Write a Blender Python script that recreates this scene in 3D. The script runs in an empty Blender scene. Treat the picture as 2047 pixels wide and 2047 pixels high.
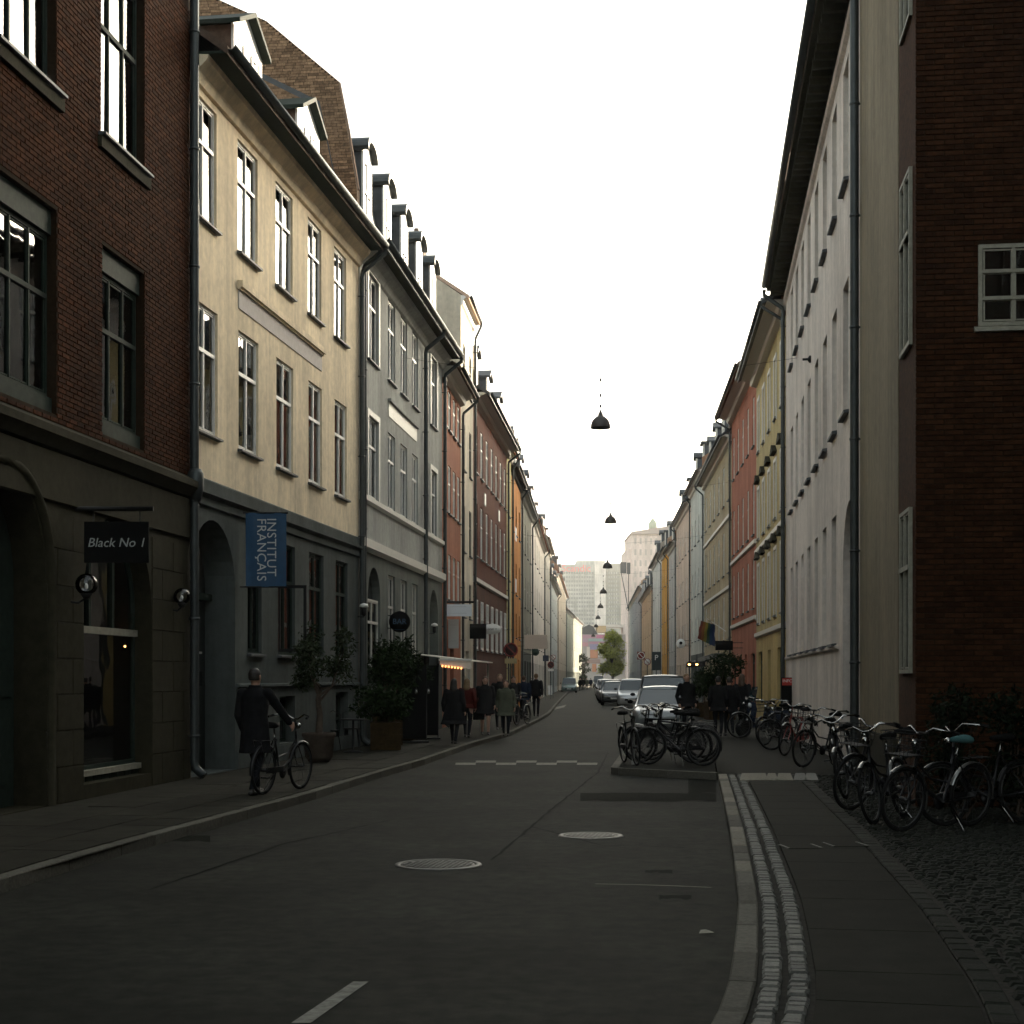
import bpy, bmesh, math, random
from mathutils import Vector, Matrix, Euler
random.seed(7)
R = math.radians
SC = bpy.context.scene
COL = SC.collection

# ------------------------------------------------------------------ camera, world, sun, exposure
F = 35.0 / 24.0 * 2047      # focal length in photograph pixels
CX, HY = 1023.5, 1355.0     # principal column, horizon row
CZ = 1.74                   # eye height above the road
SW = 0.12                   # pavement height
cam_d = bpy.data.cameras.new('camera')
cam = bpy.data.objects.new('camera', cam_d)
COL.objects.link(cam)
cam.location = (0, 0, CZ)
cam.rotation_euler = (R(90), 0, 0)
cam_d.sensor_fit = 'HORIZONTAL'
cam_d.sensor_width = 24
cam_d.lens = 35
cam_d.shift_y = (HY - 1023.5) / 2047
cam_d.clip_end = 5000
SC.camera = cam

SUN_AZ = 40      # degrees to the right of straight ahead
SUN_EL = 8.5
world = bpy.data.worlds.new('World')
SC.world = world
world.use_nodes = True
wn = world.node_tree
wn.nodes.clear()
sky = wn.nodes.new('ShaderNodeTexSky')
sky.sky_type = 'NISHITA'
sky.sun_disc = False
sky.sun_elevation = R(SUN_EL)
sky.sun_rotation = R(SUN_AZ)
sky.air_density = 0.9
sky.dust_density = 4.0
sky.ozone_density = 0.6
bg = wn.nodes.new('ShaderNodeBackground')
bg.inputs['Strength'].default_value = 0.15
hs = wn.nodes.new('ShaderNodeHueSaturation')
hs.inputs['Saturation'].default_value = 0.42
wo = wn.nodes.new('ShaderNodeOutputWorld')
wn.links.new(sky.outputs[0], hs.inputs['Color'])
tint = wn.nodes.new('ShaderNodeMix')
tint.data_type = 'RGBA'; tint.blend_type = 'MULTIPLY'
tint.inputs['Factor'].default_value = 1
tint.inputs[7].default_value = (1.0, 1.0, 0.91, 1)     # hazy evening air
wn.links.new(hs.outputs[0], tint.inputs[6])
wn.links.new(tint.outputs[2], bg.inputs['Color'])
wn.links.new(bg.outputs[0], wo.inputs[0])

sun_d = bpy.data.lights.new('sun', 'SUN')
sun_d.energy = 2.6
sun_d.angle = R(0.6)
sun_d.color = (1.0, 0.82, 0.62)
sun = bpy.data.objects.new('sun', sun_d)
COL.objects.link(sun)
_sd = Vector((math.sin(R(SUN_AZ)) * math.cos(R(SUN_EL)), math.cos(R(SUN_AZ)) * math.cos(R(SUN_EL)), math.sin(R(SUN_EL))))
sun.rotation_euler = _sd.to_track_quat('Z', 'Y').to_euler()
sun.location = (40, 80, 60)

SC.view_settings.view_transform = 'Standard'
SC.view_settings.look = 'None'
SC.view_settings.gamma = 1
SC.view_settings.exposure = 2.4
SC.view_settings.use_curve_mapping = False
try:
    SC.cycles.max_bounces = 4
    SC.cycles.diffuse_bounces = 3
    SC.cycles.glossy_bounces = 2
    SC.cycles.transparent_max_bounces = 8
    SC.cycles.use_adaptive_sampling = True
    SC.cycles.adaptive_threshold = 0.03
    SC.cycles.use_denoising = True
    SC.cycles.caustics_reflective = False
    SC.cycles.caustics_refractive = False
except Exception:
    pass


# ------------------------------------------------------------------ helpers
def gp(x, y, z=0.0):
    """ground point seen at photograph pixel x, y on the level z"""
    Y = (CZ - z) * F / (y - HY)
    return ((x - CX) * Y / F, Y)


def at(x, y, Y):
    return ((x - CX) * Y / F, Y, CZ + (HY - y) * Y / F)


class MB:
    """collects faces of one mesh"""
    def __init__(s):
        s.v = []; s.f = []; s.m = []; s.sm = []

    def add(s, verts, faces, mat=0, smooth=False):
        o = len(s.v)
        s.v.extend([tuple(p) for p in verts])
        for f in faces:
            s.f.append(tuple(i + o for i in f)); s.m.append(mat); s.sm.append(smooth)

    def quad(s, a, b, c, d, mat=0):
        s.add([a, b, c, d], [(0, 1, 2, 3)], mat)

    def box(s, x0, x1, y0, y1, z0, z1, mat=0):
        s.add([(x0, y0, z0), (x1, y0, z0), (x1, y1, z0), (x0, y1, z0), (x0, y0, z1), (x1, y0, z1), (x1, y1, z1), (x0, y1, z1)],
              [(0, 3, 2, 1), (4, 5, 6, 7), (0, 1, 5, 4), (1, 2, 6, 5), (2, 3, 7, 6), (3, 0, 4, 7)], mat)

    def tube(s, pts, r, n=8, mat=0, caps=True, closed=False):
        pts = [Vector(p) for p in pts]
        rs = r if isinstance(r, (list, tuple)) else [r] * len(pts)
        rings = []
        k = len(pts)
        ref = None
        for i, p in enumerate(pts):
            if closed:
                t = pts[(i + 1) % k] - pts[i - 1]
            else:
                t = pts[min(i + 1, k - 1)] - pts[max(i - 1, 0)]
            if t.length < 1e-9: t = Vector((0, 0, 1))
            t.normalize()
            if ref is None:
                ref = Vector((0, 0, 1)) if abs(t.z) < 0.9 else Vector((1, 0, 0))
            a = t.cross(ref)
            if a.length < 1e-4:
                a = t.cross(Vector((0.3, 1, 0.2)))
            a.normalize()
            b = t.cross(a); b.normalize()
            ref = b.cross(t) if False else ref
            rings.append([p + (a * math.cos(2 * math.pi * j / n) + b * math.sin(2 * math.pi * j / n)) * rs[i] for j in range(n)])
        vs = [q for rg in rings for q in rg]
        fs = []
        for i in range(k if closed else k - 1):
            i2 = (i + 1) % k
            for j in range(n):
                j2 = (j + 1) % n
                fs.append((i * n + j, i2 * n + j, i2 * n + j2, i * n + j2))
        if caps and not closed:
            fs.append(tuple(range(n - 1, -1, -1)))
            fs.append(tuple((k - 1) * n + j for j in range(n)))
        s.add(vs, fs, mat, True)

    def lathe(s, prof, n=16, mat=0, c=(0, 0, 0), smooth=True, ax='z'):
        vs = []
        for r_, z in prof:
            for j in range(n):
                a = 2 * math.pi * j / n
                p = (r_ * math.cos(a), r_ * math.sin(a), z)
                if ax == 'y': p = (p[0], -p[2], p[1])
                if ax == 'x': p = (p[2], p[0], p[1])
                vs.append((c[0] + p[0], c[1] + p[1], c[2] + p[2]))
        fs = []
        for i in range(len(prof) - 1):
            for j in range(n):
                j2 = (j + 1) % n
                fs.append((i * n + j, i * n + j2, (i + 1) * n + j2, (i + 1) * n + j))
        if prof[0][0] > 1e-5: fs.append(tuple(range(n - 1, -1, -1)))
        if prof[-1][0] > 1e-5: fs.append(tuple((len(prof) - 1) * n + j for j in range(n)))
        s.add(vs, fs, mat, smooth)

    def loft(s, rings, mat=0, caps=True, smooth=True):
        n = len(rings[0])
        vs = [q for rg in rings for q in rg]
        fs = []
        for i in range(len(rings) - 1):
            for j in range(n):
                j2 = (j + 1) % n
                fs.append((i * n + j, i * n + j2, (i + 1) * n + j2, (i + 1) * n + j))
        if caps:
            fs.append(tuple(range(n - 1, -1, -1)))
            fs.append(tuple((len(rings) - 1) * n + j for j in range(n)))
        s.add(vs, fs, mat, smooth)

    def prism(s, poly, y0, y1, mat=0):
        """polygon in x,z extruded along y"""
        n = len(poly)
        vs = [(p[0], y0, p[1]) for p in poly] + [(p[0], y1, p[1]) for p in poly]
        fs = [tuple(range(n)), tuple(range(2 * n - 1, n - 1, -1))]
        for j in range(n):
            j2 = (j + 1) % n
            fs.append((j, j + n, j2 + n, j2))
        s.add(vs, fs, mat)

    def slab(s, poly, z0, z1, mat=0):
        """polygon in x,y extruded along z"""
        n = len(poly)
        vs = [(p[0], p[1], z0) for p in poly] + [(p[0], p[1], z1) for p in poly]
        fs = [tuple(range(n - 1, -1, -1)), tuple(range(n, 2 * n))]
        for j in range(n):
            j2 = (j + 1) % n
            fs.append((j, j2, j2 + n, j + n))
        s.add(vs, fs, mat)

    def mesh(s, name, mats):
        me = bpy.data.meshes.new(name)
        me.from_pydata(s.v, [], s.f)
        for m in (mats if isinstance(mats, (list, tuple)) else [mats]):
            me.materials.append(m)
        me.polygons.foreach_set('material_index', s.m)
        me.polygons.foreach_set('use_smooth', s.sm)
        me.update()
        return me

    def build(s, name, mats, parent=None, loc=(0, 0, 0), rz=0):
        return put(name, s.mesh(name, mats), parent, loc, rz)


def put(name, me, parent=None, loc=(0, 0, 0), rz=0, rot=None):
    o = bpy.data.objects.new(name, me)
    COL.objects.link(o)
    o.parent = parent
    o.location = loc
    o.rotation_euler = rot if rot else (0, 0, rz)
    return o


def tag(o, label=None, cat=None, group=None, kind=None):
    if label: o['label'] = label
    if cat: o['category'] = cat
    if group: o['group'] = group
    if kind: o['kind'] = kind
    return o


def empty(name, loc=(0, 0, 0), rz=0, label=None, cat=None, group=None, kind=None):
    o = bpy.data.objects.new(name, None)
    COL.objects.link(o)
    o.empty_display_size = 0.2
    o.location = loc
    o.rotation_euler = (0, 0, rz)
    return tag(o, label, cat, group, kind)


def copy_tree(o, parent=None):
    c = o.copy()
    COL.objects.link(c)
    c.parent = parent
    for ch in list(KIDS(o)):
        copy_tree(ch, c)
    return c


def KIDS(o):
    return [x for x in o.children]


# ------------------------------------------------------------------ materials
MATS = {}


def nt(name):
    m = bpy.data.materials.new(name)
    m.use_nodes = True
    t = m.node_tree
    b = t.nodes['Principled BSDF']
    return m, t, b


def mat(name, col, rough=0.6, metal=0.0, var=0.0, scale=8.0, bump=0.0, bscale=60.0, spec=None, coat=0.0, island=0.0, emit=None, estr=0.0, stain=0.0, stain_scale=0.5, streak=0.0):
    """principled colour with noise variation, blotchy stains, per-piece variation and fine relief"""
    if name in MATS: return MATS[name]
    m, t, b = nt(name)
    L = t.links.new
    col4 = (*col, 1)
    b.inputs['Base Color'].default_value = col4
    b.inputs['Roughness'].default_value = rough
    b.inputs['Metallic'].default_value = metal
    if spec is None: spec = 0.05 if rough >= 0.74 else 0.5
    b.inputs['Specular IOR Level'].default_value = spec
    if coat: b.inputs['Coat Weight'].default_value = coat
    if emit:
        b.inputs['Emission Color'].default_value = (*emit, 1)
        b.inputs['Emission Strength'].default_value = estr
        m.cycles.emission_sampling = 'NONE'
    cur = None
    geo = t.nodes.new('ShaderNodeNewGeometry')
    src = geo.outputs['Position']

    def mult(cur, fac_out, lo, hi, fa=0.36, fb=0.64):
        mr = t.nodes.new('ShaderNodeMapRange')
        mr.inputs['From Min'].default_value = fa
        mr.inputs['From Max'].default_value = fb
        mr.inputs['To Min'].default_value = lo
        mr.inputs['To Max'].default_value = hi
        L(fac_out, mr.inputs['Value'])
        mx = t.nodes.new('ShaderNodeMix')
        mx.data_type = 'RGBA'; mx.blend_type = 'MULTIPLY'
        mx.inputs['Factor'].default_value = 1
        if cur is None: mx.inputs[6].default_value = col4
        else: L(cur, mx.inputs[6])
        cb = t.nodes.new('ShaderNodeCombineColor')
        for k in range(3): L(mr.outputs[0], cb.inputs[k])
        L(cb.outputs[0], mx.inputs[7])
        return mx.outputs[2]
    if var:
        n1 = t.nodes.new('ShaderNodeTexNoise')
        n1.inputs['Scale'].default_value = scale
        n1.inputs['Detail'].default_value = 6
        n1.inputs['Roughness'].default_value = 0.65
        L(src, n1.inputs['Vector'])
        cur = mult(cur, n1.outputs[0], 1 - var, 1 + var)
    if stain:
        mp = t.nodes.new('ShaderNodeMapping')
        mp.inputs['Scale'].default_value = (1, 1, 0.35)
        L(src, mp.inputs['Vector'])
        n2 = t.nodes.new('ShaderNodeTexNoise')
        n2.inputs['Scale'].default_value = stain_scale
        n2.inputs['Detail'].default_value = 5
        n2.inputs['Roughness'].default_value = 0.6
        L(mp.outputs[0], n2.inputs['Vector'])
        cur = mult(cur, n2.outputs[0], 1 - stain, 1 + stain * 0.6)
    if streak:
        mp = t.nodes.new('ShaderNodeMapping')
        mp.inputs['Scale'].default_value = (5, 5, 0.22)
        L(src, mp.inputs['Vector'])
        n4 = t.nodes.new('ShaderNodeTexNoise')
        n4.inputs['Scale'].default_value = 1.0
        n4.inputs['Detail'].default_value = 6
        n4.inputs['Roughness'].default_value = 0.7
        L(mp.outputs[0], n4.inputs['Vector'])
        cur = mult(cur, n4.outputs[0], 1 - streak, 1 + streak * 0.4)
    if island:
        oi = t.nodes.new('ShaderNodeObjectInfo')
        ad = t.nodes.new('ShaderNodeMath'); ad.operation = 'ADD'
        L(oi.outputs['Random'], ad.inputs[0]); L(geo.outputs['Random Per Island'], ad.inputs[1])
        fr = t.nodes.new('ShaderNodeMath'); fr.operation = 'FRACT'
        L(ad.outputs[0], fr.inputs[0])
        cur = mult(cur, fr.outputs[0], 1 - island, 1 + island, 0.0, 1.0)
    if cur is not None: L(cur, b.inputs['Base Color'])
    if bump:
        n3 = t.nodes.new('ShaderNodeTexNoise')
        n3.inputs['Scale'].default_value = bscale
        n3.inputs['Detail'].default_value = 4
        L(src, n3.inputs['Vector'])
        bp = t.nodes.new('ShaderNodeBump')
        bp.inputs['Strength'].default_value = min(1.0, bump)
        bp.inputs['Distance'].default_value = 0.01
        L(n3.outputs[0], bp.inputs['Height'])
        L(bp.outputs[0], b.inputs['Normal'])
    MATS[name] = m
    return m


def plaster(name, col, rough=0.85):
    return mat(name, col, rough, var=0.09, scale=6, stain=0.2, stain_scale=0.7, streak=0.14, bump=0.3, bscale=40)


def glass_mat():
    m, t, b = nt('window_glass')
    t.nodes.remove(b)
    L = t.links.new
    out = t.nodes['Material Output']
    tr = t.nodes.new('ShaderNodeBsdfTransparent'); tr.inputs[0].default_value = (0.72, 0.76, 0.74, 1)
    gl = t.nodes.new('ShaderNodeBsdfGlossy'); gl.inputs['Roughness'].default_value = 0.015
    fr = t.nodes.new('ShaderNodeFresnel'); fr.inputs['IOR'].default_value = 1.7
    n = t.nodes.new('ShaderNodeTexNoise'); n.inputs['Scale'].default_value = 1.6; n.inputs['Detail'].default_value = 1
    geo = t.nodes.new('ShaderNodeNewGeometry')
    L(geo.outputs['Position'], n.inputs['Vector'])
    bp = t.nodes.new('ShaderNodeBump'); bp.inputs['Strength'].default_value = 0.25; bp.inputs['Distance'].default_value = 0.012
    L(n.outputs[0], bp.inputs['Height']); L(bp.outputs[0], gl.inputs['Normal'])
    mx = t.nodes.new('ShaderNodeMixShader')
    L(fr.outputs[0], mx.inputs[0]); L(tr.outputs[0], mx.inputs[1]); L(gl.outputs[0], mx.inputs[2])
    L(mx.outputs[0], out.inputs['Surface'])
    return m


M = {}
M['glass'] = glass_mat()
M['glass_far'] = mat('far_glass', (0.025, 0.03, 0.032), 0.07, spec=0.8)
M['room'] = mat('room_dark', (0.05, 0.045, 0.04), 0.9, var=0.3, scale=2)
M['white'] = mat('white_paint', (0.72, 0.70, 0.66), 0.45, var=0.05, scale=12)
M['offwhite'] = mat('offwhite_paint', (0.55, 0.53, 0.48), 0.5, var=0.07, scale=10)
M['greenpaint'] = mat('dark_green_paint', (0.024, 0.034, 0.027), 0.6, spec=0.04, var=0.15, scale=9)
M['zinc'] = mat('zinc', (0.055, 0.062, 0.062), 0.5, metal=0.6, var=0.15, scale=4)
M['iron'] = mat('black_iron', (0.009, 0.009, 0.009), 0.6, spec=0.25, var=0.2, scale=20)
M['slate'] = mat('slate', (0.045, 0.05, 0.055), 0.6, var=0.25, scale=6, bump=0.4, bscale=14)
M['tile'] = mat('clay_tile', (0.22, 0.085, 0.05), 0.8, var=0.25, scale=5, bump=0.5, bscale=12)
M['tile_grey'] = mat('brown_tile', (0.12, 0.085, 0.065), 0.8, var=0.25, scale=5, bump=0.5, bscale=12)
M['brick_l'] = mat('brick_dark_red', (0.049, 0.0165, 0.0063), 0.9, var=0.3, scale=12, stain=0.25, island=0.34, bump=0.4, bscale=90)
M['brick_r'] = mat('brick_brown_red', (0.036, 0.0145, 0.0065), 0.9, var=0.3, scale=12, stain=0.25, island=0.32, bump=0.4, bscale=90)
M['mortar'] = mat('mortar', (0.024, 0.0145, 0.008), 0.95, var=0.2, scale=14, bump=0.3)
M['stone'] = mat('grey_brown_stone', (0.032, 0.029, 0.018), 0.85, var=0.16, scale=7, stain=0.2, bump=0.4, bscale=50)
M['asphalt'] = mat('asphalt', (0.0140, 0.0148, 0.0112), 0.8, spec=0.07, var=0.45, scale=6, stain=0.45, stain_scale=0.6, bump=0.5, bscale=160)
M['asphalt_dark'] = mat('asphalt_patch', (0.0080, 0.0085, 0.0065), 0.85, spec=0.02, var=0.2, scale=3, bump=0.5, bscale=160)
M['tar'] = mat('tar_stain', (0.005, 0.005, 0.005), 0.8, spec=0.02, var=0.2, scale=6)
M['paint_road'] = mat('road_paint', (0.19, 0.185, 0.16), 0.8, var=0.3, scale=14, bump=0.3, bscale=120)
M['kerb'] = mat('granite_kerb', (0.10, 0.094, 0.078), 0.8, var=0.2, scale=30, island=0.22, bump=0.35, bscale=120)
M['kerb_pale'] = mat('pale_granite_kerb', (0.185, 0.168, 0.135), 0.8, var=0.2, scale=30, island=0.18, bump=0.35, bscale=120)
M['sett'] = mat('granite_sett', (0.06, 0.06, 0.05), 0.7, var=0.3, scale=35, island=0.38, bump=0.6, bscale=70)
M['cobble'] = mat('granite_cobble', (0.016, 0.017, 0.0135), 0.75, var=0.3, scale=35, island=0.4, bump=0.6, bscale=70)
M['bedding'] = mat('sand_bedding', (0.03, 0.028, 0.024), 0.95, var=0.3, scale=20)
M['slab'] = mat('paving_slab', (0.0155, 0.0152, 0.0118), 0.85, var=0.14, scale=4, island=0.10, stain=0.12, bump=0.3, bscale=120)
M['slab_l'] = mat('paving_slab_worn', (0.026, 0.0245, 0.0185), 0.85, var=0.2, scale=3, island=0.14, stain=0.2, bump=0.3, bscale=120)
M['ground'] = mat('ground', (0.06, 0.058, 0.054), 0.9, var=0.2, scale=0.6)
M['steel'] = mat('cast_iron_cover', (0.055, 0.053, 0.048), 0.5, metal=0.5, var=0.25, scale=30, bump=0.5, bscale=60)
M['chrome'] = mat('chrome', (0.30, 0.30, 0.285), 0.22, metal=1.0)
M['bikeblack'] = mat('black_bike_paint', (0.008, 0.008, 0.009), 0.4, spec=0.3)
M['rubber'] = mat('rubber', (0.012, 0.012, 0.012), 0.8)
M['black'] = mat('matt_black', (0.006, 0.006, 0.006), 0.8, spec=0.05)
M['leaf'] = mat('dark_leaf', (0.013, 0.024, 0.008), 0.75, spec=0.04, island=0.45, var=0.2)
M['leaf_olive'] = mat('olive_leaf', (0.026, 0.036, 0.018), 0.75, spec=0.04, island=0.4)
M['leaf_lit'] = mat('painted_sunlit_leaf', (0.34, 0.36, 0.05), 0.6, island=0.4)  # sun shining through the leaves is put into this bright base colour
M['bark'] = mat('bark', (0.06, 0.045, 0.035), 0.9, var=0.3, scale=12, bump=0.5)
M['terracotta'] = mat('weathered_pot', (0.06, 0.045, 0.035), 0.85, var=0.2)
M['woodbox'] = mat('stained_planter_wood', (0.04, 0.026, 0.012), 0.8, var=0.3, scale=9)
M['skin'] = mat('skin', (0.42, 0.24, 0.17), 0.55)
M['denim'] = mat('dark_trousers', (0.014, 0.015, 0.018), 0.9, var=0.2)
M['shoe'] = mat('dark_shoe', (0.02, 0.018, 0.016), 0.5)
M['shoe_w'] = mat('pale_shoe', (0.35, 0.34, 0.32), 0.6)
M['coat_black'] = mat('black_wool', (0.012, 0.012, 0.013), 0.95, var=0.2)
M['coat_green'] = mat('grey_green_coat', (0.085, 0.09, 0.065), 0.95, var=0.15)
M['coat_blue'] = mat('navy_jacket', (0.015, 0.022, 0.04), 0.9)
M['coat_red'] = mat('red_jacket', (0.06, 0.011, 0.009), 0.9)
M['hair_dark'] = mat('dark_hair', (0.015, 0.011, 0.008), 0.6, var=0.3, scale=40)
M['hair_brown'] = mat('brown_hair', (0.06, 0.032, 0.016), 0.6, var=0.3, scale=40)
M['hair_fair'] = mat('fair_hair', (0.18, 0.11, 0.05), 0.6, var=0.3, scale=40)
M['bulb'] = mat('warm_bulb', (0.9, 0.6, 0.3), 0.4, emit=(1.0, 0.45, 0.12), estr=2.2)
M['bulb_red'] = mat('red_orange_bulb', (0.9, 0.4, 0.2), 0.4, emit=(1.0, 0.34, 0.10), estr=0.8)
M['tail'] = mat('tail_lamp', (0.5, 0.05, 0.02), 0.3, emit=(1.0, 0.28, 0.06), estr=3)
M['carglass'] = mat('car_glass', (0.02, 0.035, 0.04), 0.04, spec=0.9)
M['headlamp'] = mat('headlamp_glass', (0.5, 0.52, 0.52), 0.1, spec=0.8)

M['darksteel'] = mat('dull_dark_steel', (0.05, 0.05, 0.05), 0.45, metal=0.7)

M['oldwhite'] = mat('weathered_white_paint', (0.26, 0.245, 0.19), 0.7, var=0.15, scale=12)
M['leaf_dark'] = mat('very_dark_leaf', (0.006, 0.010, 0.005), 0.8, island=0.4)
M['pale_tile'] = mat('pale_beige_tile', (0.46, 0.33, 0.25), 0.85, var=0.15, scale=6, bump=0.4, bscale=12)  # lighter beige roof tile of the tall white house

# ------------------------------------------------------------------ windows
WCACHE = {}


def frame_mesh(w, h, cols, rows, m, bar=0.04, outer=0.05, dep=0.06):
    """rows: list of fractions where horizontal bars stand"""
    key = ('f', round(w, 2), round(h, 2), cols, tuple(rows), m.name, bar)
    if key in WCACHE: return WCACHE[key]
    b = MB()
    b.box(0, outer, 0, dep, 0, h); b.box(w - outer, w, 0, dep, 0, h)
    b.box(outer, w - outer, 0, dep, 0, outer); b.box(outer, w - outer, 0, dep, h - outer, h)
    xs = [outer] + [w * k / cols for k in range(1, cols)] + [w - outer]
    for k in range(1, cols):
        b.box(w * k / cols - bar / 2, w * k / cols + bar / 2, -0.004, dep - 0.01, outer, h - outer)
    zs = [outer] + [h * r for r in rows] + [h - outer]
    for i, r in enumerate(rows):
        th = bar * (0.8 if len(rows) == 1 else 0.5)
        b.box(outer, w - outer, -0.012, dep - 0.015, h * r - th, h * r + th)
    # casement rails inside every light
    for i in range(len(xs) - 1):
        for j in range(len(zs) - 1):
            e = 0.022 if i + 1 < len(xs) else 0
            x0, x1, z0, z1 = xs[i] + 0.012, xs[i + 1] - 0.012, zs[j] + 0.012, zs[j + 1] - 0.012
            r_ = 0.02
            b.box(x0, x0 + r_, 0.012, dep - 0.02, z0, z1); b.box(x1 - r_, x1, 0.012, dep - 0.02, z0, z1)
            b.box(x0 + r_, x1 - r_, 0.012, dep - 0.02, z0, z0 + r_); b.box(x0 + r_, x1 - r_, 0.012, dep - 0.02, z1 - r_, z1)
    panes = [(xs[i] + 0.02, xs[i + 1] - 0.02, zs[j] + 0.02, zs[j + 1] - 0.02) for i in range(len(xs) - 1) for j in range(len(zs) - 1)]
    me = b.mesh('window', m)
    WCACHE[key] = (me, panes)
    return WCACHE[key]


def simple_mesh(kind, dims, fn, mats):
    key = (kind, tuple(round(d, 3) for d in dims), mats.name if hasattr(mats, 'name') else '')
    if key not in WCACHE:
        b = MB(); fn(b)
        WCACHE[key] = b.mesh(kind, mats)
    return WCACHE[key]


def add_window(parent, u, v, w, h, y, cols=2, rows=(0.64,), fm='white', glass='glass', sill=None, single=False, curtain=False, tilt=True):
    me, panes = frame_mesh(w, h, cols, rows, M[fm])
    win = put('window', me, parent, (u, y, v))
    if single:
        pm = simple_mesh('pane', (w, h, 9), lambda b: b.box(0.03, w - 0.03, 0.03, 0.036, 0.03, h - 0.03), M[glass])
        put('pane', pm, win)
    else:
        for (a, b_, c, d) in panes:
            ww, hh = b_ - a, d - c
            pm = simple_mesh('pane', (ww, hh), lambda b: b.box(-ww / 2, ww / 2, -0.003, 0.003, -hh / 2, hh / 2), M[glass])
            p = put('pane', pm, win, ((a + b_) / 2, 0.03, (c + d) / 2))
            if tilt:
                p.rotation_euler = (R(random.uniform(-0.5, 0.5)), 0, R(random.uniform(-0.7, 0.7)))
    if sill:
        sm, so, sh = sill
        sme = simple_mesh('sill', (w, so, sh, y), lambda b: b.prism_x(w, so, sh, y), M[sm])
        put('sill', sme, win, (0, -y, 0))
    if curtain:
        def cur(b):
            n = 26
            vs = []; fs = []
            for k in range(n + 1):
                x = 0.07 + (w - 0.14) * k / n
                yy = 0.18 + 0.035 * math.sin(k * 1.9) + 0.012 * math.sin(k * 5.1)
                vs += [(x, yy, 0.08), (x, yy, h - 0.08)]
            for k in range(n):
                fs.append((2 * k, 2 * k + 2, 2 * k + 3, 2 * k + 1))
            b.add(vs, fs, 0, True)
        put('curtain', simple_mesh('curtain', (w, h), cur, mat('curtain_cloth', (0.33, 0.34, 0.32), 0.9, var=0.1)), win)
    return win


def _prism_x(s, w, so, sh, y):
    # sloped sill: from the frame out to so in front of the wall, sh high, below v
    prof = [(y + 0.02, 0.0), (-so, -0.03), (-so, -0.03 - sh), (0.0, -0.03 - sh - 0.005), (0.0, -0.02)]
    e = 0.05
    n = len(prof)
    vs = [(-e, p[0], p[1]) for p in prof] + [(w + e, p[0], p[1]) for p in prof]
    fs = [tuple(range(n)), tuple(range(2 * n - 1, n - 1, -1))]
    for j in range(n):
        j2 = (j + 1) % n
        fs.append((j, j + n, j2 + n, j2))
    # keep the part inside the reveal no wider than the opening
    s.add(vs, fs)


MB.prism_x = _prism_x


# ------------------------------------------------------------------ buildings
class Bld:
    """a street house: local x along the facade (left to right seen from the street), y into the house, z up"""
    def __init__(s, name, A, B, label, cat='building', group=None):
        s.A = Vector((A[0], A[1])); s.B = Vector((B[0], B[1]))
        d = s.B - s.A
        s.W = d.length
        s.u = d / s.W
        s.inn = Vector((-s.u.y, s.u.x))
        s.ang = math.atan2(s.u.y, s.u.x)
        s.root = empty(name, (A[0], A[1], 0), s.ang, label, cat, group)

    def up(s, x, inw=0.0):
        k = (x - CX) / F
        a, i = s.A, s.inn
        return (k * (a.y + inw * i.y) - a.x - inw * i.x) / (s.u.x - k * s.u.y)

    def Y(s, x, inw=0.0):
        u = s.up(x, inw)
        return s.A.y + u * s.u.y + inw * s.inn.y

    def zp(s, x, y, inw=0.0):
        return CZ + (HY - y) * s.Y(x, inw) / F

    def world(s, u, y, z):
        p = s.A + s.u * u + s.inn * y
        return (p.x, p.y, z)

    def part(s, name, b, mats, parent=None, loc=(0, 0, 0)):
        return b.build(name, mats, parent or s.root, loc)


def arch_pts(u0, u1, vs, v1, n=14):
    c = (u0 + u1) / 2; a = (u1 - u0) / 2; hgt = v1 - vs
    return [(c - a * math.cos(math.pi * k / n), vs + hgt * math.sin(math.pi * k / n)) for k in range(n + 1)]


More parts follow.
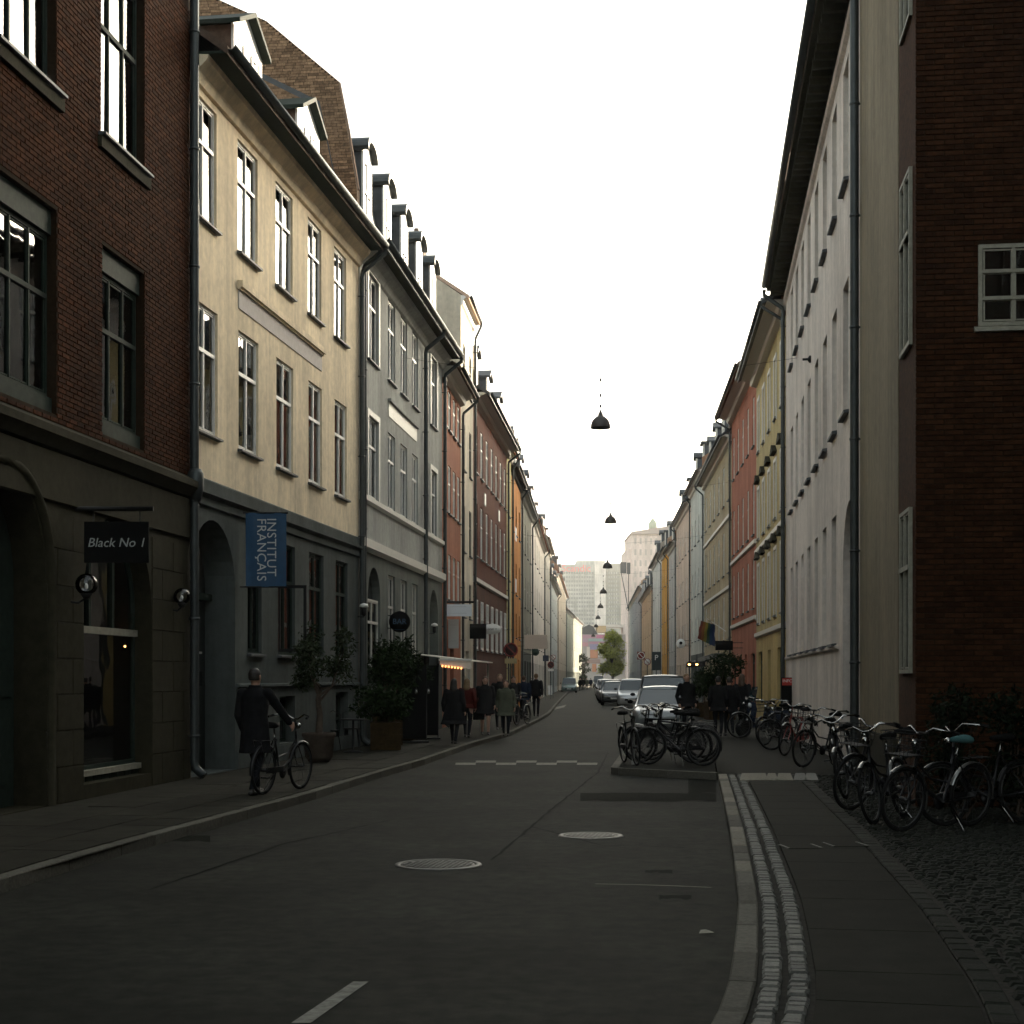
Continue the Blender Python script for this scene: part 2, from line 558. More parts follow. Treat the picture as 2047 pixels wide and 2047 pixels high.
def wall(bl, H, ops, mats, D=9.0, rev=0.18, room=0.7, zband=None, roofprof=None, z0=0.0, base=0.0):
    """ops: dicts u0,u1,v0,v1[,spring][,room]; mats: [wall, room, lower]; zband: height under which lower material is used"""
    W = bl.W
    e = 0.012
    b = MB()
    us = sorted(set([e, W - e] + [o['u0'] for o in ops] + [o['u1'] for o in ops]))
    vs = sorted(set([z0, H] + [o['v0'] for o in ops] + [o['v1'] for o in ops] + ([zband] if zband else [])))
    us = [u for u in us if e <= u <= W - e]
    for i in range(len(us) - 1):
        for j in range(len(vs) - 1):
            cu, cv = (us[i] + us[i + 1]) / 2, (vs[j] + vs[j + 1]) / 2
            if us[i + 1] - us[i] < 1e-5 or vs[j + 1] - vs[j] < 1e-5: continue
            if any(o['u0'] < cu < o['u1'] and o['v0'] < cv < o['v1'] for o in ops): continue
            b.quad((us[i], base, vs[j]), (us[i + 1], base, vs[j]), (us[i + 1], base, vs[j + 1]), (us[i], base, vs[j + 1]), 2 if zband and cv < zband else 0)
    for o in ops:
        u0, u1, v0, v1 = o['u0'], o['u1'], o['v0'], o['v1']
        mi = 2 if zband and (v0 + v1) / 2 < zband else 0
        rr = o.get('rev', rev); rm = o.get('room', room)
        sp = o.get('spring', v1)
        b.quad((u0, base, v0), (u0, base, sp), (u0, rr, sp), (u0, rr, v0), mi)
        b.quad((u1, base, v0), (u1, rr, v0), (u1, rr, sp), (u1, base, sp), mi)
        b.quad((u0, base, v0), (u0, rr, v0), (u1, rr, v0), (u1, base, v0), mi)
        if 'spring' in o:
            ap = arch_pts(u0, u1, sp, v1)
            n = len(ap) - 1
            for k in range(n):
                (a0, c0), (a1, c1) = ap[k], ap[k + 1]
                b.quad((a0, base, c0), (a1, base, c1), (a1, rr, c1), (a0, rr, c0), mi)
                cu = u0 if k < n / 2 else u1
                b.add([(a0, base, c0), (cu, base, v1), (a1, base, c1)], [(0, 1, 2)], mi)
                b.add([(a0, rr, c0), (cu, rr, v1), (a1, rr, c1)], [(0, 2, 1)], 1)
        else:
            b.quad((u0, base, v1), (u1, base, v1), (u1, rr, v1), (u0, rr, v1), mi)
        if rm:
            q = 0.25
            y0, y1 = rr, rr + rm
            b.quad((u0 - q, y0, v0 - q), (u0 - q, y1, v0 - q), (u0 - q, y1, v1 + q), (u0 - q, y0, v1 + q), 1)
            b.quad((u1 + q, y0, v0 - q), (u1 + q, y0, v1 + q), (u1 + q, y1, v1 + q), (u1 + q, y1, v0 - q), 1)
            b.quad((u0 - q, y0, v1 + q), (u0 - q, y1, v1 + q), (u1 + q, y1, v1 + q), (u1 + q, y0, v1 + q), 1)
            b.quad((u0 - q, y0, v0 - q), (u1 + q, y0, v0 - q), (u1 + q, y1, v0 - q), (u0 - q, y1, v0 - q), 1)
            b.quad((u0 - q, y1, v0 - q), (u1 + q, y1, v0 - q), (u1 + q, y1, v1 + q), (u0 - q, y1, v1 + q), 1)
            # flange closing the room to the wall
            b.quad((u0 - q, y0, v0 - q), (u0, y0, v0 - q), (u0, y0, v1 + q), (u0 - q, y0, v1 + q), 1)
            b.quad((u1, y0, v0 - q), (u1 + q, y0, v0 - q), (u1 + q, y0, v1 + q), (u1, y0, v1 + q), 1)
            b.quad((u0, y0, v1), (u1, y0, v1), (u1, y0, v1 + q), (u0, y0, v1 + q), 1)
            b.quad((u0, y0, v0 - q), (u1, y0, v0 - q), (u1, y0, v0), (u0, y0, v0), 1)
    rp = roofprof or [(0, H), (D, H)]
    poly = [(base, z0)] + [(base, H)] + [(max(base, min(D, p[0])), p[1] - 0.1) for p in rp[1:-1]] + [(D, H), (D, z0)]
    for uu, flip in ((e, False), (W - e, True)):
        vv = [(uu, p[0], p[1]) for p in poly]
        b.add(vv, [tuple(range(len(vv)))[::(1 if flip else -1)]], 3 if len(mats) > 3 else 0)
    b.quad((e, D, z0), (e, D, H), (W - e, D, H), (W - e, D, z0), 0)
    return bl.part('wall', b, mats)


def roof(bl, prof, m='tile', th=0.14, name='roof', u0=0.0, u1=None):
    """prof: (y,z) top line front to back"""
    u1 = bl.W if u1 is None else u1
    b = MB()
    e = 0.004
    top = [(p[0], p[1]) for p in prof]
    bot = [(p[0], p[1] - th) for p in prof][::-1]
    ring = top + bot
    n = len(ring)
    vs = [(u0 + e, p[0], p[1]) for p in ring] + [(u1 - e, p[0], p[1]) for p in ring]
    fs = [tuple(range(n)), tuple(range(2 * n - 1, n - 1, -1))]
    for j in range(n):
        j2 = (j + 1) % n
        fs.append((j, j + n, j2 + n, j2))
    b.add(vs, fs)
    return bl.part(name, b, M[m])


def gutter(bl, y, z, r=0.08, m='zinc'):
    b = MB()
    n = 8
    e = 0.02
    ring = [(r * math.cos(math.pi * k / n + math.pi), r * math.sin(math.pi * k / n + math.pi)) for k in range(n + 1)]
    ring += [(p[0] * 0.9, p[1] * 0.9) for p in ring[::-1]]
    nn = len(ring)
    vs = [(e, y + p[0], z + p[1]) for p in ring] + [(bl.W - e, y + p[0], z + p[1]) for p in ring]
    fs = [tuple(range(nn)), tuple(range(2 * nn - 1, nn - 1, -1))] + [(j, j + nn, (j + 1) % nn + nn, (j + 1) % nn) for j in range(nn)]
    b.add(vs, fs, 0, True)
    return bl.part('gutter', b, M[m])


def downpipe(bl, u, gy, gz, zb=0.15, r=0.05, m='zinc', off=-0.10):
    b = MB()
    pts = [(u, gy, gz - 0.04), (u, gy, gz - 0.2), (u, off - 0.02, gz - 0.62), (u, off, gz - 0.75), (u, off, zb + 0.25), (u, off - 0.02, zb + 0.12), (u, off - 0.16, zb)]
    b.tube(pts, r, 10)
    z = gz - 1.2
    while z > 0.6:
        b.lathe([(r + 0.012, -0.02), (r + 0.012, 0.02)], 10, c=(u, off, z))
        b.box(u - 0.01, u + 0.01, off, 0.0, z - 0.015, z + 0.015)
        z -= 1.9
    return bl.part('downpipe', b, M[m])


def band(bl, name, z0, z1, out, m, u0=None, u1=None, prof=None):
    """horizontal moulding on the facade"""
    b = MB()
    u0 = 0.015 if u0 is None else u0
    u1 = bl.W - 0.015 if u1 is None else u1
    prof = prof or [(0.0, z0), (-out, z0 + (z1 - z0) * 0.25), (-out, z1 - 0.02), (0.0, z1)]
    n = len(prof)
    vs = [(u0, p[0], p[1]) for p in prof] + [(u1, p[0], p[1]) for p in prof]
    fs = [tuple(range(n))[::-1], tuple(range(n, 2 * n))] + [(j, (j + 1) % n, (j + 1) % n + n, j + n) for j in range(n)]
    b.add(vs, fs)
    return bl.part(name, b, M[m] if isinstance(m, str) else m)


def cornice(bl, H, out, h, m):
    return band(bl, 'cornice', 0, 0, 0, m, prof=[(0.0, H - h), (-out * 0.35, H - h * 0.85), (-out * 0.45, H - h * 0.45), (-out * 0.85, H - h * 0.25), (-out, H - h * 0.2), (-out, H - 0.01), (0.0, H - 0.01)])


def dormer(bl, u0, u1, y0, z0, z1, side='slate', face='white', style='gable', top='slate', depth=2.2, cols=2, rows=(0.66,)):
    """dormer part with its window; front at y0 inside the facade line"""
    w = u1 - u0
    b = MB()
    b.box(u0, u1, y0 + 0.06, y0 + depth, z0, z1, 0)
    d = bl.part('dormer', b, M[side])
    # front face surround
    f = MB()
    t = 0.1
    f.box(u0 - 0.02, u0 + t, y0, y0 + 0.055, z0, z1); f.box(u1 - t, u1 + 0.02, y0, y0 + 0.055, z0, z1)
    f.box(u0 + t, u1 - t, y0, y0 + 0.055, z0, z0 + 0.12); f.box(u0 + t, u1 - t, y0, y0 + 0.055, z1 - 0.12, z1)
    cu = (u0 + u1) / 2
    if style == 'gable':
        ph = w * 0.27
        f.prism([(u0 - 0.05, z1), (u1 + 0.05, z1), (cu, z1 + ph)], y0 + 0.01, y0 + 0.055)
    elif style == 'arch':
        ph = w * 0.3
        ap = [(cu - (w / 2 + 0.05) * math.cos(math.pi * k / 10), z1 + ph * math.sin(math.pi * k / 10)) for k in range(11)]
        f.prism(ap, y0 + 0.01, y0 + 0.055)
    f.build('dormer_face', M[face], d)
    r_ = MB()
    o = 0.14
    if style == 'gable':
        ring = [(u0 - o, z1 - 0.03), (cu, z1 + ph + 0.02), (u1 + o, z1 - 0.03), (u1 + o, z1 + 0.06), (cu, z1 + ph + 0.12), (u0 - o, z1 + 0.06)]
    elif style == 'arch':
        outer = [(cu - (w / 2 + o) * math.cos(math.pi * k / 12), z1 + 0.1 + (ph + 0.06) * math.sin(math.pi * k / 12)) for k in range(13)]
        inner = [(cu - (w / 2 + o * 0.6) * math.cos(math.pi * k / 12), z1 + 0.0 + (ph + 0.02) * math.sin(math.pi * k / 12)) for k in range(13)]
        ring = outer + inner[::-1]
    else:
        ring = [(u0 - o, z1 + 0.01), (u1 + o, z1 + 0.01), (u1 + o, z1 + 0.16), (u0 - o, z1 + 0.16)]
    n = len(ring)
    vs = [(p[0], y0 - 0.16, p[1]) for p in ring] + [(p[0], y0 + depth + 0.6, p[1]) for p in ring]
    fs = [(j, (j + 1) % n, (j + 1) % n + n, j + n) for j in range(n)]
    if style == 'arch':
        h_ = n // 2
        for k in range(h_ - 1):
            fs.append((k, k + 1, n - 2 - k, n - 1 - k)); fs.append((k + n, 2 * n - 1 - k, 2 * n - 2 - k, k + 1 + n))
    elif style == 'gable':
        fs += [(0, 1, 4, 5), (1, 2, 3, 4)]
    else:
        fs += [(0, 1, 2, 3)]
    r_.add(vs, fs)
    r_.build('dormer_roof', M[top], d)
    # windows
    ww = w - 2 * t
    me, panes = frame_mesh(ww, z1 - z0 - 0.24, cols, rows, M[face])
    win = put('dormer_window', me, d, (u0 + t, y0 + 0.005, z0 + 0.12))
    gl = MB()
    for (a, b_, c, dd) in panes:
        gl.box(u0 + t + a, u0 + t + b_, y0 + 0.02, y0 + 0.03, z0 + 0.12 + c, z0 + 0.12 + dd)
    gl.build('dormer_glass', M['glass_far'], d)
    return d


def chimney(bl, u, y, z0, z1, w=0.9, d=0.6, m='tile_grey'):
    b = MB()
    b.box(u, u + w, y, y + d, z0, z1)
    b.box(u - 0.06, u + w + 0.06, y - 0.06, y + d + 0.06, z1 - 0.25, z1 - 0.12)
    for k in range(2):
        b.lathe([(0.11, 0), (0.09, 0.35)], 8, c=(u + w * (0.3 + 0.4 * k), y + d / 2, z1))
    return bl.part('chimney', b, M[m])


def row_house(name, label, A, B, H, colour, cols, rows, lower=None, zband=None, ww=0.9, roofm='tile_grey', fm='offwhite', corn='offwhite', pipe=True,
              roofh=3.2, near='right', shop=True, single=True, glass='glass_far', surround=False, D=9.0, dorm=0, overhang=0.45, bandz=None, sides=None, rowcols=(0.62,), chim=1, parapet=True):
    """house further along the street: rows = [(z0,z1)...]"""
    bl = Bld(name, A, B, label)
    W = bl.W
    wallm = plaster('plaster_' + name + '_' + str(round(A[1])), colour)
    lowm = plaster('lower_' + name + '_' + str(round(A[1])), lower or colour)
    ops = []
    sp = W / cols
    ww = min(ww, sp * 0.62)
    for (z0, z1) in rows:
        for c in range(cols):
            cu = sp * (c + 0.5)
            ops.append(dict(u0=cu - ww / 2, u1=cu + ww / 2, v0=z0, v1=z1, rev=0.09, room=0))
    shops = []
    if shop:
        k = max(1, int(W / 3.2))
        for c in range(k):
            cu = W * (c + 0.5) / k
            o = dict(u0=cu - 0.95, u1=cu + 0.95, v0=0.75, v1=2.75, rev=0.16, room=0)
            if c == k // 2: o = dict(u0=cu - 0.55, u1=cu + 0.55, v0=SW, v1=2.75, rev=0.25, room=0)
            if o['u0'] > 0.1 and o['u1'] < W - 0.1: shops.append(o)
    prof = [(-overhang, H - 0.02), (D / 2, H + roofh), (D + overhang, H - 0.02)]
    sm = sides if sides else wallm
    wall(bl, H, ops + shops, [wallm, M['room'], lowm, sm], D=D, zband=zband or (3.3 if lower else None), roofprof=[(0, H), (D / 2, H + roofh), (D, H)])
    for o in ops:
        add_window(bl.root, o['u0'], o['v0'], o['u1'] - o['u0'], o['v1'] - o['v0'], 0.03, 2, rowcols, fm, glass, ('zinc', 0.08, 0.04), single=single)
        if surround:
            s = MB(); t = 0.12
            w_, h_ = o['u1'] - o['u0'], o['v1'] - o['v0']
            s.box(-t, 0, -0.035, 0, -t, h_ + t); s.box(w_, w_ + t, -0.035, 0, -t, h_ + t); s.box(0, w_, -0.035, 0, h_, h_ + t)
            s.build('surround', M['offwhite'], bl.root, (o['u0'], 0, o['v0']))
    for o in shops:
        w_, h_ = o['u1'] - o['u0'], o['v1'] - o['v0']
        if w_ < 1.5:
            dr = MB(); dr.box(0, w_, 0, 0.06, 0, 2.1); dr.box(0, w_, -0.01, 0.07, 2.1, 2.2)
            for q in range(2): dr.box(0.12, w_ - 0.12, -0.015, 0.0, 0.2 + q * 0.95, 0.95 + q * 0.95)
            d_ = dr.build('door', M['greenpaint'], bl.root, (o['u0'], 0.2, o['v0']))
            hd = MB(); hd.tube([(w_ - 0.09, -0.05, 1.0), (w_ - 0.09, -0.05, 1.15)], 0.012, 6); hd.build('handle', M['chrome'], d_)
            fl = MB(); fl.box(0.03, w_ - 0.03, 0.03, 0.036, 2.22, h_ - 0.02); fl.build('pane', M['glass_far'], d_)
        else:
            add_window(bl.root, o['u0'], o['v0'], w_, h_, 0.1, 2, (0.8,), 'greenpaint', 'glass_far', None, single=True)
    roof(bl, prof, roofm)
    cornice(bl, H, overhang * 0.8, 0.38, corn)
    gutter(bl, -overhang - 0.02, H)
    if bandz:
        for z in bandz: band(bl, 'string_course', z, z + 0.22, 0.09, 'offwhite')
    if pipe:
        downpipe(bl, W - 0.12 if near == 'right' else 0.12, -overhang - 0.02, H)
    for k in range(chim):
        cu = W * (0.25 + 0.5 * k / max(1, chim - 1)) if chim > 1 else W * random.uniform(0.3, 0.6)
        yy_ = random.uniform(1.4, 3.0)
        chimney(bl, cu, yy_, H + 0.3, H + roofh * yy_ / (D / 2) + random.uniform(1.1, 2.2), random.uniform(0.8, 1.2), 0.6, random.choice(['tile', 'tile_grey', 'stone']))
    if parapet:
        pw = MB(); up_ = random.uniform(0.25, 0.55)
        pts_ = [(-0.12, H - 0.5), (-0.12, H + 0.35 + up_), (D / 2, H + roofh + up_), (D, H + up_), (D, H - 0.5)]
        ue = 0.02 if near == 'right' and A[0] < B[0] else W - 0.34
        n = len(pts_)
        vs = [(ue, p[0], p[1]) for p in pts_] + [(ue + 0.32, p[0], p[1]) for p in pts_]
        pw.add(vs, [tuple(range(n)), tuple(range(2 * n - 1, n - 1, -1))] + [(j, j + n, (j + 1) % n + n, (j + 1) % n) for j in range(n)])
        bl.part('party_wall', pw, plaster('party_wall_%d' % (int(A[1]) % 3), ((0.42, 0.28, 0.19), (0.35, 0.3, 0.25), (0.30, 0.17, 0.11))[int(A[1]) % 3]))
    for k in range(dorm):
        cu = W * (k + 0.5) / dorm
        dormer(bl, cu - 0.55, cu + 0.55, 0.15, H + 0.12, H + 1.95 + 0.25 * (int(A[1]) % 2), 'slate', 'offwhite', ('flat', 'gable', 'arch')[(int(A[1]) + (0 if dorm > 2 else k)) % 3], 'slate', depth=3.0)
    return bl

# ------------------------------------------------------------------ plan of the street
def chain(P, s, px):
    k = (px - CX) / F
    Y = (P[0] - s * P[1]) / (k - s)
    return (k * Y, Y)


P0 = gp(381, 1554, SW)                       # brick house meets cream house
LQ = [P0]
for s, px in ((0.141, 717), (0.106, 884), (0.076, 921), (0.08, 946), (0.085, 1013), (0.07, 1022), (0.06, 1041), (0.055, 1062),
              (0.05, 1087), (0.053, 1099), (0.053, 1114), (0.055, 1131), (0.085, 1163)):
    LQ.append(chain(LQ[-1], s, px))
LB = (P0[0] - 0.123 * (P0[1] + 24), -24.0)    # brick house runs on behind the camera
AR = 2.75


def rp(px):
    k = (px - CX) / F
    Y = AR / (k - 0.125)
    return (k * Y, Y)


RQ = [rp(1571)]
for s, px in ((0.09, 1512), (0.07, 1462.5), (0.06, 1408), (0.055, 1381), (0.053, 1352), (0.053, 1337), (0.053, 1323), (0.053, 1305), (0.053, 1283), (0.053, 1258)):
    RQ.append(chain(RQ[-1], s, px))

LCURB = [(-7.2, -24), (-5.6, 0.0)] + [gp(x, y, SW) for x, y in ((3, 1757), (119, 1721), (217, 1693), (371, 1651), (512, 1614), (632, 1581), (760, 1542), (850, 1517), (887, 1504), (949, 1483),
                                                             (1020, 1464), (1077, 1437), (1099, 1425), (1118, 1401.5), (1136, 1383))]
LCURB += [(LQ[-3][0] + 1.6, LQ[-3][1]), (LQ[-1][0] + 1.8, LQ[-1][1])]
RCURB = [(-1.5, -24), (-0.55, 0.0), (0.15, 4.2), (0.55, 5.6)] + [gp(x, y, SW) for x, y in ((1423.6, 2043.6), (1459, 1950), (1474.6, 1805.8), (1470, 1746), (1459, 1658.6), (1445, 1590.6), (1435, 1546.7))]
RC_END = RCURB[-1]
RCURB2 = [RC_END, (RC_END[0] + 0.124 * 20, RC_END[1] + 20)] + [(q[0] - 2.5, q[1]) for q in RQ[1:]]


class Poly:
    def __init__(s, pts):
        s.p = [Vector(q) for q in pts]
        s.l = [0]
        for a, b in zip(s.p, s.p[1:]): s.l.append(s.l[-1] + (b - a).length)
        s.L = s.l[-1]

    def at(s, d):
        d = max(0, min(s.L - 1e-6, d))
        i = 0
        while i < len(s.l) - 2 and s.l[i + 1] < d: i += 1
        t = (d - s.l[i]) / max(1e-9, s.l[i + 1] - s.l[i])
        p = s.p[i].lerp(s.p[i + 1], t)
        # smoothed tangent
        a = s.p[i + 1] - s.p[i]; a.normalize()
        return p, a

    def off(s, d, o):
        """point at arc length d, o to the right of travel"""
        q = max(0.0, d - 0.35); r_ = min(s.L, d + 0.35)
        a, _ = s.at(q); b, _ = s.at(r_)
        t = (b - a); t.normalize()
        p, _ = s.at(d)
        p = (p + a + b) / 3 if 0.4 < d < s.L - 0.4 else p
        return (p.x + t.y * o, p.y - t.x * o)

    def dY(s, Y):
        for i in range(len(s.p) - 1):
            if s.p[i].y <= Y <= s.p[i + 1].y:
                t = (Y - s.p[i].y) / (s.p[i + 1].y - s.p[i].y)
                return s.l[i] + t * (s.l[i + 1] - s.l[i])
        return s.L

    def X(s, Y):
        return s.at(s.dY(Y))[0].x


PL = Poly(LCURB)
PR = Poly(RCURB)
PR2 = Poly(RCURB2)

# ------------------------------------------------------------------ ground
g = MB(); g.quad((-900, -300, -0.06), (900, -300, -0.06), (900, 2500, -0.06), (-900, 2500, -0.06))
tag(g.build('ground', M['ground']), kind='structure')
road = MB()
lp = [(PL.off(PL.dY(y), 0)) for y in [-24 + 3 * k for k in range(0, 100)]]
ys = [-24, 0, 6, 9, 12, 15, 18, 21, 24, 28, 32, 36, 40, 45, 50, 60, 70, 85, 100, 130, 160, 200, 260, 300, 360]
for a, b_ in zip(ys, ys[1:]):
    def ex(y):
        lx = PL.X(y) if y < LCURB[-1][1] else LCURB[-1][0]
        rx = (PR.X(y) if y < RC_END[1] else (PR2.X(y) if y < RCURB2[-1][1] else RCURB2[-1][0]))
        return lx - 0.3, rx + 0.4
    (l0, r0), (l1, r1) = ex(a), ex(b_)
    road.quad((l0, a, 0), (r0, a, 0), (r1, b_, 0), (l1, b_, 0))
tag(road.build('road', M['asphalt']), kind='structure')


def strip(b, poly, d0, d1, o0, o1, z0, z1, step=1.0, mat=0):
    n = max(1, int((d1 - d0) / step))
    prev = None
    for k in range(n + 1):
        d = d0 + (d1 - d0) * k / n
        a, c = poly.off(d, o0), poly.off(d, o1)
        cur = ((*a, z0), (*a, z1), (*c, z1), (*c, z0))
        if prev:
            b.quad(prev[1], prev[2], cur[2], cur[1], mat)
            b.quad(prev[0], prev[1], cur[1], cur[0], mat)
            b.quad(prev[2], prev[3], cur[3], cur[2], mat)
        prev = cur


# left pavement: bedding body, kerbstones, slabs
lpv = empty('pavement', kind='structure')
b = MB()
pts = []
yy = [-24, 0, 8, 12, 16, 20, 24, 28, 32, 36, 42, 48, 56, 66, 80, 98, 130, 165, 220, LQ[-1][1]]
LFAC = Poly([LB] + LQ)
for a, c in zip(yy, yy[1:]):
    l0, l1 = LFAC.X(a) - 0.4, LFAC.X(c) - 0.4
    r0, r1 = PL.X(a) - 0.02, PL.X(c) - 0.02
    b.quad((l0, a, SW - 0.012), (r0, a, SW - 0.012), (r1, c, SW - 0.012), (l1, c, SW - 0.012))
b.build('bedding', M['slab_l'], lpv)


def stone(b, poly, d0, d1, o0, o1, z0, z1, gap, ch=0.006, jit=0.0):
    d0 += gap / 2; d1 -= gap / 2; o0 += gap / 2; o1 -= gap / 2
    j = lambda: random.uniform(-jit, jit)
    c = [poly.off(d0, o0), poly.off(d0, o1), poly.off(d1, o1), poly.off(d1, o0)]
    c = [(p[0] + j(), p[1] + j()) for p in c]
    m = ((c[0][0] + c[2][0]) / 2, (c[0][1] + c[2][1]) / 2)
    t = [(p[0] + (m[0] - p[0]) * ch / max(0.02, abs(o1 - o0) / 2), p[1] + (m[1] - p[1]) * ch / max(0.02, abs(o1 - o0) / 2)) for p in c]
    zz = z1 + random.uniform(-jit, jit) * 0.8
    vs = [(p[0], p[1], z0) for p in c] + [(p[0], p[1], zz - ch) for p in c] + [(p[0], p[1], zz) for p in t]
    fs = [(8, 11, 10, 9)[::-1]]
    for i in range(4):
        i2 = (i + 1) % 4
        fs += [(i, i2, i2 + 4, i + 4), (i + 4, i2 + 4, i2 + 8, i + 8)]
    b.add(vs, fs)


d = PL.dY(7); n = 0
while d < PL.dY(60):
    l = random.uniform(0.85, 1.25)
    b = MB(); stone(b, PL, d, d + l, -0.14, 0.0, -0.03, SW + 0.004, 0.012, 0.012, 0.003)
    b.build('kerbstone', M['kerb'], lpv); d += l
b = MB(); strip(b, PL, d, PL.L, -0.14, 0, -0.03, SW + 0.004, 2.0); strip(b, PL, 0, PL.dY(7), -0.14, 0, -0.03, SW + 0.004, 2.0)
b.build('kerb', M['kerb'], lpv)
d = PL.dY(10)
while d < PL.dY(36):
    l = 0.8
    for r_ in range(3):
        o1 = -0.17 - r_ * 0.66
        if r_ == 2 and random.random() < 0.15: continue
        b = MB(); stone(b, PL, d + r_ * 0.27, d + l + r_ * 0.27, o1 - 0.65, o1, 0.0, SW + random.uniform(-0.002, 0.003), 0.014, 0.004, 0.002)
        b.build('paving_slab', M['slab_l'], lpv)
    d += l

# right pavement
rpv = empty('pavement', kind='structure')
b = MB()
yy = [-24, 0, 4, 8, 12, 16, 18.5]
for a, c in zip(yy, yy[1:]):
    b.quad((PR.X(a) + 0.05, a, SW - 0.03), (9, a, SW - 0.03), (9, c, SW - 0.03), (PR.X(c) + 0.05, c, SW - 0.03))
RFAC = Poly([(9.0, 18.4), rp(1830), rp(1795), RQ[0]] + RQ[1:])
yy = [18.5, 21, 24, RC_END[1] + 0.12]
for a, c in zip(yy, yy[1:]):
    b.quad((PR.X(a) + 0.05, a, SW - 0.03), (AR + 0.125 * a + 0.4, a, SW - 0.03), (AR + 0.125 * c + 0.4, c, SW - 0.03), (PR.X(min(c, RC_END[1])) + 0.05, c, SW - 0.03))
b.build('bedding', M['bedding'], rpv)
b = MB()
yy = [RC_END[1] + 0.02, 30, 36, 42, 48, 56, 66, 80, 95, 115, 140, 170, 200, RQ[-1][1]]
for a, c in zip(yy, yy[1:]):
    fx = lambda y: (AR + 0.125 * y if y < RQ[0][1] else Poly(RQ).X(y)) + 0.4
    b.quad((PR2.X(a) + 0.05, a, SW - 0.012), (fx(a), a, SW - 0.012), (fx(c), c, SW - 0.012), (PR2.X(c) + 0.05, c, SW - 0.012))
strip(b, PR2, 0.3, PR2.L, 0.0, 0.15, -0.03, SW, 2.0)
b.build('far_paving', M['slab'], rpv)

d = PR.dY(5.5)
while d < PR.L - 0.2:
    Yd = PR.at(d)[0].y
    pale = Yd > 12.3
    l = random.uniform(0.55, 0.75) if pale else random.uniform(0.75, 1.0)
    b = MB(); stone(b, PR, d, d + l, 0.0, 0.155, -0.03, SW + 0.002, 0.010, 0.012, 0.002)
    b.build('kerbstone', M['kerb_pale'] if pale and random.random() < 0.75 else M['kerb'], rpv); d += l
for o0 in (0.172, 0.318):
    d = PR.dY(5.5)
    while d < PR.L - 0.1:
        l = random.uniform(0.085, 0.13)
        if random.random() < 0.25: l *= 1.5
        oo = random.uniform(-0.006, 0.006)
        b = MB(); stone(b, PR, d, d + l, o0 + oo, o0 + 0.118 + oo, 0.0, SW + random.uniform(-0.006, 0.004), 0.014, 0.014, 0.005)
        b.build('sett', M['sett'], rpv); d += l
d = PR.dY(4.5)
for l in (1.15, 1.0, 1.1, 0.75, 1.4, 1.35, 1.0, 1.2, 1.1, 1.1, 1.15, 1.1, 1.0, 1.05, 1.0, 1.0, 1.1, 1.0, 1.1):
    if d + l > PR.L: break
    b = MB(); stone(b, PR, d, d + l, 0.462, 1.27, 0.0, SW - 0.004, 0.008, 0.004, 0.0)
    b.build('paving_slab', M['slab'], rpv); d += l
d = PR.dY(5.5)
while d < PR.L - 0.1:
    l = random.uniform(0.16, 0.3)
    b = MB(); stone(b, PR, d, d + l, 1.285, 1.43, 0.0, SW - 0.004, 0.012, 0.01, 0.004)
    b.build('border_sett', M['cobble'], rpv); d += l
# pale crossing slabs beside the parking island
yc = 25.0
xa = gp(1483, 1548, SW)
for (xl, xr) in ((1483, 1530), (1535, 1550), (1556, 1580), (1590, 1608), (1612, 1630)):
    q = [gp(xl - 4, 1560, SW), gp(xr - 4 + 10, 1560, SW), gp(xr, 1546, SW), gp(xl, 1546, SW)]
    b = MB(); b.slab(q, 0.05, SW + 0.006); b.build('crossing_slab', M['kerb_pale'] if xl < 1580 else M['sett'], rpv)
# cobbles towards the house wall
stones = []
d = PR.dY(6.3)
while d < PR.L - 0.06:
    o = 1.45 + random.uniform(0, 0.03)
    while True:
        w = random.uniform(0.08, 0.125)
        P_ = PR.off(d, o + w / 2)
        lim = min(0.36 * P_[1] + 2.4, 6.9, (AR + 0.125 * P_[1] - 0.02) if P_[1] > rp(1830)[1] - 0.15 else 99)
        if P_[0] > lim or o > 6: break
        stones.append((d + random.uniform(-0.015, 0.015), o, w, P_))
        o += w
    d += 0.105
stones.sort(key=lambda s_: s_[3][0] ** 2 + s_[3][1] ** 2)
bulk = MB()
for i, (d, o, w, P_) in enumerate(stones):
    l = 0.10
    if i < 290:
        b = MB(); stone(b, PR, d, d + l, o, o + w, 0.02, SW + random.uniform(-0.018, 0.002), 0.014, 0.02, 0.006)
        b.build('cobblestone', M['cobble'], rpv)
    else:
        stone(bulk, PR, d, d + l, o, o + w, 0.02, SW + random.uniform(-0.018, 0.002), 0.014, 0.02, 0.006)
tag(bulk.build('cobblestones', M['cobble'], rpv), kind='stuff')

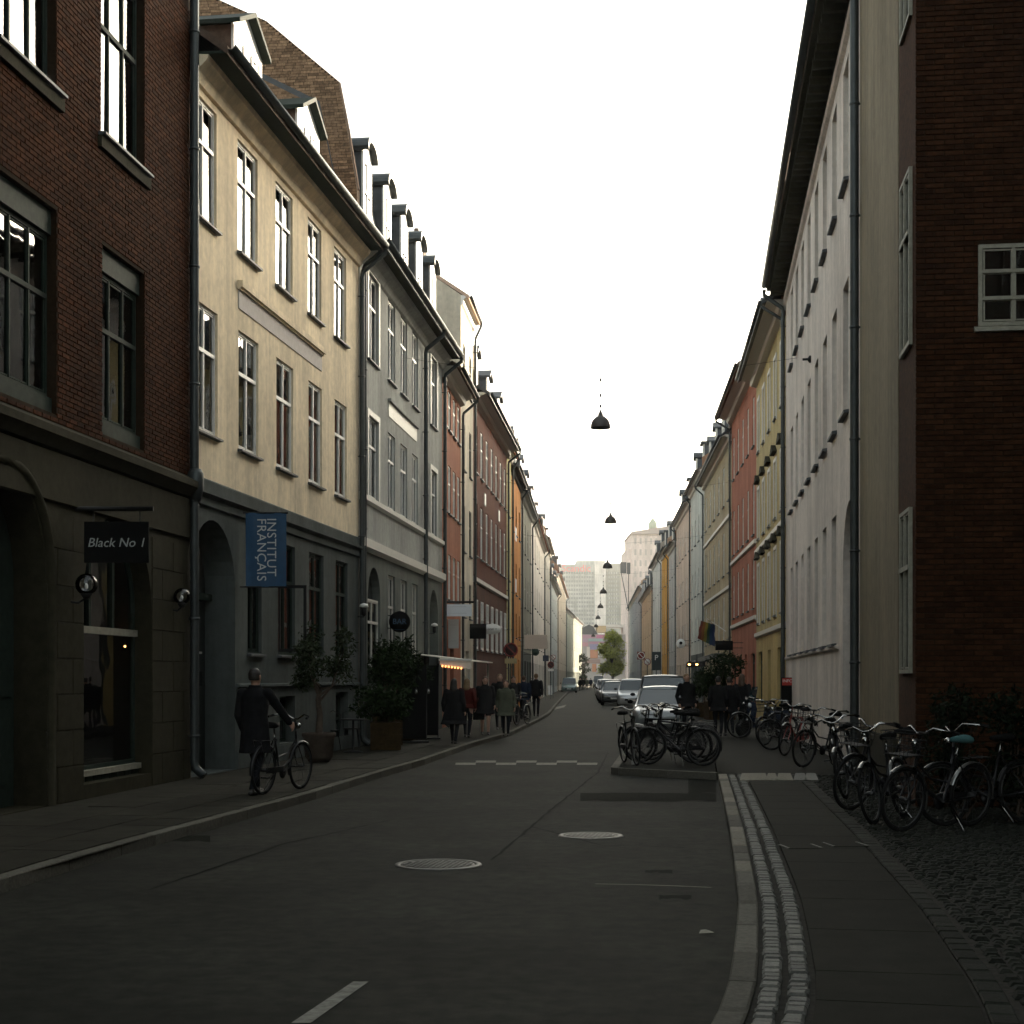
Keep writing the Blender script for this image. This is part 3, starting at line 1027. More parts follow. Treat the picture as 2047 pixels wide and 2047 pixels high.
# parking island with kerb
I0 = gp(1224, 1536, SW); I1 = gp(1434, 1545, SW); I2 = gp(1249, 1497, SW)
isl = empty('bicycle_island', kind='structure')
ipoly = [(I0[0] + 0.12, I0[1]), (I1[0] - 0.02, I1[1] - 0.05), (I1[0] + 0.95, I1[1] + 8.2), (I2[0] + 0.35, I2[1] + 0.3), (I2[0], I2[1]), (I0[0], I0[1] + 0.25)]
b = MB(); b.slab(ipoly, -0.03, SW - 0.008); b.build('island_paving', M['slab'], isl)
for a, c in ((5, 0), (0, 1), (4, 5), (3, 4)):
    p, q = Vector(ipoly[a]), Vector(ipoly[c])
    dl = (q - p).length; k = max(1, int(dl / 0.9)); t = (q - p) / dl; nrm = Vector((-t.y, t.x))
    for i in range(k):
        s0, s1 = p + t * (dl * i / k + 0.005), p + t * (dl * (i + 1) / k - 0.005)
        b = MB(); b.slab([(s0 - nrm * 0.012)[:], (s1 - nrm * 0.012)[:], (s1 + nrm * 0.13)[:], (s0 + nrm * 0.13)[:]], -0.03, SW + 0.004)
        b.build('kerbstone', M['kerb'], isl)

# ------------------------------------------------------------------ road markings, covers, patches
def sheet(name, pts, z, m, label=None, cat=None, kind='structure'):
    b = MB(); b.add([(p[0], p[1], z) for p in pts], [tuple(range(len(pts)))])
    return tag(b.build(name, m), label, cat, None, kind)


sheet('lane_dash', [gp(582, 2047), gp(621, 2047), gp(737, 1964), gp(706, 1964)], 0.006, M['paint_road'])
xs = [910 + 40.5 * k for k in range(8)]
for k in range(7):
    ya, yb = (1529.5, 1525.2) if k % 2 == 0 else (1525.0, 1520.9)
    sheet('hump_marking', [gp(xs[k], ya), gp(xs[k + 1], ya), gp(xs[k + 1] + 1, yb), gp(xs[k] + 1, yb)], 0.006, M['paint_road'])
sheet('parking_line', [gp(1110, 1414), gp(1132, 1409), gp(1128, 1414), gp(1108, 1419)], 0.006, M['paint_road'])


def rough_patch(x0, x1, y0, y1, n=7, z=0.004, m='asphalt_dark', jag=2.0):
    top = [gp(x0 + (x1 - x0) * k / n, y0 + random.uniform(-jag, jag) * 0.6, 0) for k in range(n + 1)]
    bot = [gp(x1 - (x1 - x0) * k / n, y1 + random.uniform(-jag, jag), 0) for k in range(n + 1)]
    sheet('road_patch', bot[::-1] + top[::-1] if False else top + bot, z, M[m])


rough_patch(1160, 1432, 1586, 1602, 9)
rough_patch(1376, 1432, 1550, 1586, 4, 0.0045)
rough_patch(1290, 1344, 1740, 1745.5, 9, 0.004, 'tar', 1.6)
rough_patch(1318, 1382, 1790, 1798, 9, 0.004, 'tar', 2.2)
rough_patch(215, 420, 1672, 1682, 8, 0.004, 'asphalt_dark', 3)


def manhole(x, y, dia, label):
    X, Y = gp(x, y)
    r_ = dia / 2
    root = empty('manhole_cover', (X, Y, 0), 0.3, label, 'manhole cover', 'manhole covers in the road')
    b = MB(); b.lathe([(r_ - 0.05, -0.02), (r_ - 0.05, 0.006), (r_ - 0.04, 0.012), (r_, 0.010), (r_ + 0.01, 0.0), (r_ + 0.01, -0.02)], 40); b.build('rim', M['steel'], root)
    b = MB(); b.lathe([(0, 0.006), (r_ - 0.06, 0.006), (r_ - 0.055, -0.01)], 40)
    for i in range(-6, 7):
        for j in range(-6, 7):
            px, py = i * 0.055 + (j % 2) * 0.027, j * 0.05
            if px * px + py * py < (r_ - 0.09) ** 2:
                b.box(px - 0.018, px + 0.018, py - 0.012, py + 0.012, 0.006, 0.012)
    b.build('lid', M['steel'], root)
    return root


manhole(876, 1729, 0.80, 'round iron manhole cover nearest the camera in mid road')
manhole(1181, 1671, 0.70, 'round iron manhole cover shining nearer the right kerb')
for (x, y, w_, lab) in ((1600, 1692, 0.16, 'small metal utility lid in right pavement, left of two'), (1690, 1688, 0.17, 'small metal utility lid in right pavement, beside cobbles')):
    X, Y = gp(x, y, SW)
    root = empty('utility_lid', (X, Y, SW - 0.002), 0.12, lab, 'lid', 'utility lids in the right pavement')
    b = MB(); b.box(-w_, w_, -w_, w_, -0.01, 0.003); b.build('plate', M['slab'], root)
    for sx in (-1, 1):
        b = MB(); b.box(sx * w_ - 0.012, sx * w_ + 0.012, -w_, w_, 0.0, 0.008); b.build('edge_bar', M['steel'], root)
X, Y = gp(1411, 1867)
b = MB(); b.add([(-0.05, -0.02, 0.004), (0.05, -0.03, 0.012), (0.06, 0.03, 0.004), (-0.03, 0.035, 0.02), (0.0, 0.0, 0.028)], [(0, 1, 4), (1, 2, 4), (2, 3, 4), (3, 0, 4)])
tag(b.build('litter', M['oldwhite'], None, (X, Y, 0.003)), 'crumpled scrap of white paper on road near kerb', 'litter')


def seam(pts, w, m='tar', z=0.0055):
    P_ = [Vector(gp(x, y)) for x, y in pts]
    Q_ = []
    for a, c in zip(P_, P_[1:]):
        n = max(2, int((c - a).length / 0.25))
        for k in range(n): Q_.append(a.lerp(c, k / n) + Vector((random.uniform(-0.015, 0.015), random.uniform(-0.02, 0.02))))
    Q_.append(P_[-1])
    b = MB(); vs = []
    for k, p in enumerate(Q_):
        t = (Q_[min(k + 1, len(Q_) - 1)] - Q_[max(0, k - 1)]).normalized(); nn = Vector((-t.y, t.x)); ww = w * random.uniform(0.5, 1.2)
        vs += [(*(p + nn * ww / 2), z), (*(p - nn * ww / 2), z)]
    b.add(vs, [(2 * k, 2 * k + 1, 2 * k + 3, 2 * k + 2) for k in range(len(Q_) - 1)])
    tag(b.build('road_seam', M[m]), kind='structure')


seam([(985, 1720), (1100, 1620), (1195, 1545), (1215, 1505)], 0.035)
seam([(1440, 1700), (1330, 1694), (1200, 1690), (1060, 1652)], 0.03)
seam([(300, 1780), (560, 1690), (780, 1640), (1000, 1622)], 0.028)
seam([(1420, 1775), (1300, 1770), (1190, 1768)], 0.025, 'paint_road')

# ------------------------------------------------------------------ pieces laid on a wall
def lay(bl, u0, u1, z0, z1, ops, bl_, bh, joint, proud, m, name, keep=300, parent=None, base=0.0, flat=None, campos=None):
    """running-bond pieces as real blocks; the nearest `keep` whole ones are parts, the rest one mass"""
    whole = []; cut = []
    z = z0; row = 0
    while z + bh - joint <= z1 + 1e-6:
        u = u0 - (bl_ / 2 if row % 2 else 0)
        while u < u1:
            segs = [(max(u, u0), min(u + bl_ - joint, u1))]
            for o in ops:
                if o['v0'] - joint < z + bh - joint and o['v1'] + joint > z:
                    ns = []
                    for a, c in segs:
                        if c <= o['u0'] or a >= o['u1']: ns.append((a, c)); continue
                        if a < o['u0']: ns.append((a, o['u0'] - 0.003))
                        if c > o['u1']: ns.append((o['u1'] + 0.003, c))
                    segs = ns
            for a, c in segs:
                if c - a < 0.03: continue
                if abs((c - a) - (bl_ - joint)) < 1e-4: whole.append((a, z))
                else: cut.append((a, c, z))
            u += bl_
        z += bh; row += 1
    cp = Vector((0, 0, CZ))
    whole.sort(key=lambda q: (Vector(bl.world(q[0], 0, q[1])) - cp).length)
    L_, H_ = bl_ - joint, bh - joint
    sb = MB(); c_ = min(0.004, proud * 0.4)

    def blk(b, a, w, zz, pr):
        vs = [(a, base, zz), (a + w, base, zz), (a + w, base, zz + H_), (a, base, zz + H_),
              (a + c_, base - pr, zz + c_), (a + w - c_, base - pr, zz + c_), (a + w - c_, base - pr, zz + H_ - c_), (a + c_, base - pr, zz + H_ - c_)]
        b.add(vs, [(4, 5, 6, 7), (0, 1, 5, 4), (1, 2, 6, 5), (2, 3, 7, 6), (3, 0, 4, 7)])
    blk(sb, 0, L_, 0, proud)
    me = sb.mesh(name, M[m])
    bulk = MB()
    for i, (a, zz) in enumerate(whole):
        if i < keep:
            put(name, me, parent or bl.root, (a, random.uniform(-0.002, 0.003), zz))
        else:
            blk(bulk, a, L_, zz, proud + random.uniform(-0.003, 0.003))
    for a, c, zz in cut:
        blk(bulk, a, c - a, zz, proud)
    if bulk.v:
        o = bulk.build(name + '_courses', M[m], parent or bl.root)
        tag(o, kind='stuff')


def op(u0, u1, v0, v1, **k):
    return dict(u0=u0, u1=u1, v0=v0, v1=v1, **k)


# ------------------------------------------------------------------ L0: dark brick corner house with stone ground floor
L0 = Bld('brick_house', LB, P0, 'dark red brick house with stone arched ground floor, nearest on left')
ub = lambda x, i=0.0: L0.up(x, i)
uwa0, uwa1 = ub(201), ub(288)
uwb0, uwb1 = ub(20) - 0.02, ub(113)
ops_top = [op(uwa0, uwa1, 9.28, 11.85, rev=0.3), op(ub(110) - (uwa1 - uwa0), ub(112), 9.28, 11.85, rev=0.3)]
ops_mid = [op(uwa0 + 0.05, uwa1, 5.12, 7.75, rev=0.3), op(uwb1 - (uwa1 - uwa0), uwb1, 5.12, 7.75, rev=0.3)]
spacing = ops_top[0]['u0'] - ops_top[1]['u0']
for k in range(1, 7):
    for o in (ops_top[1], ops_mid[1]):
        q = dict(o); q['u0'] -= spacing * k; q['u1'] -= spacing * k
        (ops_top if o is ops_top[1] else ops_mid).append(q)
us0, us1 = ub(166), ub(303)
shop_op = op(us0, us1, 0.3, 4.05, spring=2.75, rev=0.35, room=2.6)
ud1 = ub(92)
door_op = op(ud1 - 2.3, ud1, SW, 4.25, spring=2.95, rev=0.5, room=1.2)
wall(L0, 15.5, ops_top + ops_mid + [shop_op, door_op], [M['mortar'], M['room'], M['stone']], D=10, zband=4.85)
roof(L0, [(-0.5, 15.5), (5, 19), (10.5, 15.5)], 'slate')
lay(L0, ub(-25), L0.W - 0.02, 5.02, 12.6, ops_top + ops_mid, 0.24, 0.068, 0.012, 0.012, 'brick_l', 'brick', 290)
lay(L0, ub(-25), L0.W - 0.22, SW, 3.95, [shop_op, door_op], 0.95, 0.47, 0.012, 0.014, 'stone', 'stone_block', 200)
band(L0, 'fascia', 4.0, 4.62, 0.045, 'stone', prof=[(0, 3.98), (-0.05, 4.0), (-0.05, 4.62), (0, 4.64)])
band(L0, 'string_course', 4.64, 5.0, 0.2, 'stone', prof=[(0, 4.642), (-0.08, 4.66), (-0.2, 4.8), (-0.2, 4.9), (0, 5.01)])
for o in ops_top[:2]:
    w_, h_ = o['u1'] - o['u0'], o['v1'] - o['v0']
    add_window(L0.root, o['u0'] + 0.02, o['v0'], w_ - 0.04, h_, 0.11, 3, (0.62,), 'greenpaint', 'glass', None)
    b = MB(); b.prism_x(w_ + 0.1, 0.12, 0.035, 0.11); b.build('sill', M['slate'], L0.root, (o['u0'] - 0.05, 0, o['v0']))
    b = MB(); b.box(o['u0'] - 0.12, o['u1'] + 0.12, -0.07, 0, o['v0'] - 0.24, o['v0'] - 0.08); b.build('sill_course', M['stone'], L0.root)
for o in ops_mid[:2]:
    w_, h_ = o['u1'] - o['u0'], o['v1'] - o['v0']
    add_window(L0.root, o['u0'] + 0.02, o['v0'] + 0.22, w_ - 0.04, h_ - 0.55, 0.12, 3, (0.62,), 'greenpaint', 'glass', None, curtain=True)
    b = MB(); b.box(o['u0'] + 0.01, o['u1'] - 0.01, 0.07, 0.2, o['v1'] - 0.32, o['v1'] - 0.01); b.build('lintel_board', M['greenpaint'], L0.root)
    b = MB(); b.box(o['u0'] + 0.01, o['u1'] - 0.01, 0.06, 0.2, o['v0'], o['v0'] + 0.21); b.build('apron_board', M['offwhite'] if False else M['greenpaint'], L0.root)
# further windows of the same house behind the viewpoint stay plain
for o in ops_top[2:] + ops_mid[2:]:
    add_window(L0.root, o['u0'] + 0.02, o['v0'], o['u1'] - o['u0'] - 0.04, o['v1'] - o['v0'], 0.11, 3, (0.62,), 'greenpaint', 'glass_far', None, single=True)
# shop window
sw = us1 - us0
sf = MB()
sf.box(us0, us0 + 0.07, 0.26, 0.34, 0.46, 2.72); sf.box(us1 - 0.07, us1, 0.26, 0.34, 0.46, 2.72)
sf.box(us0 + 0.07, us1 - 0.07, 0.26, 0.34, 0.46, 0.52)
sfo = L0.part('shop_window', sf, M['greenpaint'])
b = MB(); b.box(us0 + 0.07, us1 - 0.07, 0.296, 0.304, 0.52, 2.36); b.build('pane', M['glass'], sfo)
b = MB(); b.box(us0, us1, 0.22, 0.36, 2.36, 2.46); b.build('transom', M['oldwhite'], sfo)
b = MB(); b.box(us0, us1, 0.16, 0.36, 0.38, 0.46); b.build('sill', M['oldwhite'], sfo)
b = MB(); b.box(us0, us1, 0.22, 0.34, SW, 0.38)
for k in range(9): b.box(us0 + sw * k / 9 + 0.01, us0 + sw * (k + 1) / 9 - 0.01, 0.205, 0.22, SW, 0.37)
b.build('stall_riser', M['greenpaint'], sfo)
# glazed arch over the transom
b = MB()
ap = arch_pts(us0 + 0.02, us1 - 0.02, 2.75, 4.03, 16)
for k in range(16):
    (a0, c0), (a1, c1) = ap[k], ap[k + 1]
    b.quad((a0, 0.3, 2.46), (a1, 0.3, 2.46), (a1, 0.3, c1), (a0, 0.3, c0))
b.build('fanlight', M['glass'], sfo)
b = MB()
for k in (1, 2): b.box(us0 + sw * k / 3 - 0.04, us0 + sw * k / 3 + 0.04, 0.26, 0.34, 2.46, 3.9)
b.tube([(p[0], 0.3, p[1] - 0.03) for p in ap], 0.05, 6)
b.build('fanlight_bar', M['greenpaint'], sfo)
for (x, y, sz) in ((194, 1287, 0.024), (214, 1284, 0.024), (246, 1292, 0.03)):
    i_ = 0.34
    u = ub(x, i_); z = L0.zp(x, y, i_)
    root = empty('shop_spotlight', L0.world(u, i_, z), L0.ang, 'tiny warm spotlight glowing in dark shop window, ' + {194: 'leftmost of three', 214: 'middle of three', 246: 'rightmost of three'}[x], 'lamp', 'shop spotlights')
    sz *= 1.5
    b = MB(); b.lathe([(0.0, -sz), (sz * 0.7, -sz * 0.7), (sz, 0), (sz * 0.7, sz * 0.7), (0, sz)], 10); b.build('bulb', M['bulb'], root)
    b = MB(); b.lathe([(sz * 0.9, sz * 0.9), (sz * 0.8, 0.09), (0.006, 0.095), (0.006, 0.13)], 10); b.build('housing', M['black'], root)
# shop goods: dark counter with mannequin-like stand
b = MB(); b.box(us0 + 0.2, us0 + 1.3, 0.9, 1.5, SW, 1.05); b.box(us0 + 0.15, us0 + 1.35, 0.85, 1.55, 1.05, 1.1)
L0.part('display_counter', b, M['woodbox'])
# big dark arched door
b = MB()
dap = arch_pts(ud1 - 2.28, ud1 - 0.02, 2.95, 4.23, 16)
b.prism([(ud1 - 2.28, SW)] + dap + [(ud1 - 0.02, SW)], 0.42, 0.47)
do_ = L0.part('door', b, M['greenpaint'])
b = MB(); b.tube([(ud1 - 1.05, 0.36, 1.05), (ud1 - 1.05, 0.36, 1.3)], 0.018, 8); b.build('handle', M['chrome'], do_)
for k in range(2):
    for zz in (0.4, 1.5):
        b = MB(); b.box(ud1 - 2.15 + k * 1.13, ud1 - 1.25 + k * 1.13, 0.4, 0.42, zz, zz + 0.95); b.build('panel', M['greenpaint'], do_)
b = MB()
oa = arch_pts(ud1 - 2.3, ud1, 2.95, 4.25, 18)
b.tube([(oa[0][0] - 0.09, -0.02, SW)] + [(p[0] + (0.09 if p[0] > ud1 - 1.15 else -0.09), -0.02, p[1] + 0.07) for p in oa] + [(ud1 + 0.09, -0.02, SW)], 0.07, 8)
L0.part('arch_moulding', b, M['stone'])
downpipe(L0, L0.W - 0.1, -0.3, 15.3, r=0.075)
b = MB(); b.lathe([(0.08, -0.3), (0.13, -0.1), (0.13, 0.15), (0.09, 0.22)], 12, c=(L0.W - 0.1, -0.12, 4.9)); L0.part('pipe_swan_neck', b, M['zinc'])

# ------------------------------------------------------------------ L1: cream house
L1 = Bld('cream_house', LQ[0], LQ[1], 'cream plaster house with grey ground floor and two gabled dormers')
cream = plaster('cream_plaster', (0.80, 0.665, 0.475)); greygf = plaster('grey_green_plaster', (0.080, 0.090, 0.086))
bays = [(386, 433), (475, 515), (551, 585), (615.5, 642.5), (668, 692)]
H1 = 12.0
ops = []
for a, c in bays:
    ops.append(op(L1.up(a), L1.up(c), 9.38, 11.38)); ops.append(op(L1.up(a) + 0.05, L1.up(c) + 0.05, 5.85, 7.97))
ua0, ua1 = L1.up(377) + 0.06, L1.up(470)
arch1 = op(ua0, ua1, SW, 4.42, spring=3.3, rev=0.6, room=0)
gf = []
for a, c in ((495, 523), (556, 590), (618, 647), (671, 695)):
    gf.append(op(L1.up(a), L1.up(c), 2.2, 4.38, rev=0.22))
bas = [op(L1.up(559), L1.up(590), 0.45, 1.38, rev=0.25), op(L1.up(671), L1.up(696), 0.2, 1.42, rev=0.25)]
prof1 = [(-0.62, H1), (5.2, H1 + 4.3), (10.4, H1)]
wall(L1, H1, ops + gf + bas + [arch1], [cream, M['room'], greygf, plaster('party_wall', (0.3, 0.24, 0.17))], D=10, zband=4.82, roofprof=prof1)
for o in ops:
    add_window(L1.root, o['u0'], o['v0'], o['u1'] - o['u0'], o['v1'] - o['v0'], 0.045, 2, (0.645,), 'white', 'glass', ('slate', 0.09, 0.035))
for o in gf:
    add_window(L1.root, o['u0'], o['v0'], o['u1'] - o['u0'], o['v1'] - o['v0'], 0.06, 2, (0.66,), 'greenpaint', 'glass', ('slate', 0.09, 0.035), curtain=random.random() < 0.5)
for o in bas:
    add_window(L1.root, o['u0'], o['v0'], o['u1'] - o['u0'], o['v1'] - o['v0'], 0.2, 2, (0.5,), 'greenpaint', 'glass_far', None, single=True)
roof(L1, prof1, 'tile_grey')
band(L1, 'cornice', 0, 0, 0, cream, prof=[(0, 11.5), (-0.06, 11.52), (-0.12, 11.66), (-0.27, 11.8), (-0.3, 11.88), (0, 11.9)])
b = MB(); b.box(0.02, L1.W - 0.02, -0.62, 0.0, 11.885, 11.93); L1.part('soffit', b, M['greenpaint'])
gutter(L1, -0.66, 12.02, 0.09)
band(L1, 'string_course', 4.62, 5.05, 0.1, greygf, prof=[(0, 4.6), (-0.05, 4.62), (-0.05, 4.74), (-0.13, 4.8), (-0.13, 4.84), (-0.05, 4.86), (-0.05, 5.04), (0, 5.08)])
band(L1, 'plinth_ledge', 1.56, 1.64, 0.07, greygf, u0=ua1 + 0.05)
b = MB(); b.box(ua1 + 0.02, L1.W - 0.02, -0.05, 0.0, SW, 0.42); L1.part('plinth', b, greygf)
up0, up1 = L1.up(476), L1.up(642)
b = MB(); b.box(up0, up1, -0.02, 0, 8.35, 8.72); L1.part('inscription_panel', b, mat('pale_panel', (0.55, 0.5, 0.47), 0.8, var=0.06))
b = MB(); b.box(up0 - 0.04, up1 + 0.04, -0.1, 0, 8.72, 8.84); b.box(up0 - 0.04, up1 + 0.04, -0.06, 0, 8.62 + 0.06, 8.72); L1.part('panel_moulding', b, cream)
for (a, c) in ((468.5, 523), (595.7, 638)):
    dormer(L1, L1.up(a, 0.6), L1.up(c, 0.6), 0.6, 12.25, 14.15, 'tile_grey', 'white', 'gable', 'greenpaint', depth=3.0, cols=3, rows=(0.5,))
# arch doorway: recessed dark gate
b = MB()
gap_ = arch_pts(ua0 + 0.02, ua1 - 0.02, 3.3, 4.4, 16)
b.prism([(ua0 + 0.02, SW)] + gap_ + [(ua1 - 0.02, SW)], 0.55, 0.6)
gate = L1.part('gate', b, mat('blackgreen_gate', (0.012, 0.016, 0.014), 0.5))
b = MB(); b.box(ua0, ua1, 0.42, 0.55, 3.1, 3.22); b.build('transom', M['greenpaint'], gate)
b = MB(); b.box(ua1 - 0.5, ua1 - 0.3, 0.5, 0.55, 1.6, 1.85); b.build('door_plate', M['iron'], gate)
b = MB(); b.box(ua1 - 0.45, ua1 - 0.36, 0.48, 0.5, 2.16, 2.2); b.build('lock_plate', M['white'], gate)
for k in range(2):
    for zz in (0.3, 1.6):
        b = MB(); b.box(ua0 + 0.2 + k * 1.1, ua0 + 1.05 + k * 1.1, 0.53, 0.55, zz, zz + 1.15); b.build('panel', mat('blackgreen_gate', (0, 0, 0)), gate)
downpipe(L1, L1.W - 0.06, -0.66, 12.0, r=0.06)
chimney(L1, L1.up(398, 4.5), 4.4, 16, 19.2, 1.0, 0.8)

# ------------------------------------------------------------------ L2: pale grey house with five arched dormers
L2 = Bld('grey_house', LQ[1], LQ[2], 'pale grey house with row of five arched slate dormers')
grey2 = plaster('pale_grey_plaster', (0.35, 0.35, 0.325)); grey2g = plaster('grey_ground_floor_plaster', (0.135, 0.145, 0.13))
H2 = 12.2
wb = [(735, 755), (775.5, 790), (801, 814), (824, 835.6), (860, 872)]
ops = []
for i, (a, c) in enumerate(wb):
    ops.append(op(L2.up(a), L2.up(c), 9.6, 11.72)); ops.append(op(L2.up(a), L2.up(c), 6.2, 8.2))
uc = (L2.up(733) + L2.up(762)) / 2
ga = [op(uc - 0.8, uc + 0.8, 2.0, 4.5, spring=3.7, rev=0.3)]
gw = [op(L2.up(a), L2.up(c), 2.0, 4.45, rev=0.22) for a, c in wb[1:4]]
ud = (L2.up(856) + L2.up(878)) / 2
gd = [op(ud - 0.85, ud + 0.85, SW, 4.5, spring=3.6, rev=0.5, room=0.8)]
prof2 = [(-0.6, H2), (0.35, H2 + 0.45), (0.95, H2 + 3.3), (5, H2 + 5.4), (10, H2)]
wall(L2, H2, ops + ga + gw + gd, [grey2, M['room'], grey2g, mat('old_brick_gable', (0.19, 0.12, 0.075), 0.9, var=0.35, scale=9, stain=0.25, bump=0.6, bscale=25)], D=10, zband=5.0, roofprof=prof2)
# brick fire gable standing above the roofs
b = MB()
gpts = [(0.03, H2 - 0.4), (0.05, H2 + 1.2), (0.28, H2 + 2.6), (0.5, H2 + 3.75), (2.3, H2 + 5.3), (5, H2 + 6.6), (9, H2 + 4.0), (9, H2 - 0.4)]
n = len(gpts)
vs = [(0.02, p[0], p[1]) for p in gpts] + [(0.34, p[0], p[1]) for p in gpts]
b.add(vs, [tuple(range(n)), tuple(range(2 * n - 1, n - 1, -1))] + [(j, j + n, (j + 1) % n + n, (j + 1) % n) for j in range(n)])
gab = L2.part('fire_gable', b, M['mortar'])
gb = MB()
z = H2 - 0.3; row = 0
def _gy(z):
    for p, q in zip(gpts[:6], gpts[1:6]):
        if p[1] <= z <= q[1]: return p[0] + (q[0] - p[0]) * (z - p[1]) / (q[1] - p[1])
    return 5
while z < H2 + 6.3:
    y = _gy(z + 0.05) + 0.005; y0_ = y; first = row % 2
    while y < 5.2:
        l_ = 0.105 if first else 0.225; first = 0
        gb.box(0.006, 0.02, y, y + l_, z, z + 0.056); y += l_ + 0.012
    z += 0.068; row += 1
tag(gb.build('gable_bricks', mat('old_yellow_brown_brick', (0.22, 0.14, 0.085), 0.9, var=0.3, scale=15, island=0.4), gab), kind='stuff')
gc = MB()
for p, q in zip(gpts[1:6], gpts[2:6]):
    pass
gc.tube([(0.18, p[0] + 0.02, p[1] + 0.0) for p in gpts[1:6]], 0.06, 6)
gc.build('coping', M['tile_grey'], gab)
for i, o in enumerate(ops):
    add_window(L2.root, o['u0'], o['v0'], o['u1'] - o['u0'], o['v1'] - o['v0'], 0.045, 2, (0.64,), 'white', 'glass', ('slate', 0.08, 0.035))
    if i < 2 or i > 7:
        s = MB(); t = 0.14
        w_, h_ = o['u1'] - o['u0'], o['v1'] - o['v0']
        s.box(-t, 0, -0.04, 0, -0.02, h_ + t); s.box(w_, w_ + t, -0.04, 0, -0.02, h_ + t); s.box(0, w_, -0.04, 0, h_, h_ + t)
        s.build('surround', M['offwhite'], L2.root, (o['u0'], 0, o['v0']))
for o in gw + ga:
    add_window(L2.root, o['u0'], o['v0'], o['u1'] - o['u0'], (o['v1'] if o in gw else o['spring']) - o['v0'], 0.06, 2, (0.66,), 'offwhite', 'glass', ('slate', 0.08, 0.035))
o = ga[0]
b = MB(); a_ = arch_pts(o['u0'], o['u1'], 3.7, 4.5, 12); b.prism(a_, 0.2, 0.21); L2.part('fanlight', b, M['glass_far'])
b = MB(); b.prism([(ud - 0.84, SW)] + arch_pts(ud - 0.84, ud + 0.84, 3.6, 4.48, 12) + [(ud + 0.84, SW)], 0.42, 0.47); dd_ = L2.part('door', b, M['greenpaint'])
b = MB(); b.tube([(ud + 0.1, 0.37, 1.1), (ud + 0.1, 0.37, 1.3)], 0.015, 6); b.build('handle', M['chrome'], dd_)
roof(L2, prof2, 'slate')
band(L2, 'cornice', 0, 0, 0, grey2, prof=[(0, 11.72), (-0.06, 11.76), (-0.15, 11.9), (-0.3, 12.0), (-0.33, 12.08), (0, 12.1)])
b = MB(); b.box(0.02, L2.W - 0.02, -0.6, 0, 12.085, 12.13); L2.part('soffit', b, M['stone'])
gutter(L2, -0.64, 12.22, 0.09)
band(L2, 'sill_course', 6.0, 6.18, 0.1, 'offwhite')
band(L2, 'string_course', 4.82, 5.12, 0.14, 'offwhite')
u5a, u5b = L2.up(776), L2.up(832)
b = MB(); b.box(u5a, u5b, -0.02, 0, 8.62, 9.0); L2.part('inscription_panel', b, M['offwhite'])
b = MB(); b.box(u5a - 0.04, u5b + 0.04, -0.09, 0, 9.0, 9.08); L2.part('panel_moulding', b, grey2)
downpipe(L2, 0.16, -0.64, 12.2, r=0.065)
downpipe(L2, L2.up(845), -0.64, 12.2, r=0.065)
downpipe(L2, L2.W - 0.05, -0.64, 12.2, r=0.06)
for x in (735, 775, 809, 839, 866):
    uu = L2.up(x, 0.45)
    dormer(L2, uu - 0.52, uu + 0.52, 0.45, H2 + 0.6, H2 + 3.05, 'slate', 'white', 'arch', 'zinc', depth=1.6, cols=2, rows=(0.62,))

# ------------------------------------------------------------------ the rest of the left row
def seg(i): return LQ[i], LQ[i + 1]


salmon = row_house('salmon_house', 'narrow salmon pink house beside the pale grey one', *seg(2), 11.9, (0.36, 0.15, 0.095), 4, [(10.1, 11.4), (7.3, 8.9), (4.4, 5.9)], fm='white', ww=0.8, near='right', roofm='tile_grey', single=False, glass='glass', overhang=0.6)
white4 = row_house('white_tower_house', 'tall narrow white house rising above salmon neighbour', *seg(3), 15.6, (0.62, 0.56, 0.45), 2, [(12.4, 14.0), (9.4, 11.1), (6.4, 8.1), (4.0, 5.3)], fm='greenpaint', ww=0.75, roofm='pale_tile', roofh=2.2, D=6, overhang=0.3, corn='white', parapet=False)
red5 = row_house('dark_red_house', 'dark red house with many white framed windows', *seg(4), 12.9, (0.10, 0.028, 0.016), 7, [(9.9, 11.8), (6.6, 8.7)], lower=(0.075, 0.026, 0.016), zband=5.6, fm='white', ww=0.95, roofm='slate', overhang=0.65, shop=False, bandz=(5.5,), dorm=3)
red5b = []
for c in range(7):
    sp_ = red5.W / 7
    add_window(red5.root, sp_ * (c + 0.5) - 0.45, 2.9, 0.9, 1.95, -0.03, 2, (0.62,), 'white', 'glass_far', ('zinc', 0.05, 0.04), single=True)
for (x, y) in ((969, 992), (997, 1025)):
    u = red5.up(x)
    b = MB(); b.box(u - 0.28, u + 0.28, -0.03, 0, red5.zp(x, y) - 0.4, red5.zp(x, y) + 0.1); red5.part('plaque', b, M['white'])
yel6 = row_house('pale_yellow_house', 'sliver of pale yellow house beside dark red one', *seg(5), 13.0, (0.55, 0.50, 0.25), 1, [(9.8, 11.4), (6.6, 8.2)], fm='white', ww=0.9, roofm='tile', overhang=0.35, shop=False)
ora7 = row_house('orange_house', 'bright orange house on left with two white plaques', *seg(6), 12.6, (0.52, 0.22, 0.06), 3, [(9.4, 11.0), (6.2, 7.9), (3.9, 5.2)], fm='tile_grey' if False else 'woodbox', ww=0.9, roofm='slate', dorm=2, overhang=0.4, corn='stone')
for (y) in (1067, 1170):
    b = MB(); u = ora7.W * 0.42; z = ora7.zp(1030, y); b.box(u - 0.5, u + 0.5, -0.03, 0, z - 0.35, z + 0.35); ora7.part('plaque', b, M['white'])
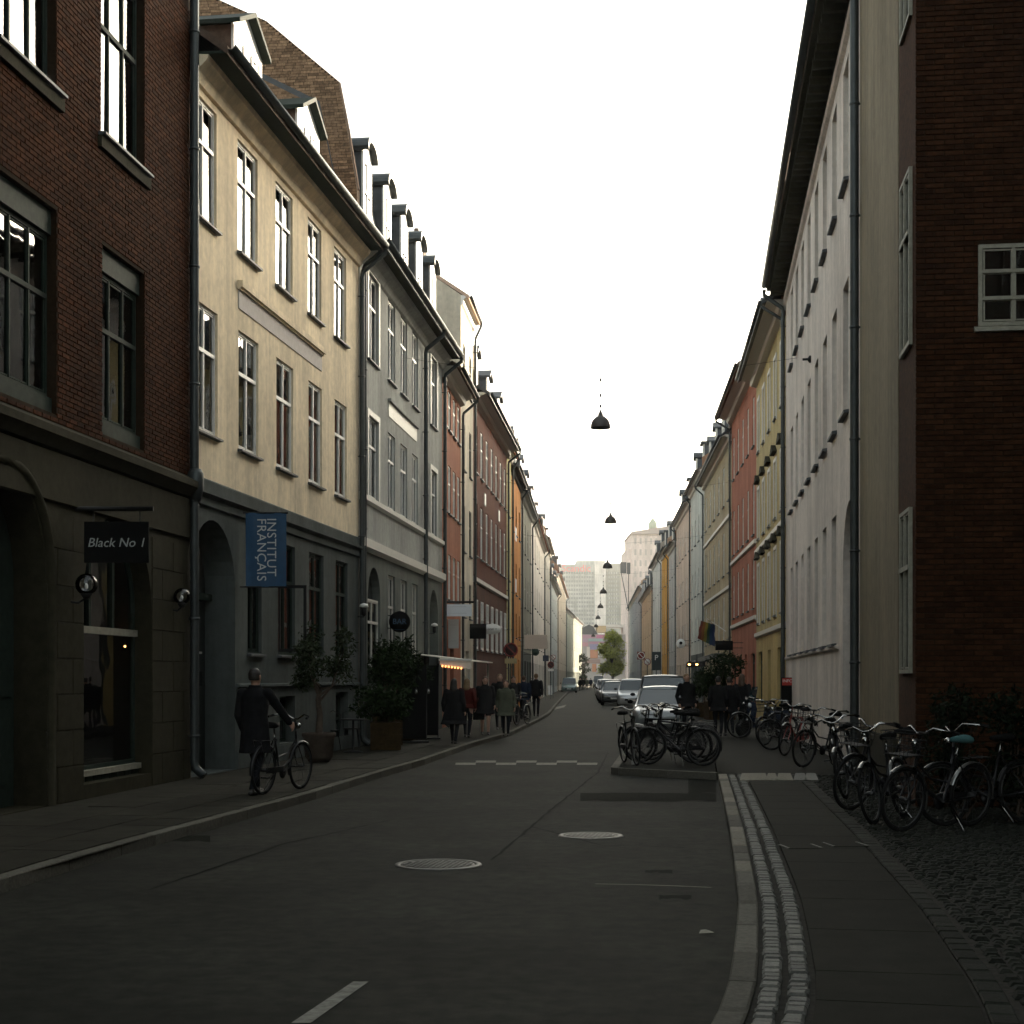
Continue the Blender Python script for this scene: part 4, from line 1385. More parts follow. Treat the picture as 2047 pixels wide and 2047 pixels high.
gry8 = row_house('dark_grey_house', 'dark grey house after orange one on left', *seg(7), 12.4, (0.20, 0.195, 0.16), 4, [(9.2, 11.0), (6.0, 7.8), (3.6, 5.0)], lower=(0.06, 0.07, 0.065), ww=0.95, roofm='slate', dorm=2)
whi9 = row_house('white_house', 'long white house on the left, half way down street', *seg(8), 12.7, (0.68, 0.63, 0.56), 6, [(9.9, 11.6), (6.7, 8.4), (3.9, 5.2)], ww=1.0, fm='offwhite', roofm='tile', dorm=3)
row_house('light_grey_house', 'light grey far house on left with tiled roof', *seg(9), 13.9, (0.44, 0.42, 0.37), 4, [(10.4, 12.2), (7.0, 8.6), (3.8, 5.2)], ww=1.0, roofm='tile_grey', dorm=2, chim=2)
row_house('bluish_grey_house', 'bluish grey far house on left row', *seg(10), 11.8, (0.33, 0.36, 0.36), 5, [(8.8, 10.4), (6.0, 7.6), (3.6, 4.9)], ww=1.0, roofm='slate', dorm=3, roofh=4.5, chim=2)
row_house('beige_house', 'beige far house with steep roof on left row', *seg(11), 14.3, (0.45, 0.39, 0.31), 6, [(9.8, 11.4), (6.6, 8.2), (3.7, 5.0)], ww=1.0, roofm='tile', roofh=5, chim=2, dorm=4)
row_house('green_grey_end_house', 'green grey end house closing the left row', *seg(12), 12.4, (0.24, 0.26, 0.22), 7, [(9.8, 11.4), (6.6, 8.2), (3.7, 5.0)], ww=1.0, roofm='tile_grey', roofh=5)

# ------------------------------------------------------------------ right row
RC, RB = rp(1830), rp(1795)
dirR = Vector((0.125, 1)).normalized()
perp = Vector((dirR.y, -dirR.x))
R0 = Bld('brick_gable_house', RC, (RC[0] + perp.x * 7, RC[1] + perp.y * 7), 'near black brown brick gable wall with small white window, at right edge')
uw0 = R0.up(1955)
r0op = op(uw0, uw0 + 0.86, R0.zp(1960, 653), R0.zp(1960, 490), rev=0.05)
D0 = (Vector(RB) - Vector(RC)).length - 0.03
sidebrick = mat('side_brick', (0.06, 0.026, 0.014), 0.9, var=0.4, scale=14, stain=0.2, bump=0.5, bscale=30)
wall(R0, 14.5, [r0op], [M['mortar'], M['room'], M['mortar'], sidebrick], D=D0)
roof(R0, [(-0.3, 14.5), (D0, 16), (D0 + 0.1, 15.5)], 'slate')
lay(R0, 0.0, 2.33, SW, 12.6, [r0op], 0.24, 0.068, 0.012, 0.012, 'brick_r', 'brick', 290)
add_window(R0.root, uw0, r0op['v0'], 0.86, r0op['v1'] - r0op['v0'], -0.03, 2, (0.335, 0.665), 'oldwhite', 'glass', ('oldwhite', 0.07, 0.04))
for v0, v1 in ((1.8, 3.95), (6.05, 8.35), (10.3, 12.5)):
    w = add_window(R0.root, -0.05, v0, 0.95, v1 - v0, 0.0, 2, (0.64,), 'oldwhite', 'glass_far', None, single=True)
    w.location = (-0.035, D0 * 0.5 + 0.47, v0)
    w.rotation_euler = (0, 0, R(-90))
R0b = Bld('beige_plaster_house', rp(1719), RB, 'plain beige plaster house front between brick gable and drainpipe')
bei = plaster('beige_plaster', (0.27, 0.225, 0.155))
H0 = 14.6
wall(R0b, H0, [], [bei, M['room']], D=9)
roof(R0b, [(-0.5, H0), (4.5, H0 + 3.5), (9.5, H0)], 'tile_grey')
b = MB(); b.box(0.02, R0b.W - 0.02, -0.06, 0, SW, 0.9); R0b.part('plinth', b, M['stone'])
downpipe(R0b, 0.08, -0.5, H0, r=0.075)

R1 = Bld('white_grey_house', RQ[0], rp(1719), 'long pale grey plaster house with deep eaves on right')
wg = plaster('warm_white_plaster', (0.64, 0.575, 0.515))
H1r = 14.0
uY = lambda Y: (RQ[0][1] - Y) / abs(R1.u.y)
ops = []; gfo = []
bays = [27.9, 30.25, 32.55, 34.85, 37.2, 39.5, 41.8, 44.1]
for Yb in bays:
    c = uY(Yb)
    ops.append(op(c - 0.52, c + 0.52, 10.95, 13.2, rev=0.2)); ops.append(op(c - 0.52, c + 0.52, 6.68, 9.12, rev=0.2))
for Yb in bays[1:]:
    c = uY(Yb) - 0.1
    gfo.append(op(c - 0.5, c + 0.5, 2.45, 5.0, rev=0.25))
ca = uY(27.25)
arc = op(ca - 1.25, ca + 1.25, SW, 4.98, spring=3.7, rev=0.9, room=0)
wall(R1, H1r, ops + gfo + [arc], [wg, M['room']], D=10, rev=0.2)
for o in ops:
    add_window(R1.root, o['u0'], o['v0'], o['u1'] - o['u0'], o['v1'] - o['v0'], 0.09, 2, (0.64,), 'offwhite', 'glass', ('slate', 0.1, 0.05))
for o in gfo:
    add_window(R1.root, o['u0'], o['v0'], o['u1'] - o['u0'], o['v1'] - o['v0'], 0.10, 2, (0.66,), 'offwhite', 'glass', ('slate', 0.1, 0.05))
b = MB(); b.prism([(ca - 1.24, SW)] + arch_pts(ca - 1.24, ca + 1.24, 3.7, 4.96, 14) + [(ca + 1.24, SW)], 0.84, 0.89); gt = R1.part('gate', b, M['greenpaint'])
for k in range(2):
    b = MB(); b.box(ca - 1.05 + k * 1.1, ca - 0.05 + k * 1.1, 0.81, 0.84, 0.3, 2.8); b.build('panel', M['greenpaint'], gt)
roof(R1, [(-0.62, H1r + 0.15), (5, H1r + 4.0), (10.6, H1r + 0.15)], 'tile_grey')
b = MB(); b.box(0.02, R1.W - 0.02, -0.6, 0, H1r - 0.06, H1r); R1.part('soffit', b, M['stone'])
k = 0
u = 0.15
while u < R1.W - 0.1:
    b = MB(); b.box(u, u + 0.12, -0.5, -0.085, H1r - 0.26, H1r - 0.062); R1.part('eaves_bracket', b, M['stone']); u += 0.42
band(R1, 'cornice', 0, 0, 0, wg, prof=[(0, H1r - 0.55), (-0.08, H1r - 0.5), (-0.08, H1r - 0.3), (0, H1r - 0.28)])
gutter(R1, -0.68, H1r + 0.12, 0.09)
downpipe(R1, 0.1, -0.68, H1r, r=0.065)
band(R1, 'sill_course', 2.3, 2.4, 0.05, wg, u1=uY(29.3))
b = MB(); b.box(0.02, ca - 1.3, -0.04, 0, SW, 0.8); R1.part('plinth', b, wg)
# wire anchor rosette
b = MB(); b.lathe([(0.09, 0), (0.09, 0.04), (0.03, 0.08), (0.03, 0.2), (0.0, 0.2)], 10, ax='y', c=(uY(36.6), 0.0, 9.55)); R1.part('wire_rosette', b, M['iron'])


def segr(i): return RQ[i + 1], RQ[i]


R2 = row_house('yellow_house', 'yellow house with white pediments after pale grey house', *segr(0), 13.7, (0.47, 0.38, 0.19), 5, [(10.6, 12.6), (7.2, 9.1), (3.9, 6.1)], lower=(0.46, 0.35, 0.15), zband=3.2, ww=0.85, roofm='slate', near='right', overhang=0.75, dorm=3, bandz=(3.3, 6.6), surround=True, single=False, glass='glass', fm='offwhite')
for c in range(5):
    for z in (6.25, 9.25):
        cu = R2.W * (c + 0.5) / 5
        b = MB(); b.prism([(cu - 0.62, z + 0.13), (cu + 0.62, z + 0.13), (cu, z + 0.42)], -0.16, 0); R2.part('pediment', b, M['stone'])
R3 = row_house('red_house', 'terracotta red house with grey trim on right', *segr(1), 14.4, (0.36, 0.135, 0.085), 5, [(11.2, 13.2), (7.6, 9.7), (4.6, 6.6)], ww=0.85, roofm='tile_grey', near='left', overhang=0.75, bandz=(4.05, 7.1), sides=plaster('red_side', (0.36, 0.3, 0.24)), glass='glass', single=False, fm='tile_grey' if False else 'offwhite')
R4 = row_house('tan_house', 'tan house with close set windows on right', *segr(2), 13.6, (0.40, 0.335, 0.22), 6, [(10.6, 12.6), (7.0, 9.2), (3.7, 5.9)], ww=1.0, roofm='slate', near='left', bandz=(6.1, 9.6), fm='offwhite', overhang=0.55, dorm=4, glass='glass')
R5 = row_house('pale_mint_house', 'pale mint white house on right beyond tan one', *segr(3), 14.6, (0.50, 0.51, 0.46), 4, [(10.6, 12.3), (7.2, 8.9), (4.2, 5.7)], lower=(0.09, 0.10, 0.09), ww=0.95, roofm='tile_grey', near='left', dorm=2, chim=2)
R6 = row_house('pinkish_house', 'pinkish beige house on right, half way down street', *segr(4), 14.2, (0.52, 0.42, 0.34), 5, [(10.8, 12.5), (7.4, 9.1), (4.2, 5.7)], ww=0.95, roofm='slate', near='left', dorm=2)
R7 = row_house('cool_grey_house', 'cool grey house between pinkish and orange houses', *segr(5), 13.0, (0.42, 0.41, 0.39), 3, [(10.4, 12.0), (7.0, 8.6), (4.0, 5.4)], ww=0.95, roofm='tile_grey', near='left', dorm=2, chim=2)
R8 = row_house('ochre_house', 'narrow ochre orange house on right row', *segr(6), 13.6, (0.58, 0.30, 0.06), 3, [(10.4, 12.0), (7.0, 8.6), (4.0, 5.4)], ww=0.95, roofm='slate', near='left', dorm=2)
R9 = row_house('chalk_white_house', 'chalk white house beyond ochre one', *segr(7), 14.2, (0.60, 0.57, 0.52), 4, [(10.4, 12.0), (7.0, 8.6), (4.0, 5.4)], ww=0.95, roofm='tile_grey', near='left', dorm=2)
R10 = row_house('sand_house', 'sand coloured far house on right row', *segr(8), 12.3, (0.50, 0.37, 0.24), 6, [(10.0, 11.6), (6.8, 8.4), (3.9, 5.3)], ww=0.95, roofm='slate', near='left', dorm=4, chim=2)
R11 = row_house('blue_grey_end_house', 'blue grey end house closing the right row', *segr(9), 14.5, (0.33, 0.35, 0.36), 8, [(11.0, 12.8), (7.4, 9.0), (4.2, 5.6)], ww=1.0, roofm='slate', near='left')

# unseen wing added right of the frame to darken the forecourt
W0 = Bld('added_shade_wing', (7.4, 17.6), (5.6, -24), 'added unseen brick wing with slate roof shading the right forecourt')
wops = [op(2 + 3.2 * k, 3.3 + 3.2 * k, z, z + 2.0, room=0) for k in range(12) for z in (2.0, 5.6, 9.2)]
wall(W0, 14, wops, [sidebrick, M['room']], D=8)
for o in wops:
    add_window(W0.root, o['u0'], o['v0'], 1.3, 2.0, 0.1, 2, (0.64,), 'white', 'glass_far', None, single=True)
roof(W0, [(-0.4, 14), (4, 17.5), (8.4, 14)], 'slate')

# ------------------------------------------------------------------ lettering
def text_obj(s, size, parent, loc, rot, m, name='lettering', ext=0.002, align='CENTER', shear=0.0, bold=0.0, space=1.0):
    c = bpy.data.curves.new(name, 'FONT')
    c.body = s; c.size = size; c.extrude = ext; c.align_x = align; c.align_y = 'CENTER'; c.shear = shear; c.offset = bold; c.space_character = space
    c.resolution_u = 3
    o = bpy.data.objects.new('tmp_text', c)
    COL.objects.link(o)
    dg = bpy.context.evaluated_depsgraph_get()
    me = bpy.data.meshes.new_from_object(o.evaluated_get(dg))
    bpy.data.objects.remove(o)
    me.materials.clear(); me.materials.append(m)
    return put(name, me, parent, loc, rot=rot)


FR = (R(90), 0, 0)   # faces -Y, upright

# ------------------------------------------------------------------ bicycles
WHR = 0.345


def bike_proto(step=True, basket=False, frame_m='bikeblack', guard='bikeblack', saddle_m='black', rack=True):
    root = empty('bicycle')
    fm = M[frame_m]
    zc = WHR
    xr, xf = -0.53, 0.55
    for nm, x in (('rear_wheel', xr), ('front_wheel', xf)):
        hub = MB(); hub.lathe([(0.02, -0.05), (0.028, -0.03), (0.028, 0.03), (0.02, 0.05)], 8, ax='y')
        w = hub.build('wheel', M['darksteel'], root, (x, 0, zc))
        t = MB(); t.tube([(math.cos(a) * (WHR - 0.018), 0, math.sin(a) * (WHR - 0.018)) for a in [2 * math.pi * k / 28 for k in range(28)]], 0.019, 6, closed=True)
        t.build('tyre', M['rubber'], w)
        t = MB(); t.tube([(math.cos(a) * (WHR - 0.045), 0, math.sin(a) * (WHR - 0.045)) for a in [2 * math.pi * k / 28 for k in range(28)]], 0.011, 5, closed=True)
        t.build('rim', M['darksteel'], w)
        t = MB()
        for k in range(18):
            a = 2 * math.pi * k / 18; s = 0.03 if k % 2 else -0.03
            t.tube([(0.02 * math.cos(a + 0.6), s, 0.02 * math.sin(a + 0.6)), (math.cos(a) * (WHR - 0.05), 0, math.sin(a) * (WHR - 0.05))], 0.0018, 3, caps=False)
        t.build('spokes', M['darksteel'], w)
    bb = (-0.08, 0, 0.29); st = (-0.25, 0, 0.80); ht = (0.36, 0, 0.86); hb = (0.40, 0, 0.66)
    f = MB()
    f.tube([bb, st], 0.017, 8); f.tube([hb, ht], 0.02, 8)
    if step:
        f.tube([hb, (0.22, 0, 0.45), bb], 0.019, 8); f.tube([(0.385, 0, 0.74), (0.15, 0, 0.55), (-0.14, 0, 0.50)], 0.013, 8)
    else:
        f.tube([hb, bb], 0.019, 8); f.tube([(0.37, 0, 0.82), (-0.24, 0, 0.77)], 0.017, 8)
    for s in (-0.055, 0.055):
        f.tube([(bb[0], s * 0.6, bb[2]), (xr, s, zc)], 0.010, 6); f.tube([(-0.235, s * 0.4, 0.76), (xr, s, zc)], 0.009, 6)
    f.build('frame', fm, root)
    f = MB()
    for s in (-0.055, 0.055): f.tube([(0.405, s * 0.5, 0.64), (0.46, s, 0.5), (xf, s, zc)], 0.011, 6)
    f.tube([(0.405, -0.03, 0.64), (0.405, 0.03, 0.64)], 0.016, 6)
    f.build('fork', fm, root)
    f = MB(); f.tube([(0.36, 0, 0.84), (0.33, 0, 1.03)], 0.014, 6); f.build('stem', fm, root)
    f = MB()
    f.tube([(0.13, -0.30, 1.06), (0.22, -0.27, 1.08), (0.32, -0.15, 1.10), (0.345, -0.04, 1.03), (0.345, 0.04, 1.03), (0.32, 0.15, 1.10), (0.22, 0.27, 1.08), (0.13, 0.30, 1.06)], 0.0125, 7)
    hbO = f.build('handlebar', M['chrome'], root)
    for s in (-1, 1):
        f = MB(); f.tube([(0.10, s * 0.305, 1.055), (0.2, s * 0.278, 1.078)], 0.018, 7); f.build('grip', M['rubber'], hbO)
    f = MB()
    sec = [(-0.14, 0.085, 0.045), (-0.10, 0.11, 0.055), (-0.02, 0.09, 0.05), (0.06, 0.045, 0.04), (0.14, 0.022, 0.028)]
    f.loft([[(x, w_ * math.cos(a), h_ * max(-0.7, math.sin(a))) for a in [2 * math.pi * k / 10 for k in range(10)]] for x, w_, h_ in sec])
    sdl = f.build('saddle', M[saddle_m], root, (-0.29, 0, 0.955))
    f = MB(); f.tube([(-0.25, 0, 0.78), (-0.285, 0, 0.93)], 0.013, 6); f.build('seat_post', M['chrome'], root)
    for x, a0, a1 in ((xr, 20, 190), (xf, 55, 200)):
        f = MB(); rr = WHR + 0.022
        n = 14; vs = []; fs = []
        for k in range(n + 1):
            a = R(a0 + (a1 - a0) * k / n)
            for s, dr in ((-0.026, -0.012), (-0.014, 0), (0.014, 0), (0.026, -0.012)):
                vs.append((x - (rr + dr) * math.cos(a) * -1 if False else x + (rr + dr) * math.cos(a), s, zc + (rr + dr) * math.sin(a)))
        for k in range(n):
            for j in range(3): fs.append((4 * k + j, 4 * k + j + 1, 4 * k + 5 + j, 4 * k + 4 + j))
        f.add(vs, fs, 0, True)
        f.build('mudguard', M[guard], root)
    f = MB(); f.lathe([(0.09, -0.006), (0.09, 0.006)], 18, ax='y', c=(bb[0], -0.05, bb[2])); f.box(xr - 0.02, bb[0], -0.062, -0.045, zc - 0.05, zc + 0.03); f.build('chain_case', fm, root)
    for s, a in ((-1, 0.5), (1, 0.5 + math.pi)):
        f = MB(); e = (bb[0] + 0.17 * math.cos(a), s * 0.10, bb[2] + 0.17 * math.sin(a))
        f.tube([(bb[0], s * 0.07, bb[2]), e], 0.009, 6); f.box(e[0] - 0.045, e[0] + 0.045, min(e[1], e[1] + s * 0.09), max(e[1], e[1] + s * 0.09), e[2] - 0.012, e[2] + 0.012)
        f.build('pedal', M['iron'], root)
    f = MB(); f.tube([(-0.12, 0.05, 0.28), (-0.22, 0.18, 0.0)], 0.009, 6); f.build('kickstand', M['chrome'], root)
    if rack:
        f = MB()
        for s in (-0.06, 0.06): f.tube([(-0.30, s, 0.75), (-0.75, s, 0.76), (xr, s, zc + 0.01)], 0.006, 5)
        for x in (-0.4, -0.52, -0.64, -0.74): f.tube([(x, -0.06, 0.755), (x, 0.06, 0.755)], 0.005, 5)
        f.build('rack', M['darksteel'], root)
    f = MB(); f.lathe([(0.02, 0), (0.045, -0.03), (0.045, -0.06), (0, -0.062)], 10, ax='x', c=(0.46, 0, 0.93)); f.build('headlamp', M['chrome'], root)
    if basket:
        f = MB()
        for k in range(7):
            y = -0.19 + 0.38 * k / 6
            f.tube([(0.45, y * 0.8, 0.82), (0.43, y, 1.06)], 0.004, 4); f.tube([(0.70, y * 0.8, 0.82), (0.74, y, 1.06)], 0.004, 4)
        for z, q in ((0.82, 0.8), (0.9, 0.87), (0.98, 0.93), (1.06, 1.0)):
            x0, x1 = 0.45 - 0.02 * (z - 0.82) / 0.24, 0.70 + 0.04 * (z - 0.82) / 0.24
            f.tube([(x0, -0.19 * q, z), (x1, -0.19 * q, z), (x1, 0.19 * q, z), (x0, 0.19 * q, z)], 0.005, 4, closed=True)
        f.box(0.45, 0.70, -0.15, 0.15, 0.815, 0.822)
        f.build('basket', M['iron'], root)
    return root


M['teal_fabric'] = mat('teal_saddle_cover', (0.05, 0.115, 0.115), 0.9)
M['redpaint'] = mat('red_bike_paint', (0.22, 0.02, 0.015), 0.35, coat=0.4)
M['silver_guard'] = mat('silver_mudguard', (0.2, 0.2, 0.19), 0.32, metal=0.8)
PROTO = {
    'a': bike_proto(True, False), 'b': bike_proto(True, True), 'c': bike_proto(False, False),
    'd': bike_proto(True, False, guard='silver_guard'), 'e': bike_proto(False, False, frame_m='redpaint', guard='silver_guard'),
    'f': bike_proto(True, True, saddle_m='teal_fabric', guard='silver_guard')}
USED = set()


def bike(kind, X, Y, z, heading, lean, label, group):
    """heading: degrees, 0 = front towards +X, 90 = away from the camera"""
    o = PROTO[kind] if kind not in USED else copy_tree(PROTO[kind])
    USED.add(kind)
    o.rotation_mode = 'ZYX' if False else 'XYZ'
    m = Matrix.Translation((X, Y, z)) @ Matrix.Rotation(R(heading), 4, 'Z') @ Matrix.Rotation(R(lean), 4, 'X')
    o.location = m.to_translation(); o.rotation_euler = m.to_euler('XYZ')
    return tag(o, label, 'bicycle', group)


IG = 'bicycles parked on the island'
bike('c', 3.02, 27.6, SW, 152, 5, 'black diamond frame bicycle, nearest of those on parking island', IG)
bike('a', 2.95, 28.3, SW, 158, -6, 'black step through bicycle, second from front on island', IG)
bike('b', 3.2, 29.0, SW, 150, 4, 'black bicycle with wire basket in middle of island', IG)
bike('d', 3.02, 29.6, SW, 155, -5, 'bicycle with silver mudguards towards back of island', IG)
bike('a', 3.35, 30.4, SW, 160, 5, 'black bicycle furthest back on island by the cars', IG)
bike('c', 2.22, 28.0, SW, -82, 4, 'black bicycle seen end on at left edge of island', IG)
WG = 'bicycles along the right wall'
bike('f', 4.55, 16.0, SW, 214, -4, 'bicycle with teal saddle cover before brick gable', WG)
bike('d', 4.28, 16.9, SW, 238, 9, 'bicycle with silver mudguards and chrome bars before brick gable', WG)
bike('a', 5.25, 16.5, SW, 200, 8, 'black bicycle in darkest corner at right edge', WG)
bike('b', 4.58, 18.6, SW, 216, -7, 'bicycle with wire basket at corner of brick gable', WG)
bike('d', 4.70, 20.5, SW, 246, 12, 'bicycle with bright front mudguard leaning by beige house', WG)
bike('c', 5.08, 23.1, SW, 258, 10, 'black bicycle leaning on wall below drainpipe', WG)
bike('b', 5.65, 27.3, SW, 222, -5, 'bicycle with basket by the arched gate', WG)
bike('e', 5.95, 31.4, SW, 236, -5, 'red bicycle with silver mudguards along pale grey wall', WG)
bike('a', 6.3, 33.6, SW, 205, 9, 'black bicycle behind the red one by pale grey wall', WG)
bike('b', 6.45, 36.2, SW, 225, 4, 'bicycle with basket near the red info sign', WG)
bike('d', 6.65, 40.2, SW, 188, 0, 'bicycle standing broadside beyond the other wall bicycles', WG)
bike('a', -3.27, 21.2, SW, 70, 2, 'bicycle pushed by man in long black coat', 'bicycles being walked')
bike('d', 0.35, 51.5, SW, 250, 2, 'bicycle wheeled along left pavement among pedestrians', 'bicycles being walked')
for k_ in PROTO:
    if k_ not in USED: bpy.data.objects.remove(PROTO[k_])

# ------------------------------------------------------------------ people
def cone(b, p0, r0, p1, r1, n=12):
    """rounded cone"""
    p0, p1 = Vector(p0), Vector(p1)
    t = (p1 - p0); L_ = max(1e-6, t.length); t /= L_
    ref = Vector((0, 1, 0)) if abs(t.y) < 0.9 else Vector((1, 0, 0))
    a = t.cross(ref).normalized(); c = t.cross(a)
    rings = []
    for k in range(5):
        an = math.pi / 2 * (1 - k / 4)
        rings.append((p0 - t * r0 * math.sin(an), max(1e-4, r0 * math.cos(an))))
    for k in range(5):
        an = math.pi / 2 * k / 4
        rings.append((p1 + t * r1 * math.sin(an), max(1e-4, r1 * math.cos(an))))
    b.loft([[p + (a * math.cos(2 * math.pi * j / n) + c * math.sin(2 * math.pi * j / n)) * r_ for j in range(n)] for p, r_ in rings])


def ell(b, rings, n=18):
    """rings: (x,y,z,rx,ry)"""
    b.loft([[(x + rx * math.cos(2 * math.pi * j / n), y + ry * math.sin(2 * math.pi * j / n), z) for j in range(n)] for x, y, z, rx, ry in rings])


def remesh(b, voxel, mats, prims, name):
    """one continuous surface; material of a face by the zone list prims = [(material index, centre, radius)...]"""
    me = b.mesh(name, mats)
    o = bpy.data.objects.new('tmp_body', me)
    COL.objects.link(o)
    md = o.modifiers.new('r', 'REMESH'); md.mode = 'VOXEL'; md.voxel_size = voxel; md.use_smooth_shade = True
    sm = o.modifiers.new('s', 'SMOOTH'); sm.factor = 0.5; sm.iterations = 3
    dg = bpy.context.evaluated_depsgraph_get()
    m2 = bpy.data.meshes.new_from_object(o.evaluated_get(dg))
    bpy.data.objects.remove(o)
    m2.materials.clear()
    for m in mats: m2.materials.append(m)
    for p in m2.polygons:
        c = p.center
        p.material_index = 0
        for mi, fn in prims:
            if fn(c): p.material_index = mi; break
        p.use_smooth = True
    return m2


def person(X, Y, z, heading, h, label, coat='coat_black', coat_len=0.45, flare=0.03, trousers='denim', shoe='shoe', hair='hair_dark', long_hair=False,
           stride=0.16, arm_l=None, arm_r=None, bare_legs=False, group='people in the street', voxel=0.012, hood=False, bag=None, wide=1.0):
    """local +Y is forward; heading in degrees, 0 = away from the camera"""
    root = empty('person', (X, Y, z), R(-heading), label, 'person', group)
    s = h
    b = MB()
    hipz, kneez, shz = 0.515 * s, 0.285 * s, 0.815 * s
    foot = []
    for sd, st in ((-1, stride), (1, -stride)):
        hx = sd * 0.052 * s
        hip = (hx, 0, hipz)
        ft = (hx * 0.9, st, 0.045 * s if st <= 0 else 0.04 * s)
        an = (ft[0], st - 0.01, 0.06 * s)
        kn = (hx, st * 0.5 + 0.03 * s + (0.02 if st < 0 else 0.0), kneez)
        cone(b, hip, 0.058 * s * wide, kn, 0.036 * s); cone(b, kn, 0.036 * s, an, 0.022 * s)
        cone(b, (ft[0], st - 0.03 * s, 0.022 * s), 0.021 * s, (ft[0], st + 0.055 * s, 0.018 * s), 0.019 * s); cone(b, (ft[0], st + 0.05 * s, 0.017 * s), 0.019 * s, (ft[0], st + 0.095 * s, 0.014 * s), 0.014 * s)
        cone(b, an, 0.022 * s, (ft[0], st, 0.02 * s), 0.022 * s)
        foot.append(ft)
    ell(b, [(0, 0, 0.47 * s, 0.07 * s, 0.055 * s), (0, 0, 0.52 * s, 0.098 * s * wide, 0.068 * s), (0, 0, 0.60 * s, 0.080 * s * wide, 0.058 * s), (0, 0, 0.70 * s, 0.098 * s * wide, 0.064 * s), (0, 0, 0.78 * s, 0.108 * s * wide, 0.060 * s), (0, 0, 0.83 * s, 0.07 * s, 0.045 * s)])
    cone(b, (0, 0, 0.82 * s), 0.036 * s, (0, 0.006 * s, 0.88 * s), 0.033 * s)
    # head
    hz = 0.935 * s
    ell(b, [(0, 0.012 * s, hz - 0.068 * s, 0.02 * s, 0.022 * s), (0, 0.012 * s, hz - 0.055 * s, 0.032 * s, 0.038 * s), (0, 0.006 * s, hz - 0.025 * s, 0.041 * s, 0.050 * s), (0, 0, hz + 0.01 * s, 0.044 * s, 0.056 * s), (0, -0.004 * s, hz + 0.04 * s, 0.038 * s, 0.048 * s), (0, -0.004 * s, hz + 0.06 * s, 0.018 * s, 0.024 * s)])
    cone(b, (0, 0.052 * s, hz + 0.006 * s), 0.007 * s, (0, 0.063 * s, hz - 0.012 * s), 0.009 * s)
    for sd in (-1, 1): ell(b, [(sd * 0.045 * s, -0.004 * s, hz - 0.018 * s, 0.006 * s, 0.010 * s), (sd * 0.047 * s, -0.006 * s, hz, 0.008 * s, 0.014 * s), (sd * 0.046 * s, -0.008 * s, hz + 0.014 * s, 0.006 * s, 0.010 * s)], 8)
    # arms with five fingers
    arms = []
    for sd, tgt in ((-1, arm_l), (1, arm_r)):
        sh = Vector((sd * 0.112 * s * (0.6 + 0.4 * wide), 0, shz - 0.012 * s))
        wr = Vector(tgt) * 1.0 if tgt else Vector((sd * 0.145 * s * wide, 0.02 * s - sd * stride * 0.45, 0.50 * s))
        mid = (sh + wr) / 2
        dlt = (wr - sh); L_ = dlt.length; full = 0.335 * s
        bend = math.sqrt(max(0.0, (full / 2) ** 2 - (L_ / 2) ** 2)) if L_ < full else 0
        el = mid + Vector((sd * 0.25, -0.85, -0.35)).normalized() * bend
        cone(b, sh, 0.034 * s, el, 0.026 * s); cone(b, el, 0.026 * s, wr, 0.018 * s)
        d = (wr - el).normalized()
        side = Vector((sd, 0, 0)).cross(d); side = side.normalized() if side.length > 1e-3 else Vector((0, 1, 0))
        pal = wr + d * 0.045 * s
        for q in (-0.45, -0.15, 0.15, 0.45):
            cone(b, wr + side * q * 0.02 * s, 0.010 * s, pal + side * q * 0.042 * s, 0.010 * s, 8)
        curl = Vector((-sd, 0.2, 0)).normalized()
        for q, ln in ((-0.5, 0.034), (-0.17, 0.042), (0.17, 0.045), (0.5, 0.040)):
            k0 = pal + side * q * 0.045 * s; k1 = k0 + (d * 0.9 + curl * 0.35).normalized() * ln * 0.55 * s; k2 = k1 + (d * 0.45 + curl * 0.9).normalized() * ln * 0.5 * s
            cone(b, k0, 0.0062 * s, k1, 0.0058 * s, 7); cone(b, k1, 0.0058 * s, k2, 0.005 * s, 7)
        t0 = wr + d * 0.012 * s + side * 0.018 * s; t1 = t0 + (side * 0.8 + d * 0.7).normalized() * 0.028 * s; t2 = t1 + (d + curl * 0.4).normalized() * 0.022 * s
        cone(b, t0, 0.0075 * s, t1, 0.0066 * s, 7); cone(b, t1, 0.0066 * s, t2, 0.0055 * s, 7)
        arms.append((sh, el, wr))
    zs = 0.052 * s

    def is_hand(c):
        for sh, el, wr in arms:
            if (Vector(c) - wr).length < 0.11 * s and (Vector(c) - wr).dot((wr - el).normalized()) > -0.01 * s: return True
        return False
    prims = [(1, lambda c: c.z > 0.845 * s), (1, is_hand), (3, lambda c: c.z < zs), (1 if bare_legs else 2, lambda c: c.z < 0.5 * s if not bare_legs else c.z < 0.33 * s), (2, lambda c: c.z < 0.55 * s)]
    me = remesh(b, voxel, [M[coat], M['skin'], M[trousers], M[shoe]], prims, 'body')
    put('body', me, root)
    # coat shell
    c = MB()
    bot = coat_len * s
    sy = stride * 0.5
    ell(c, [(0, 0, bot, (0.118 + flare) * s * wide, 0.085 * s + sy * 0.55 + flare * s), (0, 0, bot + 0.06 * s, (0.115 + flare * 0.7) * s * wide, 0.085 * s + sy * 0.35), (0, 0, 0.56 * s, 0.115 * s * wide, 0.084 * s), (0, 0, 0.62 * s, 0.105 * s * wide, 0.078 * s), (0, 0, 0.70 * s, 0.116 * s * wide, 0.080 * s),
            (0, 0, 0.78 * s, 0.126 * s * (0.5 + 0.5 * wide), 0.074 * s), (0, 0, 0.825 * s, 0.088 * s, 0.058 * s), (0, 0, 0.848 * s, 0.05 * s, 0.048 * s)])
